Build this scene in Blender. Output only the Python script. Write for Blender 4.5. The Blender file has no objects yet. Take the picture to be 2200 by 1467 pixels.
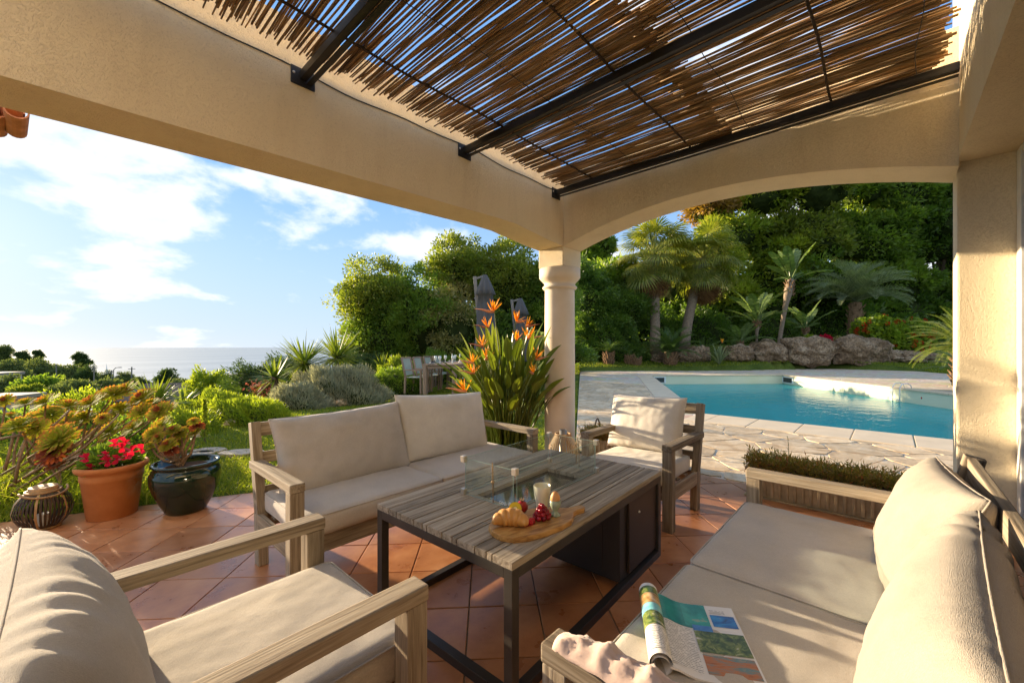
import bpy, bmesh, math, random
import numpy as np
from mathutils import Vector, Matrix, noise as mnoise

# ------------------------------------------------------------------ camera, sky, sun, exposure
scene = bpy.context.scene
col = scene.collection
R = math.radians
HEAD = R(42.6)                      # camera heading, measured from the terrace's long beam (+X)
CH, SH = math.cos(HEAD), math.sin(HEAD)
EYE = 1.30
FPX = 885.0

cam_d = bpy.data.cameras.new('camera')
cam = bpy.data.objects.new('camera', cam_d); col.objects.link(cam)
cam.location = (0, 0, EYE); cam.rotation_euler = (R(90), 0, HEAD - R(90))
cam_d.sensor_width = 36; cam_d.lens = 36 * FPX / 2200
cam_d.shift_y = 11.5 / 2200
cam_d.clip_start = 0.02; cam_d.clip_end = 60000
scene.camera = cam

SUN_EL = R(9.5)
SUN_H = Vector((-0.17, 0.985, 0)).normalized()
SUN = Vector((SUN_H.x * math.cos(SUN_EL), SUN_H.y * math.cos(SUN_EL), math.sin(SUN_EL)))
world = bpy.data.worlds.new('World'); scene.world = world; world.use_nodes = True
wn, wl = world.node_tree.nodes, world.node_tree.links
wn.clear()
def wnode(t, **k):
    n = wn.new(t)
    for a, b in k.items(): setattr(n, a, b)
    return n
out = wnode('ShaderNodeOutputWorld'); bg = wnode('ShaderNodeBackground')
bg.inputs['Strength'].default_value = 0.07
sky = wnode('ShaderNodeTexSky', sky_type='NISHITA', sun_disc=False)
sky.sun_elevation = SUN_EL; sky.sun_rotation = math.atan2(SUN_H.x, SUN_H.y)
sky.altitude = 60; sky.air_density = 1.0; sky.dust_density = 0.3; sky.ozone_density = 1.6
tc = wnode('ShaderNodeTexCoord'); sep = wnode('ShaderNodeSeparateXYZ')
wl.new(tc.outputs['Generated'], sep.inputs[0])
def wmath(op, a, b=None, c=None, clamp=False):
    n = wnode('ShaderNodeMath', operation=op); n.use_clamp = clamp
    for i, v in enumerate((a, b, c)):
        if v is None: continue
        if isinstance(v, (int, float)): n.inputs[i].default_value = v
        else: wl.new(v, n.inputs[i])
    return n.outputs[0]
zc = wmath('MAXIMUM', sep.outputs['Z'], 0.0)
zz = wmath('ADD', zc, 0.34)
cx = wmath('DIVIDE', sep.outputs['X'], zz); cy = wmath('DIVIDE', sep.outputs['Y'], zz)
cmb = wnode('ShaderNodeCombineXYZ'); wl.new(cx, cmb.inputs[0]); wl.new(cy, cmb.inputs[1])
n1 = wnode('ShaderNodeTexNoise'); n1.inputs['Scale'].default_value = 2.6; n1.inputs['Detail'].default_value = 9
n1.inputs['Roughness'].default_value = 0.56; n1.inputs['Distortion'].default_value = 0.15
mp = wnode('ShaderNodeMapping'); mp.inputs['Location'].default_value = (4.33, 8.44, 0.0)
wl.new(cmb.outputs[0], mp.inputs[0]); wl.new(mp.outputs[0], n1.inputs['Vector'])
n2 = wnode('ShaderNodeTexNoise'); n2.inputs['Scale'].default_value = 0.75; n2.inputs['Detail'].default_value = 2
mp2 = wnode('ShaderNodeMapping'); mp2.inputs['Location'].default_value = (0.58, 4.43, 2.0)
wl.new(cmb.outputs[0], mp2.inputs[0]); wl.new(mp2.outputs[0], n2.inputs['Vector'])
cl = wmath('MULTIPLY_ADD', n2.outputs['Fac'], 0.75, wmath('ADD', n1.outputs['Fac'], -0.375))
ramp = wnode('ShaderNodeMapRange'); ramp.interpolation_type = 'SMOOTHSTEP'
ramp.inputs['From Min'].default_value = 0.485; ramp.inputs['From Max'].default_value = 0.63
wl.new(cl, ramp.inputs['Value'])
cfac = wmath('MULTIPLY', ramp.outputs[0], 0.93, clamp=True)
# brighter and greyer parts of the clouds follow their own thickness
shade = wnode('ShaderNodeMapRange'); shade.inputs['From Min'].default_value = 0.5; shade.inputs['From Max'].default_value = 0.85
shade.inputs['To Min'].default_value = 1.0; shade.inputs['To Max'].default_value = 0.72
wl.new(cl, shade.inputs['Value'])
ccol = wnode('ShaderNodeMix', data_type='RGBA', blend_type='MULTIPLY'); ccol.inputs[0].default_value = 1
ccol.inputs[6].default_value = (4.1, 4.2, 4.4, 1); wl.new(shade.outputs[0], ccol.inputs[7])
# the clear part of the sky: the physical sky, lifted where thin bright haze veils it
veil = wnode('ShaderNodeMix', data_type='RGBA'); 
hz = wnode('ShaderNodeMapRange'); hz.interpolation_type = 'SMOOTHSTEP'
hz.inputs['From Min'].default_value = 0.0; hz.inputs['From Max'].default_value = 0.30
hz.inputs['To Min'].default_value = 0.97; hz.inputs['To Max'].default_value = 0.85
wl.new(zc, hz.inputs['Value']); wl.new(hz.outputs[0], veil.inputs[0])
wl.new(sky.outputs[0], veil.inputs[6])
vcol = wnode('ShaderNodeMix', data_type='RGBA')
vcol.inputs[6].default_value = (2.2, 2.75, 3.4, 1); vcol.inputs[7].default_value = (0.78, 1.75, 3.5, 1)
hz2 = wnode('ShaderNodeMapRange'); hz2.inputs['From Min'].default_value = 0.0; hz2.inputs['From Max'].default_value = 0.38
wl.new(zc, hz2.inputs['Value']); wl.new(hz2.outputs[0], vcol.inputs[0]); wl.new(vcol.outputs[2], veil.inputs[7])
mixc = wnode('ShaderNodeMix', data_type='RGBA')
wl.new(cfac, mixc.inputs[0]); wl.new(veil.outputs[2], mixc.inputs[6]); wl.new(ccol.outputs[2], mixc.inputs[7])
wl.new(mixc.outputs[2], bg.inputs['Color']); wl.new(bg.outputs[0], out.inputs[0])

sun_d = bpy.data.lights.new('sun', 'SUN'); sun_d.energy = 3.6; sun_d.angle = R(0.6); sun_d.color = (1.0, 0.79, 0.53)
sun = bpy.data.objects.new('sun', sun_d); col.objects.link(sun)
sun.rotation_euler = (-SUN).to_track_quat('-Z', 'Y').to_euler()
sun.location = (-3, 8, 6)

vs = scene.view_settings
vs.view_transform = 'Standard'; vs.look = 'None'; vs.exposure = 2.12; vs.gamma = 1; vs.use_curve_mapping = False
scene.render.engine = 'CYCLES'
cy_ = scene.cycles
cy_.use_denoising = True
cy_.max_bounces = 9; cy_.diffuse_bounces = 5; cy_.glossy_bounces = 4; cy_.transmission_bounces = 8; cy_.transparent_max_bounces = 16
cy_.caustics_reflective = False; cy_.caustics_refractive = False; cy_.sample_clamp_indirect = 8

# ------------------------------------------------------------------ helpers
rng = np.random.default_rng(7)
random.seed(7)
def plan(px, d):                      # a spot on the site plan: sideways ratio and distance along the heading
    r = (px - 1100) / FPX * d
    return (d * CH + r * SH, d * SH - r * CH)
def spot(px, py, d):
    x, y = plan(px, d)
    return Vector((x, y, EYE + (745 - py) / FPX * d))

def link(o, parent=None):
    col.objects.link(o)
    if parent is not None: o.parent = parent
    return o
def tag(o, label=None, cat=None, group=None, kind=None):
    if label: o['label'] = label
    if cat: o['category'] = cat
    if group: o['group'] = group
    if kind: o['kind'] = kind
    return o
def thing(name, label, cat, loc=(0, 0, 0), rz=0.0, group=None):
    o = bpy.data.objects.new(name, None); o.empty_display_size = 0.1
    link(o); o.location = loc; o.rotation_euler = (0, 0, rz)
    return tag(o, label, cat, group)
def obj(name, me, parent=None, loc=(0, 0, 0), rot=(0, 0, 0), scale=(1, 1, 1)):
    o = bpy.data.objects.new(name, me); link(o, parent)
    o.location = loc; o.rotation_euler = rot; o.scale = scale
    return o
def np_mesh(name, V, F, mat=None, smooth=False, fattr=None, pattr=None):
    me = bpy.data.meshes.new(name)
    V = np.asarray(V, np.float32); F = np.asarray(F, np.int32)
    k = F.shape[1]
    me.vertices.add(len(V)); me.vertices.foreach_set('co', V.ravel())
    me.loops.add(F.size); me.loops.foreach_set('vertex_index', F.ravel())
    me.polygons.add(len(F)); me.polygons.foreach_set('loop_start', np.arange(0, F.size, k, dtype=np.int32))
    if smooth: me.polygons.foreach_set('use_smooth', np.ones(len(F), bool))
    me.update(calc_edges=True)
    if fattr is not None:
        at = me.attributes.new('rnd', 'FLOAT', 'FACE'); at.data.foreach_set('value', np.asarray(fattr, np.float32))
    if pattr is not None:
        at = me.attributes.new('tip', 'FLOAT', 'POINT'); at.data.foreach_set('value', np.asarray(pattr, np.float32))
    if mat: me.materials.append(mat)
    return me
class MB:
    """collects simple shapes of ONE part and makes one mesh of them"""
    def __init__(s): s.v = []; s.f = []; s.tips = []
    def add(s, vs_, fs):
        o = len(s.v); s.v += [tuple(p) for p in vs_]; s.f += [[i + o for i in q] for q in fs]; return s
    def box(s, a, b):
        x0, y0, z0 = a; x1, y1, z1 = b
        return s.add([(x0,y0,z0),(x1,y0,z0),(x1,y1,z0),(x0,y1,z0),(x0,y0,z1),(x1,y0,z1),(x1,y1,z1),(x0,y1,z1)],
              [(0,3,2,1),(4,5,6,7),(0,1,5,4),(1,2,6,5),(2,3,7,6),(3,0,4,7)])
    def tube(s, pts, rad, n=8, cap=True):
        pts = [Vector(p) for p in pts]; m = len(pts)
        if not hasattr(rad, '__len__'): rad = [rad] * m
        vs_, fs = [], []; up = None
        for i, p in enumerate(pts):
            t = (pts[min(i+1, m-1)] - pts[max(i-1, 0)]).normalized()
            if up is None:
                up = t.orthogonal().normalized()
            up = (up - t * up.dot(t)); up = up.normalized() if up.length > 1e-6 else t.orthogonal().normalized()
            sd = t.cross(up)
            for k in range(n):
                a = 2 * math.pi * k / n
                vs_.append(p + (up * math.cos(a) + sd * math.sin(a)) * rad[i])
        for i in range(m - 1):
            for k in range(n):
                fs.append((i*n+k, i*n+(k+1) % n, (i+1)*n+(k+1) % n, (i+1)*n+k))
        if cap: fs.append(tuple(range(n-1, -1, -1))); fs.append(tuple(range((m-1)*n, m*n)))
        return s.add(vs_, fs)
    def lathe(s, prof, n=32, c=(0, 0, 0), close=False):
        vs_, fs = [], []; m = len(prof)
        for r_, z in prof:
            for k in range(n):
                a = 2 * math.pi * k / n; vs_.append((c[0] + r_*math.cos(a), c[1] + r_*math.sin(a), c[2] + z))
        for i in range(m - 1):
            for k in range(n):
                fs.append((i*n+k, i*n+(k+1) % n, (i+1)*n+(k+1) % n, (i+1)*n+k))
        if prof[0][0] > 1e-5 and close: fs.append(tuple(range(n-1, -1, -1)))
        if prof[-1][0] > 1e-5 and close: fs.append(tuple(range((m-1)*n, m*n)))
        return s.add(vs_, fs)
    def mesh(s, name, mat, smooth=False, bevel=0.0, seg=2):
        me = bpy.data.meshes.new(name); me.from_pydata(s.v, [], s.f)
        if bevel:
            bm = bmesh.new(); bm.from_mesh(me)
            bmesh.ops.bevel(bm, geom=list(bm.edges), offset=bevel, segments=seg, profile=0.6, affect='EDGES', clamp_overlap=True)
            bm.to_mesh(me); bm.free()
        if smooth: me.polygons.foreach_set('use_smooth', [True] * len(me.polygons))
        me.update()
        if mat: me.materials.append(mat)
        return me
    def build(s, name, mat, parent=None, loc=(0, 0, 0), rot=(0, 0, 0), smooth=False, bevel=0.0, seg=2):
        return obj(name, s.mesh(name, mat, smooth, bevel, seg), parent, loc, rot)
def prism(name, poly, z0, z1, mat, parent=None, bevel=0.0, axis='z', loc=(0,0,0)):
    """extrude a 2-D outline; axis: the direction of extrusion"""
    n = len(poly); vs_ = []
    for h in (z0, z1):
        for p in poly:
            vs_.append({'z': (p[0], p[1], h), 'y': (p[0], h, p[1]), 'x': (h, p[0], p[1])}[axis])
    fs = [tuple(range(n-1, -1, -1)), tuple(range(n, 2*n))] + [(i, (i+1) % n, n+(i+1) % n, n+i) for i in range(n)]
    m = MB().add(vs_, fs); me = m.mesh(name, mat, False, bevel)
    bm = bmesh.new(); bm.from_mesh(me); bmesh.ops.recalc_face_normals(bm, faces=bm.faces); bm.to_mesh(me); bm.free()
    return obj(name, me, parent, loc)
def bar(name, p0, p1, w, h, mat, parent=None, bevel=0.004, roll=0.0):
    """a squared bar whose grain (local X) runs from p0 to p1; w sideways, h upwards"""
    p0, p1 = Vector(p0), Vector(p1); d = p1 - p0; L = d.length; x = d.normalized()
    up = Vector((0, 0, 1)) if abs(x.z) < 0.9 else Vector((0, 1, 0))
    y = up.cross(x).normalized(); z = x.cross(y)
    me = MB().box((-L/2, -w/2, -h/2), (L/2, w/2, h/2)).mesh(name, mat, False, bevel, 2)
    o = bpy.data.objects.new(name, me); link(o, parent)
    M = Matrix((x, y, z)).transposed().to_4x4()
    if roll: M = M @ Matrix.Rotation(roll, 4, 'X')
    M.translation = (p0 + p1) / 2
    o.matrix_local = M
    return o
def clip_poly(poly, p, n):
    """keep the part of a convex polygon where (x-p).n <= 0"""
    res = []
    for i in range(len(poly)):
        a, b = poly[i], poly[(i+1) % len(poly)]
        da = (a[0]-p[0])*n[0] + (a[1]-p[1])*n[1]; db = (b[0]-p[0])*n[0] + (b[1]-p[1])*n[1]
        if da <= 0: res.append(a)
        if (da < 0 < db) or (db < 0 < da):
            t = da / (da - db); res.append((a[0] + t*(b[0]-a[0]), a[1] + t*(b[1]-a[1])))
    return res
def area(poly):
    return abs(sum(poly[i][0]*poly[(i+1) % len(poly)][1] - poly[(i+1) % len(poly)][0]*poly[i][1] for i in range(len(poly)))) / 2

# ------------------------------------------------------------------ materials
def hexl(h):
    h = h.lstrip('#'); v = [int(h[i:i+2], 16) / 255 for i in (0, 2, 4)]
    return tuple((c / 12.92 if c <= 0.04045 else ((c + 0.055) / 1.055) ** 2.4) for c in v) + (1.0,)
def c4(c): return tuple(c) + (1.0,) if len(c) == 3 else tuple(c)
class Mat:
    def __init__(s, name, rough=0.6, spec=0.4, color=(0.5, 0.5, 0.5), metal=0.0):
        s.m = bpy.data.materials.new(name); s.m.use_nodes = True
        s.n, s.l = s.m.node_tree.nodes, s.m.node_tree.links
        s.b = s.n['Principled BSDF']; s.o = s.n['Material Output']
        s.b.inputs['Roughness'].default_value = rough; s.b.inputs['Specular IOR Level'].default_value = spec
        s.b.inputs['Base Color'].default_value = c4(color); s.b.inputs['Metallic'].default_value = metal
        s.tc = None
    def coord(s, kind='Object', scale=(1, 1, 1), rnd=True, rot=(0, 0, 0)):
        t = s.n.new('ShaderNodeTexCoord'); mp_ = s.n.new('ShaderNodeMapping')
        mp_.inputs['Scale'].default_value = scale; mp_.inputs['Rotation'].default_value = rot
        if kind == 'World':
            g = s.n.new('ShaderNodeNewGeometry'); s.l.new(g.outputs['Position'], mp_.inputs[0])
        else: s.l.new(t.outputs[kind], mp_.inputs[0])
        if rnd and kind == 'Object':
            oi = s.n.new('ShaderNodeObjectInfo'); mu = s.n.new('ShaderNodeMath'); mu.operation = 'MULTIPLY'; mu.inputs[1].default_value = 37.0
            s.l.new(oi.outputs['Random'], mu.inputs[0]); s.l.new(mu.outputs[0], mp_.inputs['Location'])
        return mp_.outputs[0]
    def noise(s, vec, scale, detail=4, rough=0.55, dist=0.0):
        n = s.n.new('ShaderNodeTexNoise'); s.l.new(vec, n.inputs['Vector'])
        n.inputs['Scale'].default_value = scale; n.inputs['Detail'].default_value = detail
        n.inputs['Roughness'].default_value = rough; n.inputs['Distortion'].default_value = dist
        return n.outputs['Fac']
    def voronoi(s, vec, scale, feature='F1', out_='Distance'):
        n = s.n.new('ShaderNodeTexVoronoi'); n.feature = feature; s.l.new(vec, n.inputs['Vector']); n.inputs['Scale'].default_value = scale
        return n.outputs[out_]
    def wave(s, vec, scale, dist=0.0, dscale=1.0, prof='SIN', dirn='X'):
        n = s.n.new('ShaderNodeTexWave'); s.l.new(vec, n.inputs['Vector']); n.inputs['Scale'].default_value = scale
        n.inputs['Distortion'].default_value = dist; n.inputs['Detail Scale'].default_value = dscale; n.wave_profile = prof; n.bands_direction = dirn
        return n.outputs['Fac']
    def ramp(s, fac, stops):
        n = s.n.new('ShaderNodeValToRGB'); e = n.color_ramp.elements
        while len(e) < len(stops): e.new(0.5)
        for i, (p, c) in enumerate(stops): e[i].position = p; e[i].color = c4(c)
        s.l.new(fac, n.inputs[0]); return n.outputs[0]
    def mix(s, fac, a, b, blend='MIX'):
        n = s.n.new('ShaderNodeMix'); n.data_type = 'RGBA'; n.blend_type = blend
        for i, v in ((0, fac), (6, a), (7, b)):
            if isinstance(v, (int, float)): n.inputs[i].default_value = v
            elif isinstance(v, tuple): n.inputs[i].default_value = c4(v)
            else: s.l.new(v, n.inputs[i])
        return n.outputs[2]
    def math(s, op, a, b=0.0, clamp=False):
        n = s.n.new('ShaderNodeMath'); n.operation = op; n.use_clamp = clamp
        for i, v in ((0, a), (1, b)):
            if isinstance(v, (int, float)): n.inputs[i].default_value = v
            else: s.l.new(v, n.inputs[i])
        return n.outputs[0]
    def rng_(s, fac, a, b, c, d):
        n = s.n.new('ShaderNodeMapRange'); s.l.new(fac, n.inputs[0])
        for i, v in enumerate((a, b, c, d)): n.inputs[i+1].default_value = v
        return n.outputs[0]
    def attr(s, name):
        n = s.n.new('ShaderNodeAttribute'); n.attribute_name = name; return n.outputs['Fac']
    def objrnd(s):
        return s.n.new('ShaderNodeObjectInfo').outputs['Random']
    def color(s, sock): s.l.new(sock, s.b.inputs['Base Color']); return s
    def roughness(s, sock): s.l.new(sock, s.b.inputs['Roughness']); return s
    def bump(s, h, strength=0.3, dist=0.01):
        n = s.n.new('ShaderNodeBump'); n.inputs['Strength'].default_value = strength; n.inputs['Distance'].default_value = dist
        s.l.new(h, n.inputs['Height']); s.l.new(n.outputs[0], s.b.inputs['Normal']); return s
    def translucent(s, colsock, fac=0.4):
        t = s.n.new('ShaderNodeBsdfTranslucent'); m_ = s.n.new('ShaderNodeMixShader'); m_.inputs[0].default_value = fac
        if isinstance(colsock, tuple): t.inputs[0].default_value = c4(colsock)
        else: s.l.new(colsock, t.inputs[0])
        s.l.new(s.b.outputs[0], m_.inputs[1]); s.l.new(t.outputs[0], m_.inputs[2]); s.l.new(m_.outputs[0], s.o.inputs[0]); return s

def m_stucco(name, base, dark):
    m = Mat(name, 0.9, 0.15); v = m.coord('World')
    big = m.noise(v, 1.3, 4); fine = m.noise(v, 110, 4, 0.6); worm = m.noise(v, 95, 3, 0.5, 1.2)
    c = m.mix(m.rng_(big, 0.35, 0.68, 0, 1), base, dark)
    st = m.noise(m.coord('World', (5, 5, .7)), 1.0, 5, .65); c = m.mix(1.0, c, m.ramp(st, [(.3, (.93, .915, .89)), (.5, (1, 1, 1)), (.72, (1.02, 1.02, 1.02))]), 'MULTIPLY')
    pit = m.rng_(worm, 0.33, 0.43, 0.89, 1.0)
    c = m.mix(1.0, c, pit, 'MULTIPLY'); m.color(c)
    h = m.math('ADD', m.math('MULTIPLY', fine, 0.5), m.rng_(worm, 0.36, 0.50, 0, 1))
    m.bump(h, 0.6, 0.005); return m.m
STUCCO = m_stucco('stucco', (0.85, 0.72, 0.50), (0.81, 0.665, 0.44))
STUCCO_ROUGH = m_stucco('stucco_coarse', (0.85, 0.72, 0.50), (0.81, 0.665, 0.44))
def m_column():
    m = Mat('smooth_column_stone', 0.7, 0.25); v = m.coord('World')
    m.color(m.ramp(m.noise(v, 3.0, 5), [(0.3, (0.70, 0.58, 0.42)), (0.7, (0.80, 0.69, 0.53))])); m.bump(m.noise(v, 70, 4), 0.15, 0.004); return m.m
COLUMN = m_column()
def m_wood(name, c0, c1, c2, rough=0.75):
    m = Mat(name, rough, 0.2); v = m.coord('Object', (1.6, 38, 38)); w_ = m.coord('Object', (0.7, 7, 7))
    g = m.noise(v, 1.6, 5, 0.65, 0.7); big = m.noise(w_, 1.4, 4, 0.6, 0.9)
    f = m.math('ADD', m.math('MULTIPLY', g, 0.62), m.math('MULTIPLY', big, 0.4))
    c = m.ramp(f, [(0.36, c0), (0.51, c1), (0.66, c2)])
    r_ = m.rng_(m.objrnd(), 0, 1, 0.76, 1.2); c = m.mix(1.0, c, r_, 'MULTIPLY')
    m.color(c); m.bump(g, 0.55, 0.004); return m.m
TEAK = m_wood('weathered_teak', (0.125, 0.09, 0.056), (0.29, 0.232, 0.16), (0.43, 0.36, 0.265))
TEAK_TOP = m_wood('weathered_teak_slats', (0.13, 0.10, 0.07), (0.32, 0.265, 0.195), (0.47, 0.405, 0.315))
TEAK_FAR = m_wood('grey_outdoor_wood', (0.17, 0.115, 0.075), (0.30, 0.21, 0.15), (0.40, 0.30, 0.22))
def m_fabric(name, base, scale=900, bumpv=0.25):
    m = Mat(name, 0.92, 0.12); v = m.coord('Object', rnd=False)
    a = m.noise(m.coord('Object', (9, 1, 1), False), scale/9.0, 2, .5); b = m.noise(m.coord('Object', (1, 9, 9), False), scale/9.0, 2, .5)
    weave = m.math('ADD', a, b)
    big = m.noise(v, 5, 4)
    d = tuple(x * 0.84 for x in base)
    c = m.mix(m.rng_(big, 0.3, 0.7, 0, 1), base, d); c = m.mix(1.0, c, m.rng_(weave, 0.7, 1.3, 0.86, 1.08), 'MULTIPLY')
    m.color(c)
    m.bump(m.math('ADD', m.math('MULTIPLY', weave, 0.5), m.math('MULTIPLY', m.noise(v, 28, 4, 0.6), 0.35)), bumpv, 0.004)
    m.b.inputs['Sheen Weight'].default_value = 0.15
    return m.m
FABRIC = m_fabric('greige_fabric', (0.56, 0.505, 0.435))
FABRIC_S = m_fabric('twill_darkened_for_sun', (0.395, 0.345, 0.28), 900, 0.8)  # same cushion fabric, darkened so the sunlit backs don't burn out
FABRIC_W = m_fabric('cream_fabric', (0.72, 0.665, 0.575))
FABRIC_C = m_fabric('close_woven_fabric', (0.53, 0.475, 0.395), 1000, 0.6)
def m_fleece():
    m = Mat('pink_fleece', 0.95, 0.1); v = m.coord('Object'); a = m.noise(v, 30, 5, .6); b = m.noise(v, 160, 4, .7)
    m.color(m.ramp(m.math('ADD', m.math('MULTIPLY', a, .6), m.math('MULTIPLY', b, .4)), [(.3, (.54, .39, .32)), (.7, (.62, .46, .38))])); m.bump(m.math('ADD', a, m.math('MULTIPLY', b, .9)), .18, .003); m.b.inputs['Sheen Weight'].default_value = .3; return m.m
BLANKET = m_fleece()
SLINGF = m_fabric('pale_green_sling', (0.42, 0.46, 0.36), 500, 0.2)
DARKMESH = m_fabric('grey_back_mesh', (0.16, 0.14, 0.125), 500, 0.2)
PARASOL = m_fabric('charcoal_canopy', (0.12, 0.115, 0.115), 500, 0.2)
def m_plain(name, c, rough=0.5, spec=0.5, metal=0.0, var=0.15, nscale=8, bump=0.0):
    m = Mat(name, rough, spec, c, metal); v = m.coord('Object')
    lo = tuple(x * (1 - var) for x in c); hi = tuple(min(1, x * (1 + var)) for x in c)
    n_ = m.noise(v, nscale, 5); m.color(m.ramp(n_, [(0.3, lo), (0.7, hi)]))
    if bump: m.bump(n_, bump, 0.01)
    return m.m
BLACKSTEEL = m_plain('dark_powder_coated_steel', (0.030, 0.025, 0.021), 0.42, 0.5, 0.0, 0.2, 5)
STEEL = m_plain('table_frame_steel', (0.07, 0.06, 0.05), 0.4, 0.5, 0.3, 0.25, 6)
CABINET = m_plain('cabinet_panel', (0.045, 0.030, 0.020), 0.45, 0.45, 0.0, 0.15, 4)
CLAMP = m_plain('brushed_clamp', (0.62, 0.55, 0.45), 0.35, 0.5, 0.7, 0.1, 20)
RAFTER = m_plain('black_rafter_steel', (0.018, 0.015, 0.013), 0.45, 0.4, 0.0, 0.2, 5)
ROD = m_plain('rusty_rod', (0.05, 0.034, 0.022), 0.8, 0.2, 0.0, 0.3, 20)
CABLE = m_plain('black_cable', (0.015, 0.014, 0.013), 0.6)
WHITEFR = m_plain('white_door_frame', (0.78, 0.76, 0.70), 0.4)
DOORGL = m_plain('dark_door_glass', (0.012, 0.012, 0.014), 0.08, 0.6)
ROPE = m_plain('jute_rope', (0.42, 0.29, 0.16), 0.9, 0.1, 0, 0.3, 90, 0.4)
def m_reed():
    m = Mat('dry_reed', 0.62, 0.3); v = m.coord('Object', (2.2, 30, 30)); n_ = m.noise(v, 1.5, 4, 0.6)
    c = m.ramp(n_, [(0.3, (0.17, 0.105, 0.05)), (0.55, (0.41, 0.275, 0.14)), (0.75, (0.62, 0.46, 0.265))])
    c = m.mix(1.0, c, m.ramp(m.objrnd(), [(0.0, (0.5, 0.48, 0.46)), (0.5, (0.9, 0.88, 0.85)), (1.0, (1.4, 1.25, 1.05))]), 'MULTIPLY')
    m.color(c); m.bump(n_, 0.3, 0.003); m.translucent(c, 0.24); return m.m
REED = m_reed()
def m_tile():
    m = Mat('terracotta_tile', 0.22, 0.5); v = m.coord('World'); r_ = m.objrnd()
    n_ = m.noise(v, 5, 6, 0.6); f = m.noise(v, 45, 4, 0.6)
    c = m.ramp(n_, [(0.28, (0.32, 0.125, 0.052)), (0.5, (0.45, 0.20, 0.086)), (0.74, (0.55, 0.28, 0.135))])
    c = m.mix(1.0, c, m.ramp(r_, [(0.0, (0.78, 0.76, 0.76)), (1.0, (1.16, 1.12, 1.08))]), 'MULTIPLY')
    c = m.mix(m.rng_(f, 0.62, 0.80, 0, 0.35), c, (0.12, 0.04, 0.018)); c = m.mix(m.rng_(f, 0.30, 0.18, 0, 0.25), c, (0.45, 0.25, 0.14))
    sp = m.voronoi(v, 16); c = m.mix(m.rng_(sp, 0.03, 0.0, 0, 0.7), c, (0.07, 0.028, 0.015))
    m.color(c); m.roughness(m.rng_(n_, 0.3, 0.75, 0.24, 0.44)); m.bump(m.noise(v, 12, 4), 0.10, 0.008); return m.m
TILE = m_tile()
GROUT = m_plain('grey_grout', (0.20, 0.165, 0.12), 0.9, 0.1, 0, 0.2, 40)
def m_stone():
    m = Mat('pale_flagstone', 0.7, 0.3); v = m.coord('World'); r_ = m.objrnd()
    n_ = m.noise(v, 4.2, 7, 0.62, 0.8); f = m.noise(v, 26, 5, 0.65)
    c = m.ramp(n_, [(0.3, (0.42, 0.295, 0.17)), (0.5, (0.60, 0.465, 0.295)), (0.68, (0.71, 0.60, 0.43))])
    c = m.mix(1.0, c, m.ramp(r_, [(0.0, (0.80, 0.79, 0.78)), (0.5, (1, 0.96, 0.92)), (1.0, (1.15, 1.12, 1.08))]), 'MULTIPLY')
    c = m.mix(m.rng_(f, 0.58, 0.75, 0, 0.4), c, (0.34, 0.22, 0.12))
    m.color(c); m.bump(m.math('ADD', n_, m.math('MULTIPLY', f, 0.5)), 0.6, 0.012); return m.m
STONE = m_stone()
def m_paving_far():
    m = Mat('paved_ground', 0.75, 0.25); v = m.coord('World', (1, 1, 1))
    e = m.voronoi(v, 2.1, 'DISTANCE_TO_EDGE'); cc = m.n.new('ShaderNodeTexVoronoi'); m.l.new(v, cc.inputs['Vector']); cc.inputs['Scale'].default_value = 2.1
    n_ = m.noise(v, 4.2, 6, 0.6)
    st = m.ramp(n_, [(0.3, (0.46, 0.35, 0.23)), (0.7, (0.64, 0.53, 0.39))])
    st = m.mix(0.25, st, cc.outputs['Color'], 'SOFT_LIGHT')
    j = m.rng_(e, 0.02, 0.05, 0, 1)
    m.color(m.mix(j, (0.60, 0.55, 0.46), st)); m.bump(m.math('ADD', j, m.math('MULTIPLY', n_, 0.4)), 0.5, 0.012); return m.m
PAVE = m_paving_far()
COPING = m_plain('coping_slab', (0.66, 0.53, 0.36), 0.6, 0.3, 0, 0.08, 3, 0.1)
JOINT = m_plain('pale_mortar', (0.62, 0.54, 0.42), 0.9, 0.1, 0, 0.12, 14)
def m_lawn():
    m = Mat('lawn_soil', 0.95, 0.1); v = m.coord('World')
    a = m.noise(v, 0.8, 4); b = m.noise(v, 14, 5, 0.7)
    c = m.ramp(m.math('ADD', m.math('MULTIPLY', a, 0.4), m.math('MULTIPLY', b, 0.6)), [(0.34, (0.045, 0.07, 0.014)), (0.5, (0.10, 0.14, 0.022)), (0.66, (0.19, 0.20, 0.045))])
    m.color(c); m.bump(b, 0.8, 0.03); return m.m
LAWN = m_lawn()
def m_leaf(name, c0, c1, trans=0.38, rough=0.5, spec=0.35, tcol=None, c2=None):
    m = Mat(name, rough, spec); r_ = m.attr('rnd')
    orn = m.objrnd(); f = m.math('FRACT', m.math('ADD', r_, m.math('MULTIPLY', orn, 0.0)))
    c = m.ramp(f, [(0.0, c0), (0.8, c1), (1.0, c2 or c1)])
    m.color(c)
    t = m.mix(1.0, c, tcol or (1.5, 1.5, 0.55), 'MULTIPLY')
    m.translucent(t, trans); return m.m
LEAF_OAK = m_leaf('evergreen_leaf', (0.105, 0.15, 0.022), (0.23, 0.265, 0.04), 0.48, c2=(0.34, 0.34, 0.08))
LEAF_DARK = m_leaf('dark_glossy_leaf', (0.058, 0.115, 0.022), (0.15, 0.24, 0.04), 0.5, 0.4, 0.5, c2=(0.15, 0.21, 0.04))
LEAF_MID = m_leaf('mid_green_leaf', (0.085, 0.155, 0.022), (0.20, 0.285, 0.042), 0.52, c2=(0.25, 0.31, 0.06))
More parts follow.
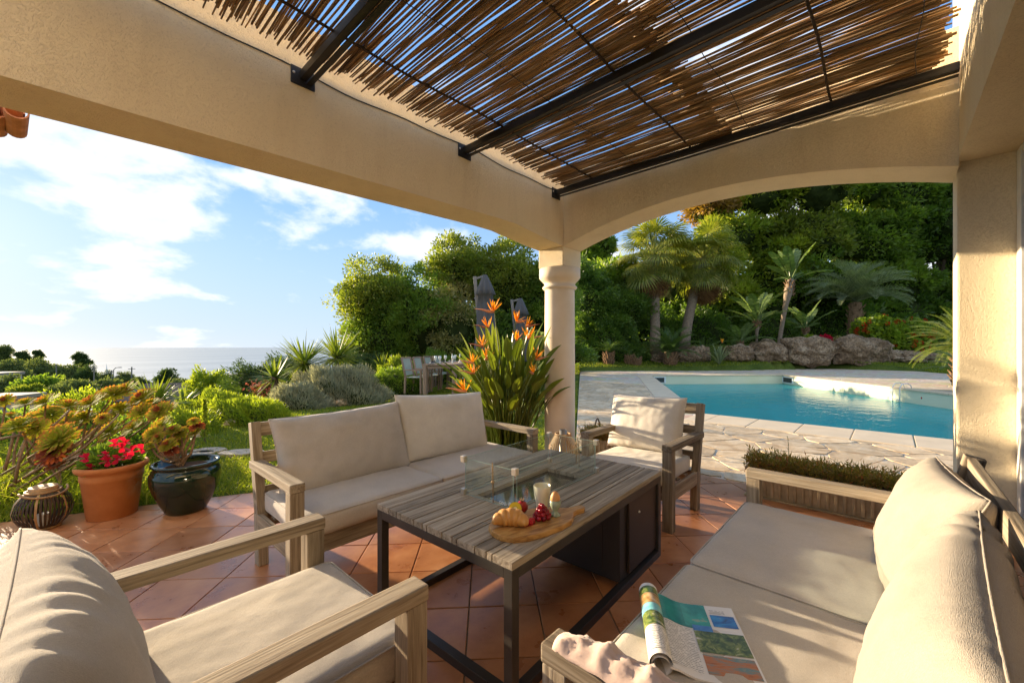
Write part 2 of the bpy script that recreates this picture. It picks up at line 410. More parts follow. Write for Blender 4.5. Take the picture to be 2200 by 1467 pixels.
LEAF_LIME = m_leaf('lime_leaf', (0.15, 0.22, 0.020), (0.30, 0.35, 0.038), 0.5, c2=(0.40, 0.40, 0.05))
LEAF_RUST = m_leaf('rusty_leaf', (0.20, 0.11, 0.03), (0.36, 0.22, 0.05))
LEAF_GREY = m_leaf('silver_leaf', (0.20, 0.21, 0.13), (0.42, 0.41, 0.28), 0.35, 0.7, 0.2, (1.2, 1.2, 0.8))
LEAF_PALE = m_leaf('pale_cream_leaf', (0.17, 0.16, 0.05), (0.36, 0.32, 0.12), 0.4)
LEAF_JUN = m_leaf('juniper_needle', (0.036, 0.07, 0.024), (0.085, 0.13, 0.042), 0.25, 0.6, 0.2)
LEAF_PALM = m_leaf('fan_palm_leaf', (0.13, 0.165, 0.028), (0.28, 0.30, 0.052), 0.45, 0.42, 0.45, c2=(0.32, 0.28, 0.07))
LEAF_DEAD = m_leaf('dead_palm_leaf', (0.15, 0.08, 0.035), (0.34, 0.19, 0.085), 0.3, 0.8, 0.1, (1.2, 1.0, 0.7))
LEAF_BLUE = m_leaf('blue_palm_leaf', (0.12, 0.16, 0.08), (0.29, 0.33, 0.19), 0.4, 0.5, 0.4)
LEAF_CYC = m_leaf('cycad_leaf', (0.04, 0.085, 0.02), (0.105, 0.165, 0.035), 0.33, 0.38, 0.5)
LEAF_BAN = m_leaf('banana_like_leaf', (0.085, 0.145, 0.038), (0.18, 0.25, 0.08), 0.42, 0.35, 0.5)
LEAF_STR = m_leaf('paddle_leaf', (0.075, 0.125, 0.016), (0.16, 0.20, 0.028), 0.35, 0.32, 0.5)
LEAF_YUC = m_leaf('yucca_leaf', (0.075, 0.125, 0.018), (0.21, 0.25, 0.04), 0.38, 0.45, 0.4)
LEAF_GER = m_leaf('geranium_leaf', (0.13, 0.22, 0.022), (0.28, 0.36, 0.038), 0.45)
LEAF_FAR = m_leaf('distant_leaf', (0.085, 0.12, 0.055), (0.18, 0.215, 0.085), 0.3, 0.8, 0.1)
GRASSM = m_leaf('grass_blade', (0.11, 0.16, 0.014), (0.27, 0.32, 0.028), 0.45, 0.6, 0.2, c2=(0.36, 0.34, 0.09))
SEDUM = m_leaf('succulent_sprig', (0.17, 0.16, 0.03), (0.34, 0.25, 0.06), 0.35, c2=(0.46, 0.13, 0.06))
RED = m_leaf('red_petal', (0.42, 0.006, 0.03), (0.62, 0.016, 0.06), 0.35, 0.5, 0.2, (1.2, 0.6, 0.6))
REDG = m_leaf('geranium_petal', (0.55, 0.015, 0.012), (0.72, 0.04, 0.02), 0.3, 0.5, 0.2, (1.1, 0.6, 0.6))
CORAL = m_leaf('coral_petal', (0.60, 0.14, 0.07), (0.75, 0.25, 0.14), 0.35, 0.5, 0.2, (1.1, 0.8, 0.7))
ORANGE = m_leaf('orange_sepal', (0.80, 0.30, 0.015), (0.92, 0.48, 0.03), 0.4, 0.45, 0.3, (1.1, 0.9, 0.6))
SPATHE = m_leaf('pinkish_spathe', (0.42, 0.18, 0.10), (0.60, 0.30, 0.15), 0.25, 0.45, 0.4, (1.1, 0.9, 0.7))
def m_aeon():
    m = Mat('aeonium_leaf', 0.8, 0.08); t = m.attr('tip'); r_ = m.attr('rnd')
    g = m.ramp(r_, [(0.0, (0.24, 0.30, 0.028)), (0.55, (0.34, 0.34, 0.035)), (0.72, (0.30, 0.085, 0.035)), (1.0, (0.13, 0.026, 0.022))])
    tipc = m.ramp(r_, [(0.0, (0.46, 0.20, 0.05)), (0.5, (0.44, 0.13, 0.05)), (1.0, (0.20, 0.035, 0.03))])
    c = m.mix(m.rng_(t, 0.8, 1.0, 0, 1), g, tipc); m.color(c)
    m.translucent(m.mix(1.0, c, (1.5, 1.4, 0.6), 'MULTIPLY'), 0.40); return m.m
AEON = m_aeon()
STEMM = m_plain('woody_stem', (0.25, 0.165, 0.095), 0.85, 0.15, 0, 0.35, 30, 0.5)
GSTEM = m_plain('green_stem', (0.11, 0.15, 0.025), 0.5, 0.35, 0, 0.3, 10)
BARK = m_plain('tree_bark', (0.14, 0.10, 0.07), 0.9, 0.1, 0, 0.35, 12, 0.7)
PALMTR = m_plain('palm_trunk', (0.25, 0.19, 0.135), 0.9, 0.1, 0, 0.25, 9, 0.5)
BOOTS = m_plain('palm_boots', (0.20, 0.125, 0.07), 0.95, 0.1, 0, 0.45, 16, 0.8)
SOIL = m_plain('potting_soil', (0.075, 0.045, 0.028), 0.95, 0.1, 0, 0.4, 40, 0.6)
def m_rock():
    m = Mat('garden_boulder', 0.9, 0.15); v = m.coord('World'); a = m.noise(v, 1.3, 7, 0.65); p = m.voronoi(v, 5.5); f = m.noise(v, 9, 5, 0.7)
    c = m.ramp(a, [(0.3, (0.14, 0.09, 0.05)), (0.5, (0.34, 0.235, 0.14)), (0.7, (0.52, 0.40, 0.27))])
    c = m.mix(m.rng_(f, 0.55, 0.42, 0, 0.75), c, (0.10, 0.07, 0.045)); m.color(c)
    m.bump(m.math('ADD', m.math('MULTIPLY', f, 1.2), m.math('MULTIPLY', p, 0.5)), 1.0, 0.08); return m.m
ROCK = m_rock()
# ------------------------------------------------------------------ the large structure
# --- pool outline (inner edge of its coping), terrace and paving outlines
POOL = [(8.4, 2.75), (18.2, 8.1), (22.7, 3.7), (16.6, -1.2), (13.0, -4.2), (8.4, -4.2)]
def pave_left(a): return 2.95 + (a - 4.4) * 0.65
PAVED = [(4.4, -6.0), (4.4, 2.95), (18.9, 12.37), (25.6, 6.0), (31.0, 3.2), (31.0, -1.0), (22.0, -6.0)]
def sd_poly(poly, x, y):
    """signed distance (numpy) to a polygon, negative inside"""
    x = np.asarray(x, float); y = np.asarray(y, float); d = np.full(x.shape, 1e18); ins = np.zeros(x.shape, bool)
    n = len(poly)
    for i in range(n):
        ax, ay = poly[i]; bx, by = poly[(i+1) % n]; ex, ey = bx-ax, by-ay
        t = np.clip(((x-ax)*ex + (y-ay)*ey) / (ex*ex+ey*ey), 0, 1)
        d = np.minimum(d, (x-ax-t*ex)**2 + (y-ay-t*ey)**2)
        cond = ((ay > y) != (by > y)); xi = (bx-ax)*(y-ay)/((by-ay) if by != ay else 1e-9) + ax
        ins ^= cond & (x < xi)
    d = np.sqrt(d); return np.where(ins, -d, d)
def sstep(a, b, x):
    t = np.clip((np.asarray(x, float)-a)/(b-a), 0, 1); return t*t*(3-2*t)
def ground_raw(x, y):
    x = np.asarray(x, float); y = np.asarray(y, float)
    d = x*CH + y*SH; r = x*SH - y*CH; q = r / np.maximum(d, 0.5)
    # right hand side: bank behind the boulders
    right = sstep(0.0, 0.12, q) * (d > 0)
    bank = 0.42*sstep(20.8, 24.5, d) + 1.0*sstep(24.6, 27, d) + 0.22*np.maximum(d-27, 0)*sstep(27, 40, d)
    bank = np.minimum(bank, 26)
    # left hand side: the garden falls away to the sea
    left = 1 - sstep(-0.42, -0.12, q)
    left = np.where(d <= 0.3, np.where(y > 0, 1.0, 0.0), left)
    dist = np.sqrt(x*x + y*y)
    fall = -0.13*np.maximum(dist-9.5, 0) - 0.02*np.maximum(dist-300, 0)
    fall = np.maximum(fall, -70)
    mid = -0.055*np.maximum(dist-22, 0); mid = np.maximum(mid, -60)
    z = np.where(q > 0.0, bank*right, 0) + np.where(q <= 0.06, left*fall + (1-left)*mid*(1-sstep(0.0, 0.06, q)), 0)
    return z
def gz(x, y): return float(ground_raw(np.array([x]), np.array([y]))[0])

def axis_lines(lo, hi, step, far):
    c = list(np.arange(lo, hi + 1e-6, step)); g = step
    a = hi; up_ = []
    while a < far: g *= 1.16; a += g; up_.append(a)
    g = step; a = lo; dn = []
    while a > -far: g *= 1.16; a -= g; dn.append(a)
    return np.array(dn[::-1] + c + up_)
gx = axis_lines(-6, 30, 0.4, 1600); gy = axis_lines(-8, 18, 0.4, 1600)
X, Y = np.meshgrid(gx, gy, indexing='ij')
Z = ground_raw(X, Y)
near = np.exp(-((X**2+Y**2)/400.0))
Z = Z + 0.03*(np.sin(X*1.3+Y*0.7) + np.sin(Y*1.9-X*0.4))*0.5*np.where(np.hypot(X, Y) > 5, 1, 0)
# the sheet dips under the terrace, the paving and the pool, which are laid as bodies of their own
TERR = [(-3.0, -3.0), (4.4, -3.0), (4.4, 2.74), (-3.0, 6.07)]
st = sd_poly(TERR, X, Y); sp_ = sd_poly(PAVED, X, Y); spool = sd_poly(POOL, X, Y)
Z = np.where(st < 0.0, -0.10, Z); Z = np.where(sp_ < 0.05, -0.12, Z); Z = np.where(spool < 0.75, -2.4, Z)
nx, ny = X.shape
idx = np.arange(nx*ny).reshape(nx, ny)
Fq = np.stack([idx[:-1, :-1], idx[1:, :-1], idx[1:, 1:], idx[:-1, 1:]], -1).reshape(-1, 4)
ground = obj('ground', np_mesh('ground', np.stack([X, Y, Z], -1).reshape(-1, 3), Fq, LAWN, True))
tag(ground, kind='structure')

def m_sea():
    m = Mat('sea_water', 0.45, 0.3, (0.27, 0.32, 0.33)); v = m.coord('World', (1, 1, 1))
    st = m.noise(m.coord('World', (.0006, .004, 1), rot=(0, 0, HEAD)), 1.0, 6, .6); m.color(m.ramp(st, [(.35, (.22, .27, .285)), (.65, (.33, .375, .38))])); n_ = m.noise(v, 0.02, 6, 0.6); m.bump(n_, 0.35, 6.0); return m.m
s_ = 40000
sea = MB().add([(-s_, -s_, -58), (s_, -s_, -58), (s_, s_, -58), (-s_, s_, -58)], [(0, 1, 2, 3)]).build('sea', m_sea())
tag(sea, kind='structure')

# --- terrace floor: square terracotta tiles laid slantwise
terrace = prism('terrace_floor', [(-3.0, -1.2), (4.4, -1.2), (4.4, 2.74), (-3.0, 6.07)], -0.14, -0.008, GROUT)
tag(terrace, kind='structure')
th = R(3.5); TS = 0.346
u_rf = (math.cos(th), math.sin(th)); v_rf = (-math.sin(th), math.cos(th))
def rf2w(r, d): return (d*CH + r*SH, d*SH - r*CH)
o_r, o_d = -0.2141, 2.0596
tile_polys = []
for i in range(-14, 14):
    for j in range(-9, 14):
        c = [(i+.5, j+.5)]
        def pt(a, b):
            r_ = o_r + TS*(a*u_rf[0] + b*v_rf[0]); d_ = o_d + TS*(a*u_rf[1] + b*v_rf[1]); return rf2w(r_, d_)
        g = 0.009
        poly = [pt(i+g, j+g), pt(i+1-g, j+g), pt(i+1-g, j+1-g), pt(i+g, j+1-g)]
        cen = pt(i+.5, j+.5)
        if cen[0] < -1.2 or cen[1] < -0.9: continue
        rr = cen[0]*SH - cen[1]*CH; dd = cen[0]*CH + cen[1]*SH
        for p, n in (((4.39, 0), (1, 0)), ((0, -0.62), (0, -1)), ((4.4, 2.73), (0.41, 0.912))):
            poly = clip_poly(poly, p, n)
            if len(poly) < 3: break
        if len(poly) >= 3 and area(poly) > 0.004: tile_polys.append((poly, cen))
tile_polys.sort(key=lambda t: t[1][0]**2 + t[1][1]**2)
full_me = None
for k, (poly, cen) in enumerate(tile_polys[:300]):
    cx_ = sum(p[0] for p in poly)/len(poly); cy_2 = sum(p[1] for p in poly)/len(poly)
    if len(poly) == 4 and abs(area(poly) - (TS*(1-0.018))**2) < 1e-4:
        if full_me is None:
            full_me = prism('floor_tile', [(p[0]-cx_, p[1]-cy_2) for p in poly], -0.02, 0.0, TILE, terrace, 0.003).data
            bpy.data.objects.remove(bpy.data.objects['floor_tile'])
        o = obj('floor_tile', full_me, terrace, (cx_, cy_2, random.uniform(-0.0012, 0.0012)))
        o.rotation_euler = (random.uniform(-.002, .002), random.uniform(-.002, .002), 0)
    else:
        prism('floor_tile', [(p[0]-cx_, p[1]-cy_2) for p in poly], -0.02, 0.0, TILE, terrace, 0.0, 'z', (cx_, cy_2, 0))

# --- stone paving round the pool
def ring_mesh(name, outer, inner, z, mat):
    bm = bmesh.new(); es = []
    for loop in (outer, inner):
        vs_ = [bm.verts.new((p[0], p[1], z)) for p in loop]
        es += [bm.edges.new((vs_[i], vs_[(i+1) % len(vs_)])) for i in range(len(vs_))]
    bmesh.ops.triangle_fill(bm, use_beauty=True, use_dissolve=False, edges=es)
    bmesh.ops.recalc_face_normals(bm, faces=bm.faces)
    if sum(f.normal.z for f in bm.faces) < 0: bmesh.ops.reverse_faces(bm, faces=bm.faces)
    me = bpy.data.meshes.new(name); bm.to_mesh(me); bm.free(); me.materials.append(mat); return me
paving = obj('stone_paving', ring_mesh('stone_paving', PAVED, POOL, -0.012, PAVE)); tag(paving, kind='structure')
def offset_line(p, q, off):                      # outward normal of a clockwise outline
    ex, ey = q[0]-p[0], q[1]-p[1]; L = math.hypot(ex, ey); return (-ey/L*off, ex/L*off)
rs = random.Random(4)
seeds = []
for i in range(0, 24):
    for j in range(-10, 22):
        seeds.append((4.2 + (i + rs.uniform(-.48, .48))*0.43, -4 + (j + (0.5 if i % 2 else 0) + rs.uniform(-.45, .45))*0.60))
nL = (-0.65/math.hypot(1, .65), 1/math.hypot(1, .65))
ex, ey = POOL[1][0]-POOL[0][0], POOL[1][1]-POOL[0][1]; Lp = math.hypot(ex, ey); nP = (-ey/Lp, ex/Lp)
cp0 = (POOL[0][0] + nP[0]*0.62, POOL[0][1] + nP[1]*0.62)
REG = [[((4.41, 0), (-1, 0)), ((7.48, 0), (1, 0)), ((0, -3.4), (0, -1)), ((4.4, 2.95), nL)],
       [((7.50, 0), (-1, 0)), ((13.6, 0), (1, 0)), ((4.4, 2.95), nL), (cp0, (-nP[0], -nP[1]))]]
mortar = [prism('mortar_bed', [(4.405, -3.45), (7.49, -3.45), (7.49, pave_left(7.49)), (4.405, 2.95)], -0.02, -0.0075, JOINT, paving)]
prism('mortar_bed', [(7.49, cp0[1]+(7.49-cp0[0])*ey/ex), (13.6, cp0[1]+(13.6-cp0[0])*ey/ex), (13.6, pave_left(13.6)), (7.49, pave_left(7.49))], -0.02, -0.0075, JOINT, paving)
n_stone = 0
for reg in REG:
    for sx, sy in seeds:
        poly = [(sx-.7, sy-.7), (sx+.7, sy-.7), (sx+.7, sy+.7), (sx-.7, sy+.7)]
        gap = rs.uniform(0.006, 0.013)
        for tx, ty in seeds:
            dx, dy = tx-sx, ty-sy; L = math.hypot(dx, dy)
            if 1e-6 < L < 1.6: poly = clip_poly(poly, (sx+dx/2-dx/L*gap, sy+dy/2-dy/L*gap), (dx, dy))
            if len(poly) < 3: break
        for p, n in reg:
            if len(poly) >= 3: poly = clip_poly(poly, (p[0]-n[0]*.012, p[1]-n[1]*.012), n)
        if len(poly) < 3 or area(poly) < 0.03: continue
        # round the corners once so that the outline reads as broken stone
        rp = []
        for i in range(len(poly)):
            a, b = poly[i], poly[(i+1) % len(poly)]
            t = rs.uniform(.12, .24); rp += [(a[0]+(b[0]-a[0])*t, a[1]+(b[1]-a[1])*t), (b[0]+(a[0]-b[0])*t, b[1]+(a[1]-b[1])*t)]
        mx, my = sum(p[0] for p in rp)/len(rp), sum(p[1] for p in rp)/len(rp)
        o = prism('flagstone', [(p[0]-mx, p[1]-my) for p in rp], -0.03, 0.0, STONE, paving, 0.004, 'z', (mx, my, rs.uniform(0, .006)))
        o.rotation_euler = (rs.uniform(-.004, .004), rs.uniform(-.004, .004), 0); n_stone += 1

# --- pool: shell, coping slabs, skimmers, water
def m_liner():
    m = Mat('pool_liner', 0.35, 0.4); v = m.coord('World'); m.color(m.ramp(m.noise(v, 0.8, 3), [(0.3, (0.66, 0.66, 0.46)), (0.7, (0.74, 0.73, 0.54))])); return m.m
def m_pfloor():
    m = Mat('caustic_pool_liner', 0.4, 0.3); v = m.coord('World'); w_ = m.voronoi(m.coord('World'), 1.2, 'DISTANCE_TO_EDGE')
    m.color(m.mix(m.rng_(w_, 0.0, 0.12, 0.35, 0), (0.16, 0.45, 0.47), (0.4, 0.75, 0.75))); return m.m  # pale net painted in as rippling sunlight on the pool floor
LINER, PFLOOR = m_liner(), m_pfloor()
poolo = MB()
n = len(POOL)
v_ = [(p[0], p[1], -0.03) for p in POOL] + [(p[0], p[1], -1.7) for p in POOL]
pool = poolo.add(v_, [(i, (i+1) % n, n+(i+1) % n, n+i) for i in range(n)]).build('swimming_pool', LINER)
tag(pool, kind='structure')
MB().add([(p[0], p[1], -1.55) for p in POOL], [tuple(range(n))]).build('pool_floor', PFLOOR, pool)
# a raised shallow shelf on the right
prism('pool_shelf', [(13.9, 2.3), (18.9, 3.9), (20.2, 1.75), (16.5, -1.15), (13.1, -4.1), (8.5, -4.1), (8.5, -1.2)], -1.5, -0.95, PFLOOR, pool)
def m_water():
    m = Mat('pool_water', 0.02, 0.5); v = m.coord('World', (1, 1, 1))
    h = m.math('ADD', m.noise(v, 2.2, 4, 0.55), m.math('MULTIPLY', m.noise(v, 7.5, 3), 0.3))
    b = m.n.new('ShaderNodeBump'); b.inputs['Strength'].default_value = 0.35; b.inputs['Distance'].default_value = 0.04; m.l.new(h, b.inputs['Height'])
    tr = m.n.new('ShaderNodeBsdfTransparent'); tr.inputs[0].default_value = (0.36, 0.92, 0.88, 1)
    sc = m.n.new('ShaderNodeBsdfDiffuse'); sc.inputs[0].default_value = (0.10, 0.56, 0.55, 1)
    gl = m.n.new('ShaderNodeBsdfGlossy'); gl.inputs['Roughness'].default_value = 0.03; m.l.new(b.outputs[0], gl.inputs['Normal'])
    fr = m.n.new('ShaderNodeFresnel'); fr.inputs['IOR'].default_value = 1.33; m.l.new(b.outputs[0], fr.inputs['Normal'])
    a = m.n.new('ShaderNodeMixShader'); a.inputs[0].default_value = 0.55; m.l.new(tr.outputs[0], a.inputs[1]); m.l.new(sc.outputs[0], a.inputs[2])
    f2 = m.math('MULTIPLY', fr.outputs[0], 0.55)
    a2 = m.n.new('ShaderNodeMixShader'); m.l.new(f2, a2.inputs[0]); m.l.new(a.outputs[0], a2.inputs[1]); m.l.new(gl.outputs[0], a2.inputs[2])
    m.l.new(a2.outputs[0], m.o.inputs[0]); return m.m
water = MB().add([(p[0], p[1], -0.42) for p in POOL], [tuple(range(n-1, -1, -1))]).build('pool_water', m_water())
tag(water, kind='structure')
def coping(p, q, wid, lng, skip0=0.0, skip1=0.0):
    ex, ey = q[0]-p[0], q[1]-p[1]; L = math.hypot(ex, ey); ux, uy = ex/L, ey/L; nx_, ny_ = -uy, ux
    t = -skip0
    while t < L + skip1 - 0.05:
        t1 = min(t + lng, L + skip1)
        c = [(p[0]+ux*a+nx_*b, p[1]+uy*a+ny_*b) for a, b in ((t+.006, -.03), (t1-.006, -.03), (t1-.006, wid), (t+.006, wid))]
        mx, my = sum(k[0] for k in c)/4, sum(k[1] for k in c)/4
        prism('coping_slab', [(k[0]-mx, k[1]-my) for k in c], -0.05, 0.004, COPING, pool, 0.008, 'z', (mx, my, random.uniform(0, .003)))
        t = t1
coping(POOL[5], POOL[0], 0.90, 0.66, 0, 0.0)
coping(POOL[0], POOL[1], 0.60, 0.66, 0.0, 0.0)
coping(POOL[1], POOL[2], 0.45, 0.66)
coping(POOL[2], POOL[3], 0.45, 0.66)
coping(POOL[3], POOL[4], 0.45, 0.66)
WHITEP = m_plain('white_plastic', (0.72, 0.74, 0.72), 0.35); DARKP = m_plain('dark_opening', (0.02, 0.03, 0.03), 0.5)
def skimmer(p, q, t, lab):
    ex, ey = q[0]-p[0], q[1]-p[1]; L = math.hypot(ex, ey); x, y = p[0]+ex*t, p[1]+ey*t
    th_ = thing('pool_skimmer', lab, 'skimmer', (x, y, -0.22), math.atan2(ey, ex))
    for a, b in (((-.42, -.04, .11), (.42, .01, .15)), ((-.42, -.04, -.15), (.42, .01, -.11)), ((-.42, -.04, -.11), (-.34, .01, .11)), ((.34, -.04, -.11), (.42, .01, .11))):
        MB().box(a, b).build('frame', WHITEP, th_, bevel=.004)
    MB().box((-.34, -.02, -.11), (.34, .008, .11)).build('opening', DARKP, th_)
skimmer(POOL[1], POOL[2], 0.045, 'skimmer opening with white frame at the left end of the far pool wall')
skimmer(POOL[2], POOL[3], 0.05, 'skimmer opening with white frame just right of the far pool corner')
lx, ly = 17.8, -0.22
lad = thing('pool_ladder', 'white tubular handrail hanging on the right pool wall', 'handrail', (lx, ly, 0), math.atan2(-4.9, -6.1))
for k, xx in enumerate((-.13, .13)):
    MB().tube([(xx, .22, 0), (xx, .2, .10), (xx, .1, .16), (xx, -.05, .14), (xx, -.12, .04), (xx, -.12, -.6)], .014, 8).build('rail', WHITEP, lad, smooth=True)
MB().tube([(-.13, -.12, -.36), (.13, -.12, -.36)], .014, 8).build('step', WHITEP, lad, smooth=True)
buoy = MB().lathe([(0, -.06), (.035, -.04), (.045, 0), (.035, .04), (0, .06)], 14).build('pool_float', REDG, None, (17.28, -.70, -.22), smooth=True)
tag(buoy, 'small red float hanging by the handrail at the pool wall', 'float')
inl = MB().lathe([(0, 0), (.06, .02), (.11, .02), (.12, 0)], 20).build('pool_inlet', WHITEP, None, (16.86, -1.02, -.23), (R(90), 0, math.atan2(-4.9, -6.1)), smooth=True)
tag(inl, 'round white water inlet on the sunlit pool wall', 'inlet')

# --- pergola: two plastered beams, column, rafters, rods, reed mats
A0, B0, BT = 3.98, 2.84, 0.37
TOP = 3.41
bl = [(-4.0, 2.43), (-0.2, 2.475), (0.9, 2.506), (1.6, 2.526), (2.45, 2.552), (2.9, 2.566), (3.15, 2.566), (3.42, 2.536), (3.7, 2.506), (3.98, 2.487), (4.35, 2.487)]
beamL = prism('pergola_beam', bl + [(4.35, TOP), (-4.0, TOP)], B0, B0+BT, STUCCO, None, 0.0, 'y')
tag(beamL, 'long cream plaster beam spanning the sea side of the terrace', 'beam', 'plastered pergola beams')
arc = [(b, 2.484 + 0.25*(1-((b-1.255)/1.585)**2)) for b in np.linspace(-0.33, 2.838, 25)]
beamR = prism('pergola_beam', arc + [(2.838, TOP-.002), (-0.33, TOP-.002)], A0, A0+BT, STUCCO_ROUGH, None, 0.0, 'x')
tag(beamR, 'cream plaster beam with a shallow arch in front of the pool', 'beam', 'plastered pergola beams')
ccx, ccy = A0+BT/2, B0+BT/2
colm = thing('column', 'round cream column with moulded capital carrying the corner of the two beams', 'column', (ccx, ccy, 0))
MB().box((-.186, -.186, 2.262), (.186, .186, 2.486)).build('capital_block', STUCCO_ROUGH, colm, bevel=.012)
MB().lathe([(0.21, 2.10), (0.235, 2.125), (0.252, 2.15), (0.252, 2.258), (0.24, 2.2615), (0, 2.2615)], 48).build('capital', COLUMN, colm, smooth=True)
tor = [(0.19, 2.0)] + [(0.19+0.024*math.sin(math.pi*k/8), 2.0+0.055*k/8) for k in range(9)] + [(0.185, 2.06), (0.195, 2.085), (0.212, 2.10)]
MB().lathe(tor, 48).build('astragal', COLUMN, colm, smooth=True)
MB().lathe([(0.187, 0.0), (0.188, 1.0), (0.183, 2.002)], 48).build('shaft', COLUMN, colm, smooth=True)
# house side
house = thing('house_wall', 'cream plastered house wall with a lintel over the glazed door', 'wall', (0, -0.33, 0))
MB().box((-4, -.45, 2.545), (4.098, 0, 4.6)).build('lintel', STUCCO_ROUGH, house)
MB().box((4.1, -1.6, 0), (4.348, 0, 4.6)).build('pier', STUCCO_ROUGH, house, bevel=.012)
dr = thing('glazed_door', 'dark glazed door with a narrow white frame at the right edge', 'door', (0, -0.60, 0))
MB().box((-4, -.03, .06), (3.98, -.01, 2.50)).build('pane', DOORGL, dr)
MB().box((3.98, -.05, 0), (4.095, .012, 2.54)).build('frame', WHITEFR, dr, bevel=.004)
MB().box((-4, -.05, 2.5), (3.978, .01, 2.54)).build('frame', WHITEFR, dr, bevel=.004)
MB().box((-4, -.05, 0), (3.978, .01, .058)).build('frame', WHITEFR, dr, bevel=.004)
MB().box((-4.2, -2.7, 0), (4.3, -1.65, 4.6)).build('rear_wall', STUCCO, house)

raft_lab = ['black steel rafter across the upper left of the pergola, nearest the camera', 'black steel rafter in the middle of the pergola roof', 'black steel edge rafter along the arched beam']
for k, a in enumerate((1.06, 2.45, 3.83)):
    rf = thing('rafter', raft_lab[k], 'rafter', (a, B0, 3.03), 0, 'black rafters of the pergola')
    bar('beam', (0, -.008, .04), (0, -3.16, .04), .042, .055, RAFTER, rf, .003)
    bar('flange', (.04, -.008, .004), (.04, -3.16, .004), .035, .006, RAFTER, rf, .001)
    MB().box((-.075, -.010, -.03), (.075, -.002, .085)).build('bracket', RAFTER, rf, bevel=.002)
    for sx in (-.058, .058):
        MB().lathe([(0.0, .006), (.007, .004), (.009, 0)], 10).build('bolt', CLAMP, rf, (sx, -.010, .04), (R(90), 0, 0))
for k, b in enumerate((2.36, 1.34, 0.32)):
    pts = [(a, b + .006*math.sin(a*5+k), 3.112 + .006*math.sin(a*3.1+k*2)) for a in np.linspace(-0.6, 3.96, 24)]
    o = MB().tube(pts, .0085, 7).build('roof_rod', ROD, None, smooth=True)
    tag(o, ['thin rod under the reed mat nearest the sea-side beam', 'thin rod under the reed mat in the middle of the roof', 'thin rod under the reed mat nearest the house'][k], 'rod', 'rods carrying the reed mats')
for k, b in enumerate((1.86, 0.85, -0.12)):
    pts = [(a, b + .01*math.sin(a*7+k), 3.108 + .010*math.sin(a*4.1+k*2)) for a in np.linspace(-0.6, 3.9, 50)]
    o = MB().tube(pts, .0026, 5).build('tie_wire', CABLE, None)
    tag(o, ['thin tie wire along the reeds on the sea side of the roof', 'thin tie wire along the middle of the reed roof', 'thin tie wire along the reeds by the house'][k], 'wire', 'tie wires of the reed roof')
pts = [(a, B0-.006, 3.10 + .014*math.sin(a*3.3) + .008*math.sin(a*8)) for a in np.linspace(-2.0, 3.97, 60)]
tag(MB().tube(pts, .004, 6).build('electric_cable', CABLE, None), 'thin black cable running along the top of the long beam', 'cable')
# reeds
rr_ = random.Random(11)
def reed_mesh(L, seed):
    q = random.Random(seed); m = MB(); pts = []; rad = []
    r0 = q.uniform(.0045, .0082); n_ = 9
    for i in range(n_):
        t = i/(n_-1); pts.append(((t-.5)*L, .008*math.sin(t*5+seed)+q.uniform(-.003, .003), .005*math.sin(t*4+seed*2)))
        rad.append(r0*(1 - .25*t)*(1.12 if i % 3 == 1 else 1))
    m.tube(pts, rad, 6); return m.mesh('reed', REED, True)
mats_def = [('reed mat over the sea-side half of the roof, left of the middle rafter', 1.06, 2.70, 3.133, -.32, 2.02), ('reed mat over the sea-side half of the roof, next to the arched beam', 1.04, 2.72, 3.138, 2.03, 3.93), ('reed mat over the house-side half of the roof, near the camera', -.24, 1.18, 3.150, -.05, 2.22), ('reed mat over the house-side half of the roof, next to the arched beam', -.22, 1.16, 3.152, 2.23, 3.93)]
for k, (lab, b0, b1, z, am0, am1) in enumerate(mats_def):
    mt = thing('reed_mat', lab, 'reed mat', (0, 0, z), 0, 'reed mats of the pergola roof')
    L = b1 - b0; meshes = [reed_mesh(L, 20*k+i) for i in range(12)]
    a = am0; cnt = 0
    while a < am1 and cnt < 300:
        o = obj('reed', rr_.choice(meshes), mt, (a, (b0+b1)/2 + rr_.uniform(-.05, .05), rr_.uniform(-.007, .013) + .010*math.sin(a*2.6+k)), (rr_.uniform(0, 6.3), 0, R(90)+rr_.uniform(-.007, .007)), (rr_.uniform(.95, 1.05), rr_.uniform(.8, 1.15), 1))
        cnt += 1; a += rr_.choice((.0062, .0072, .0082, .009, .010, .0118) if rr_.random() > .05 else (.019, .024))
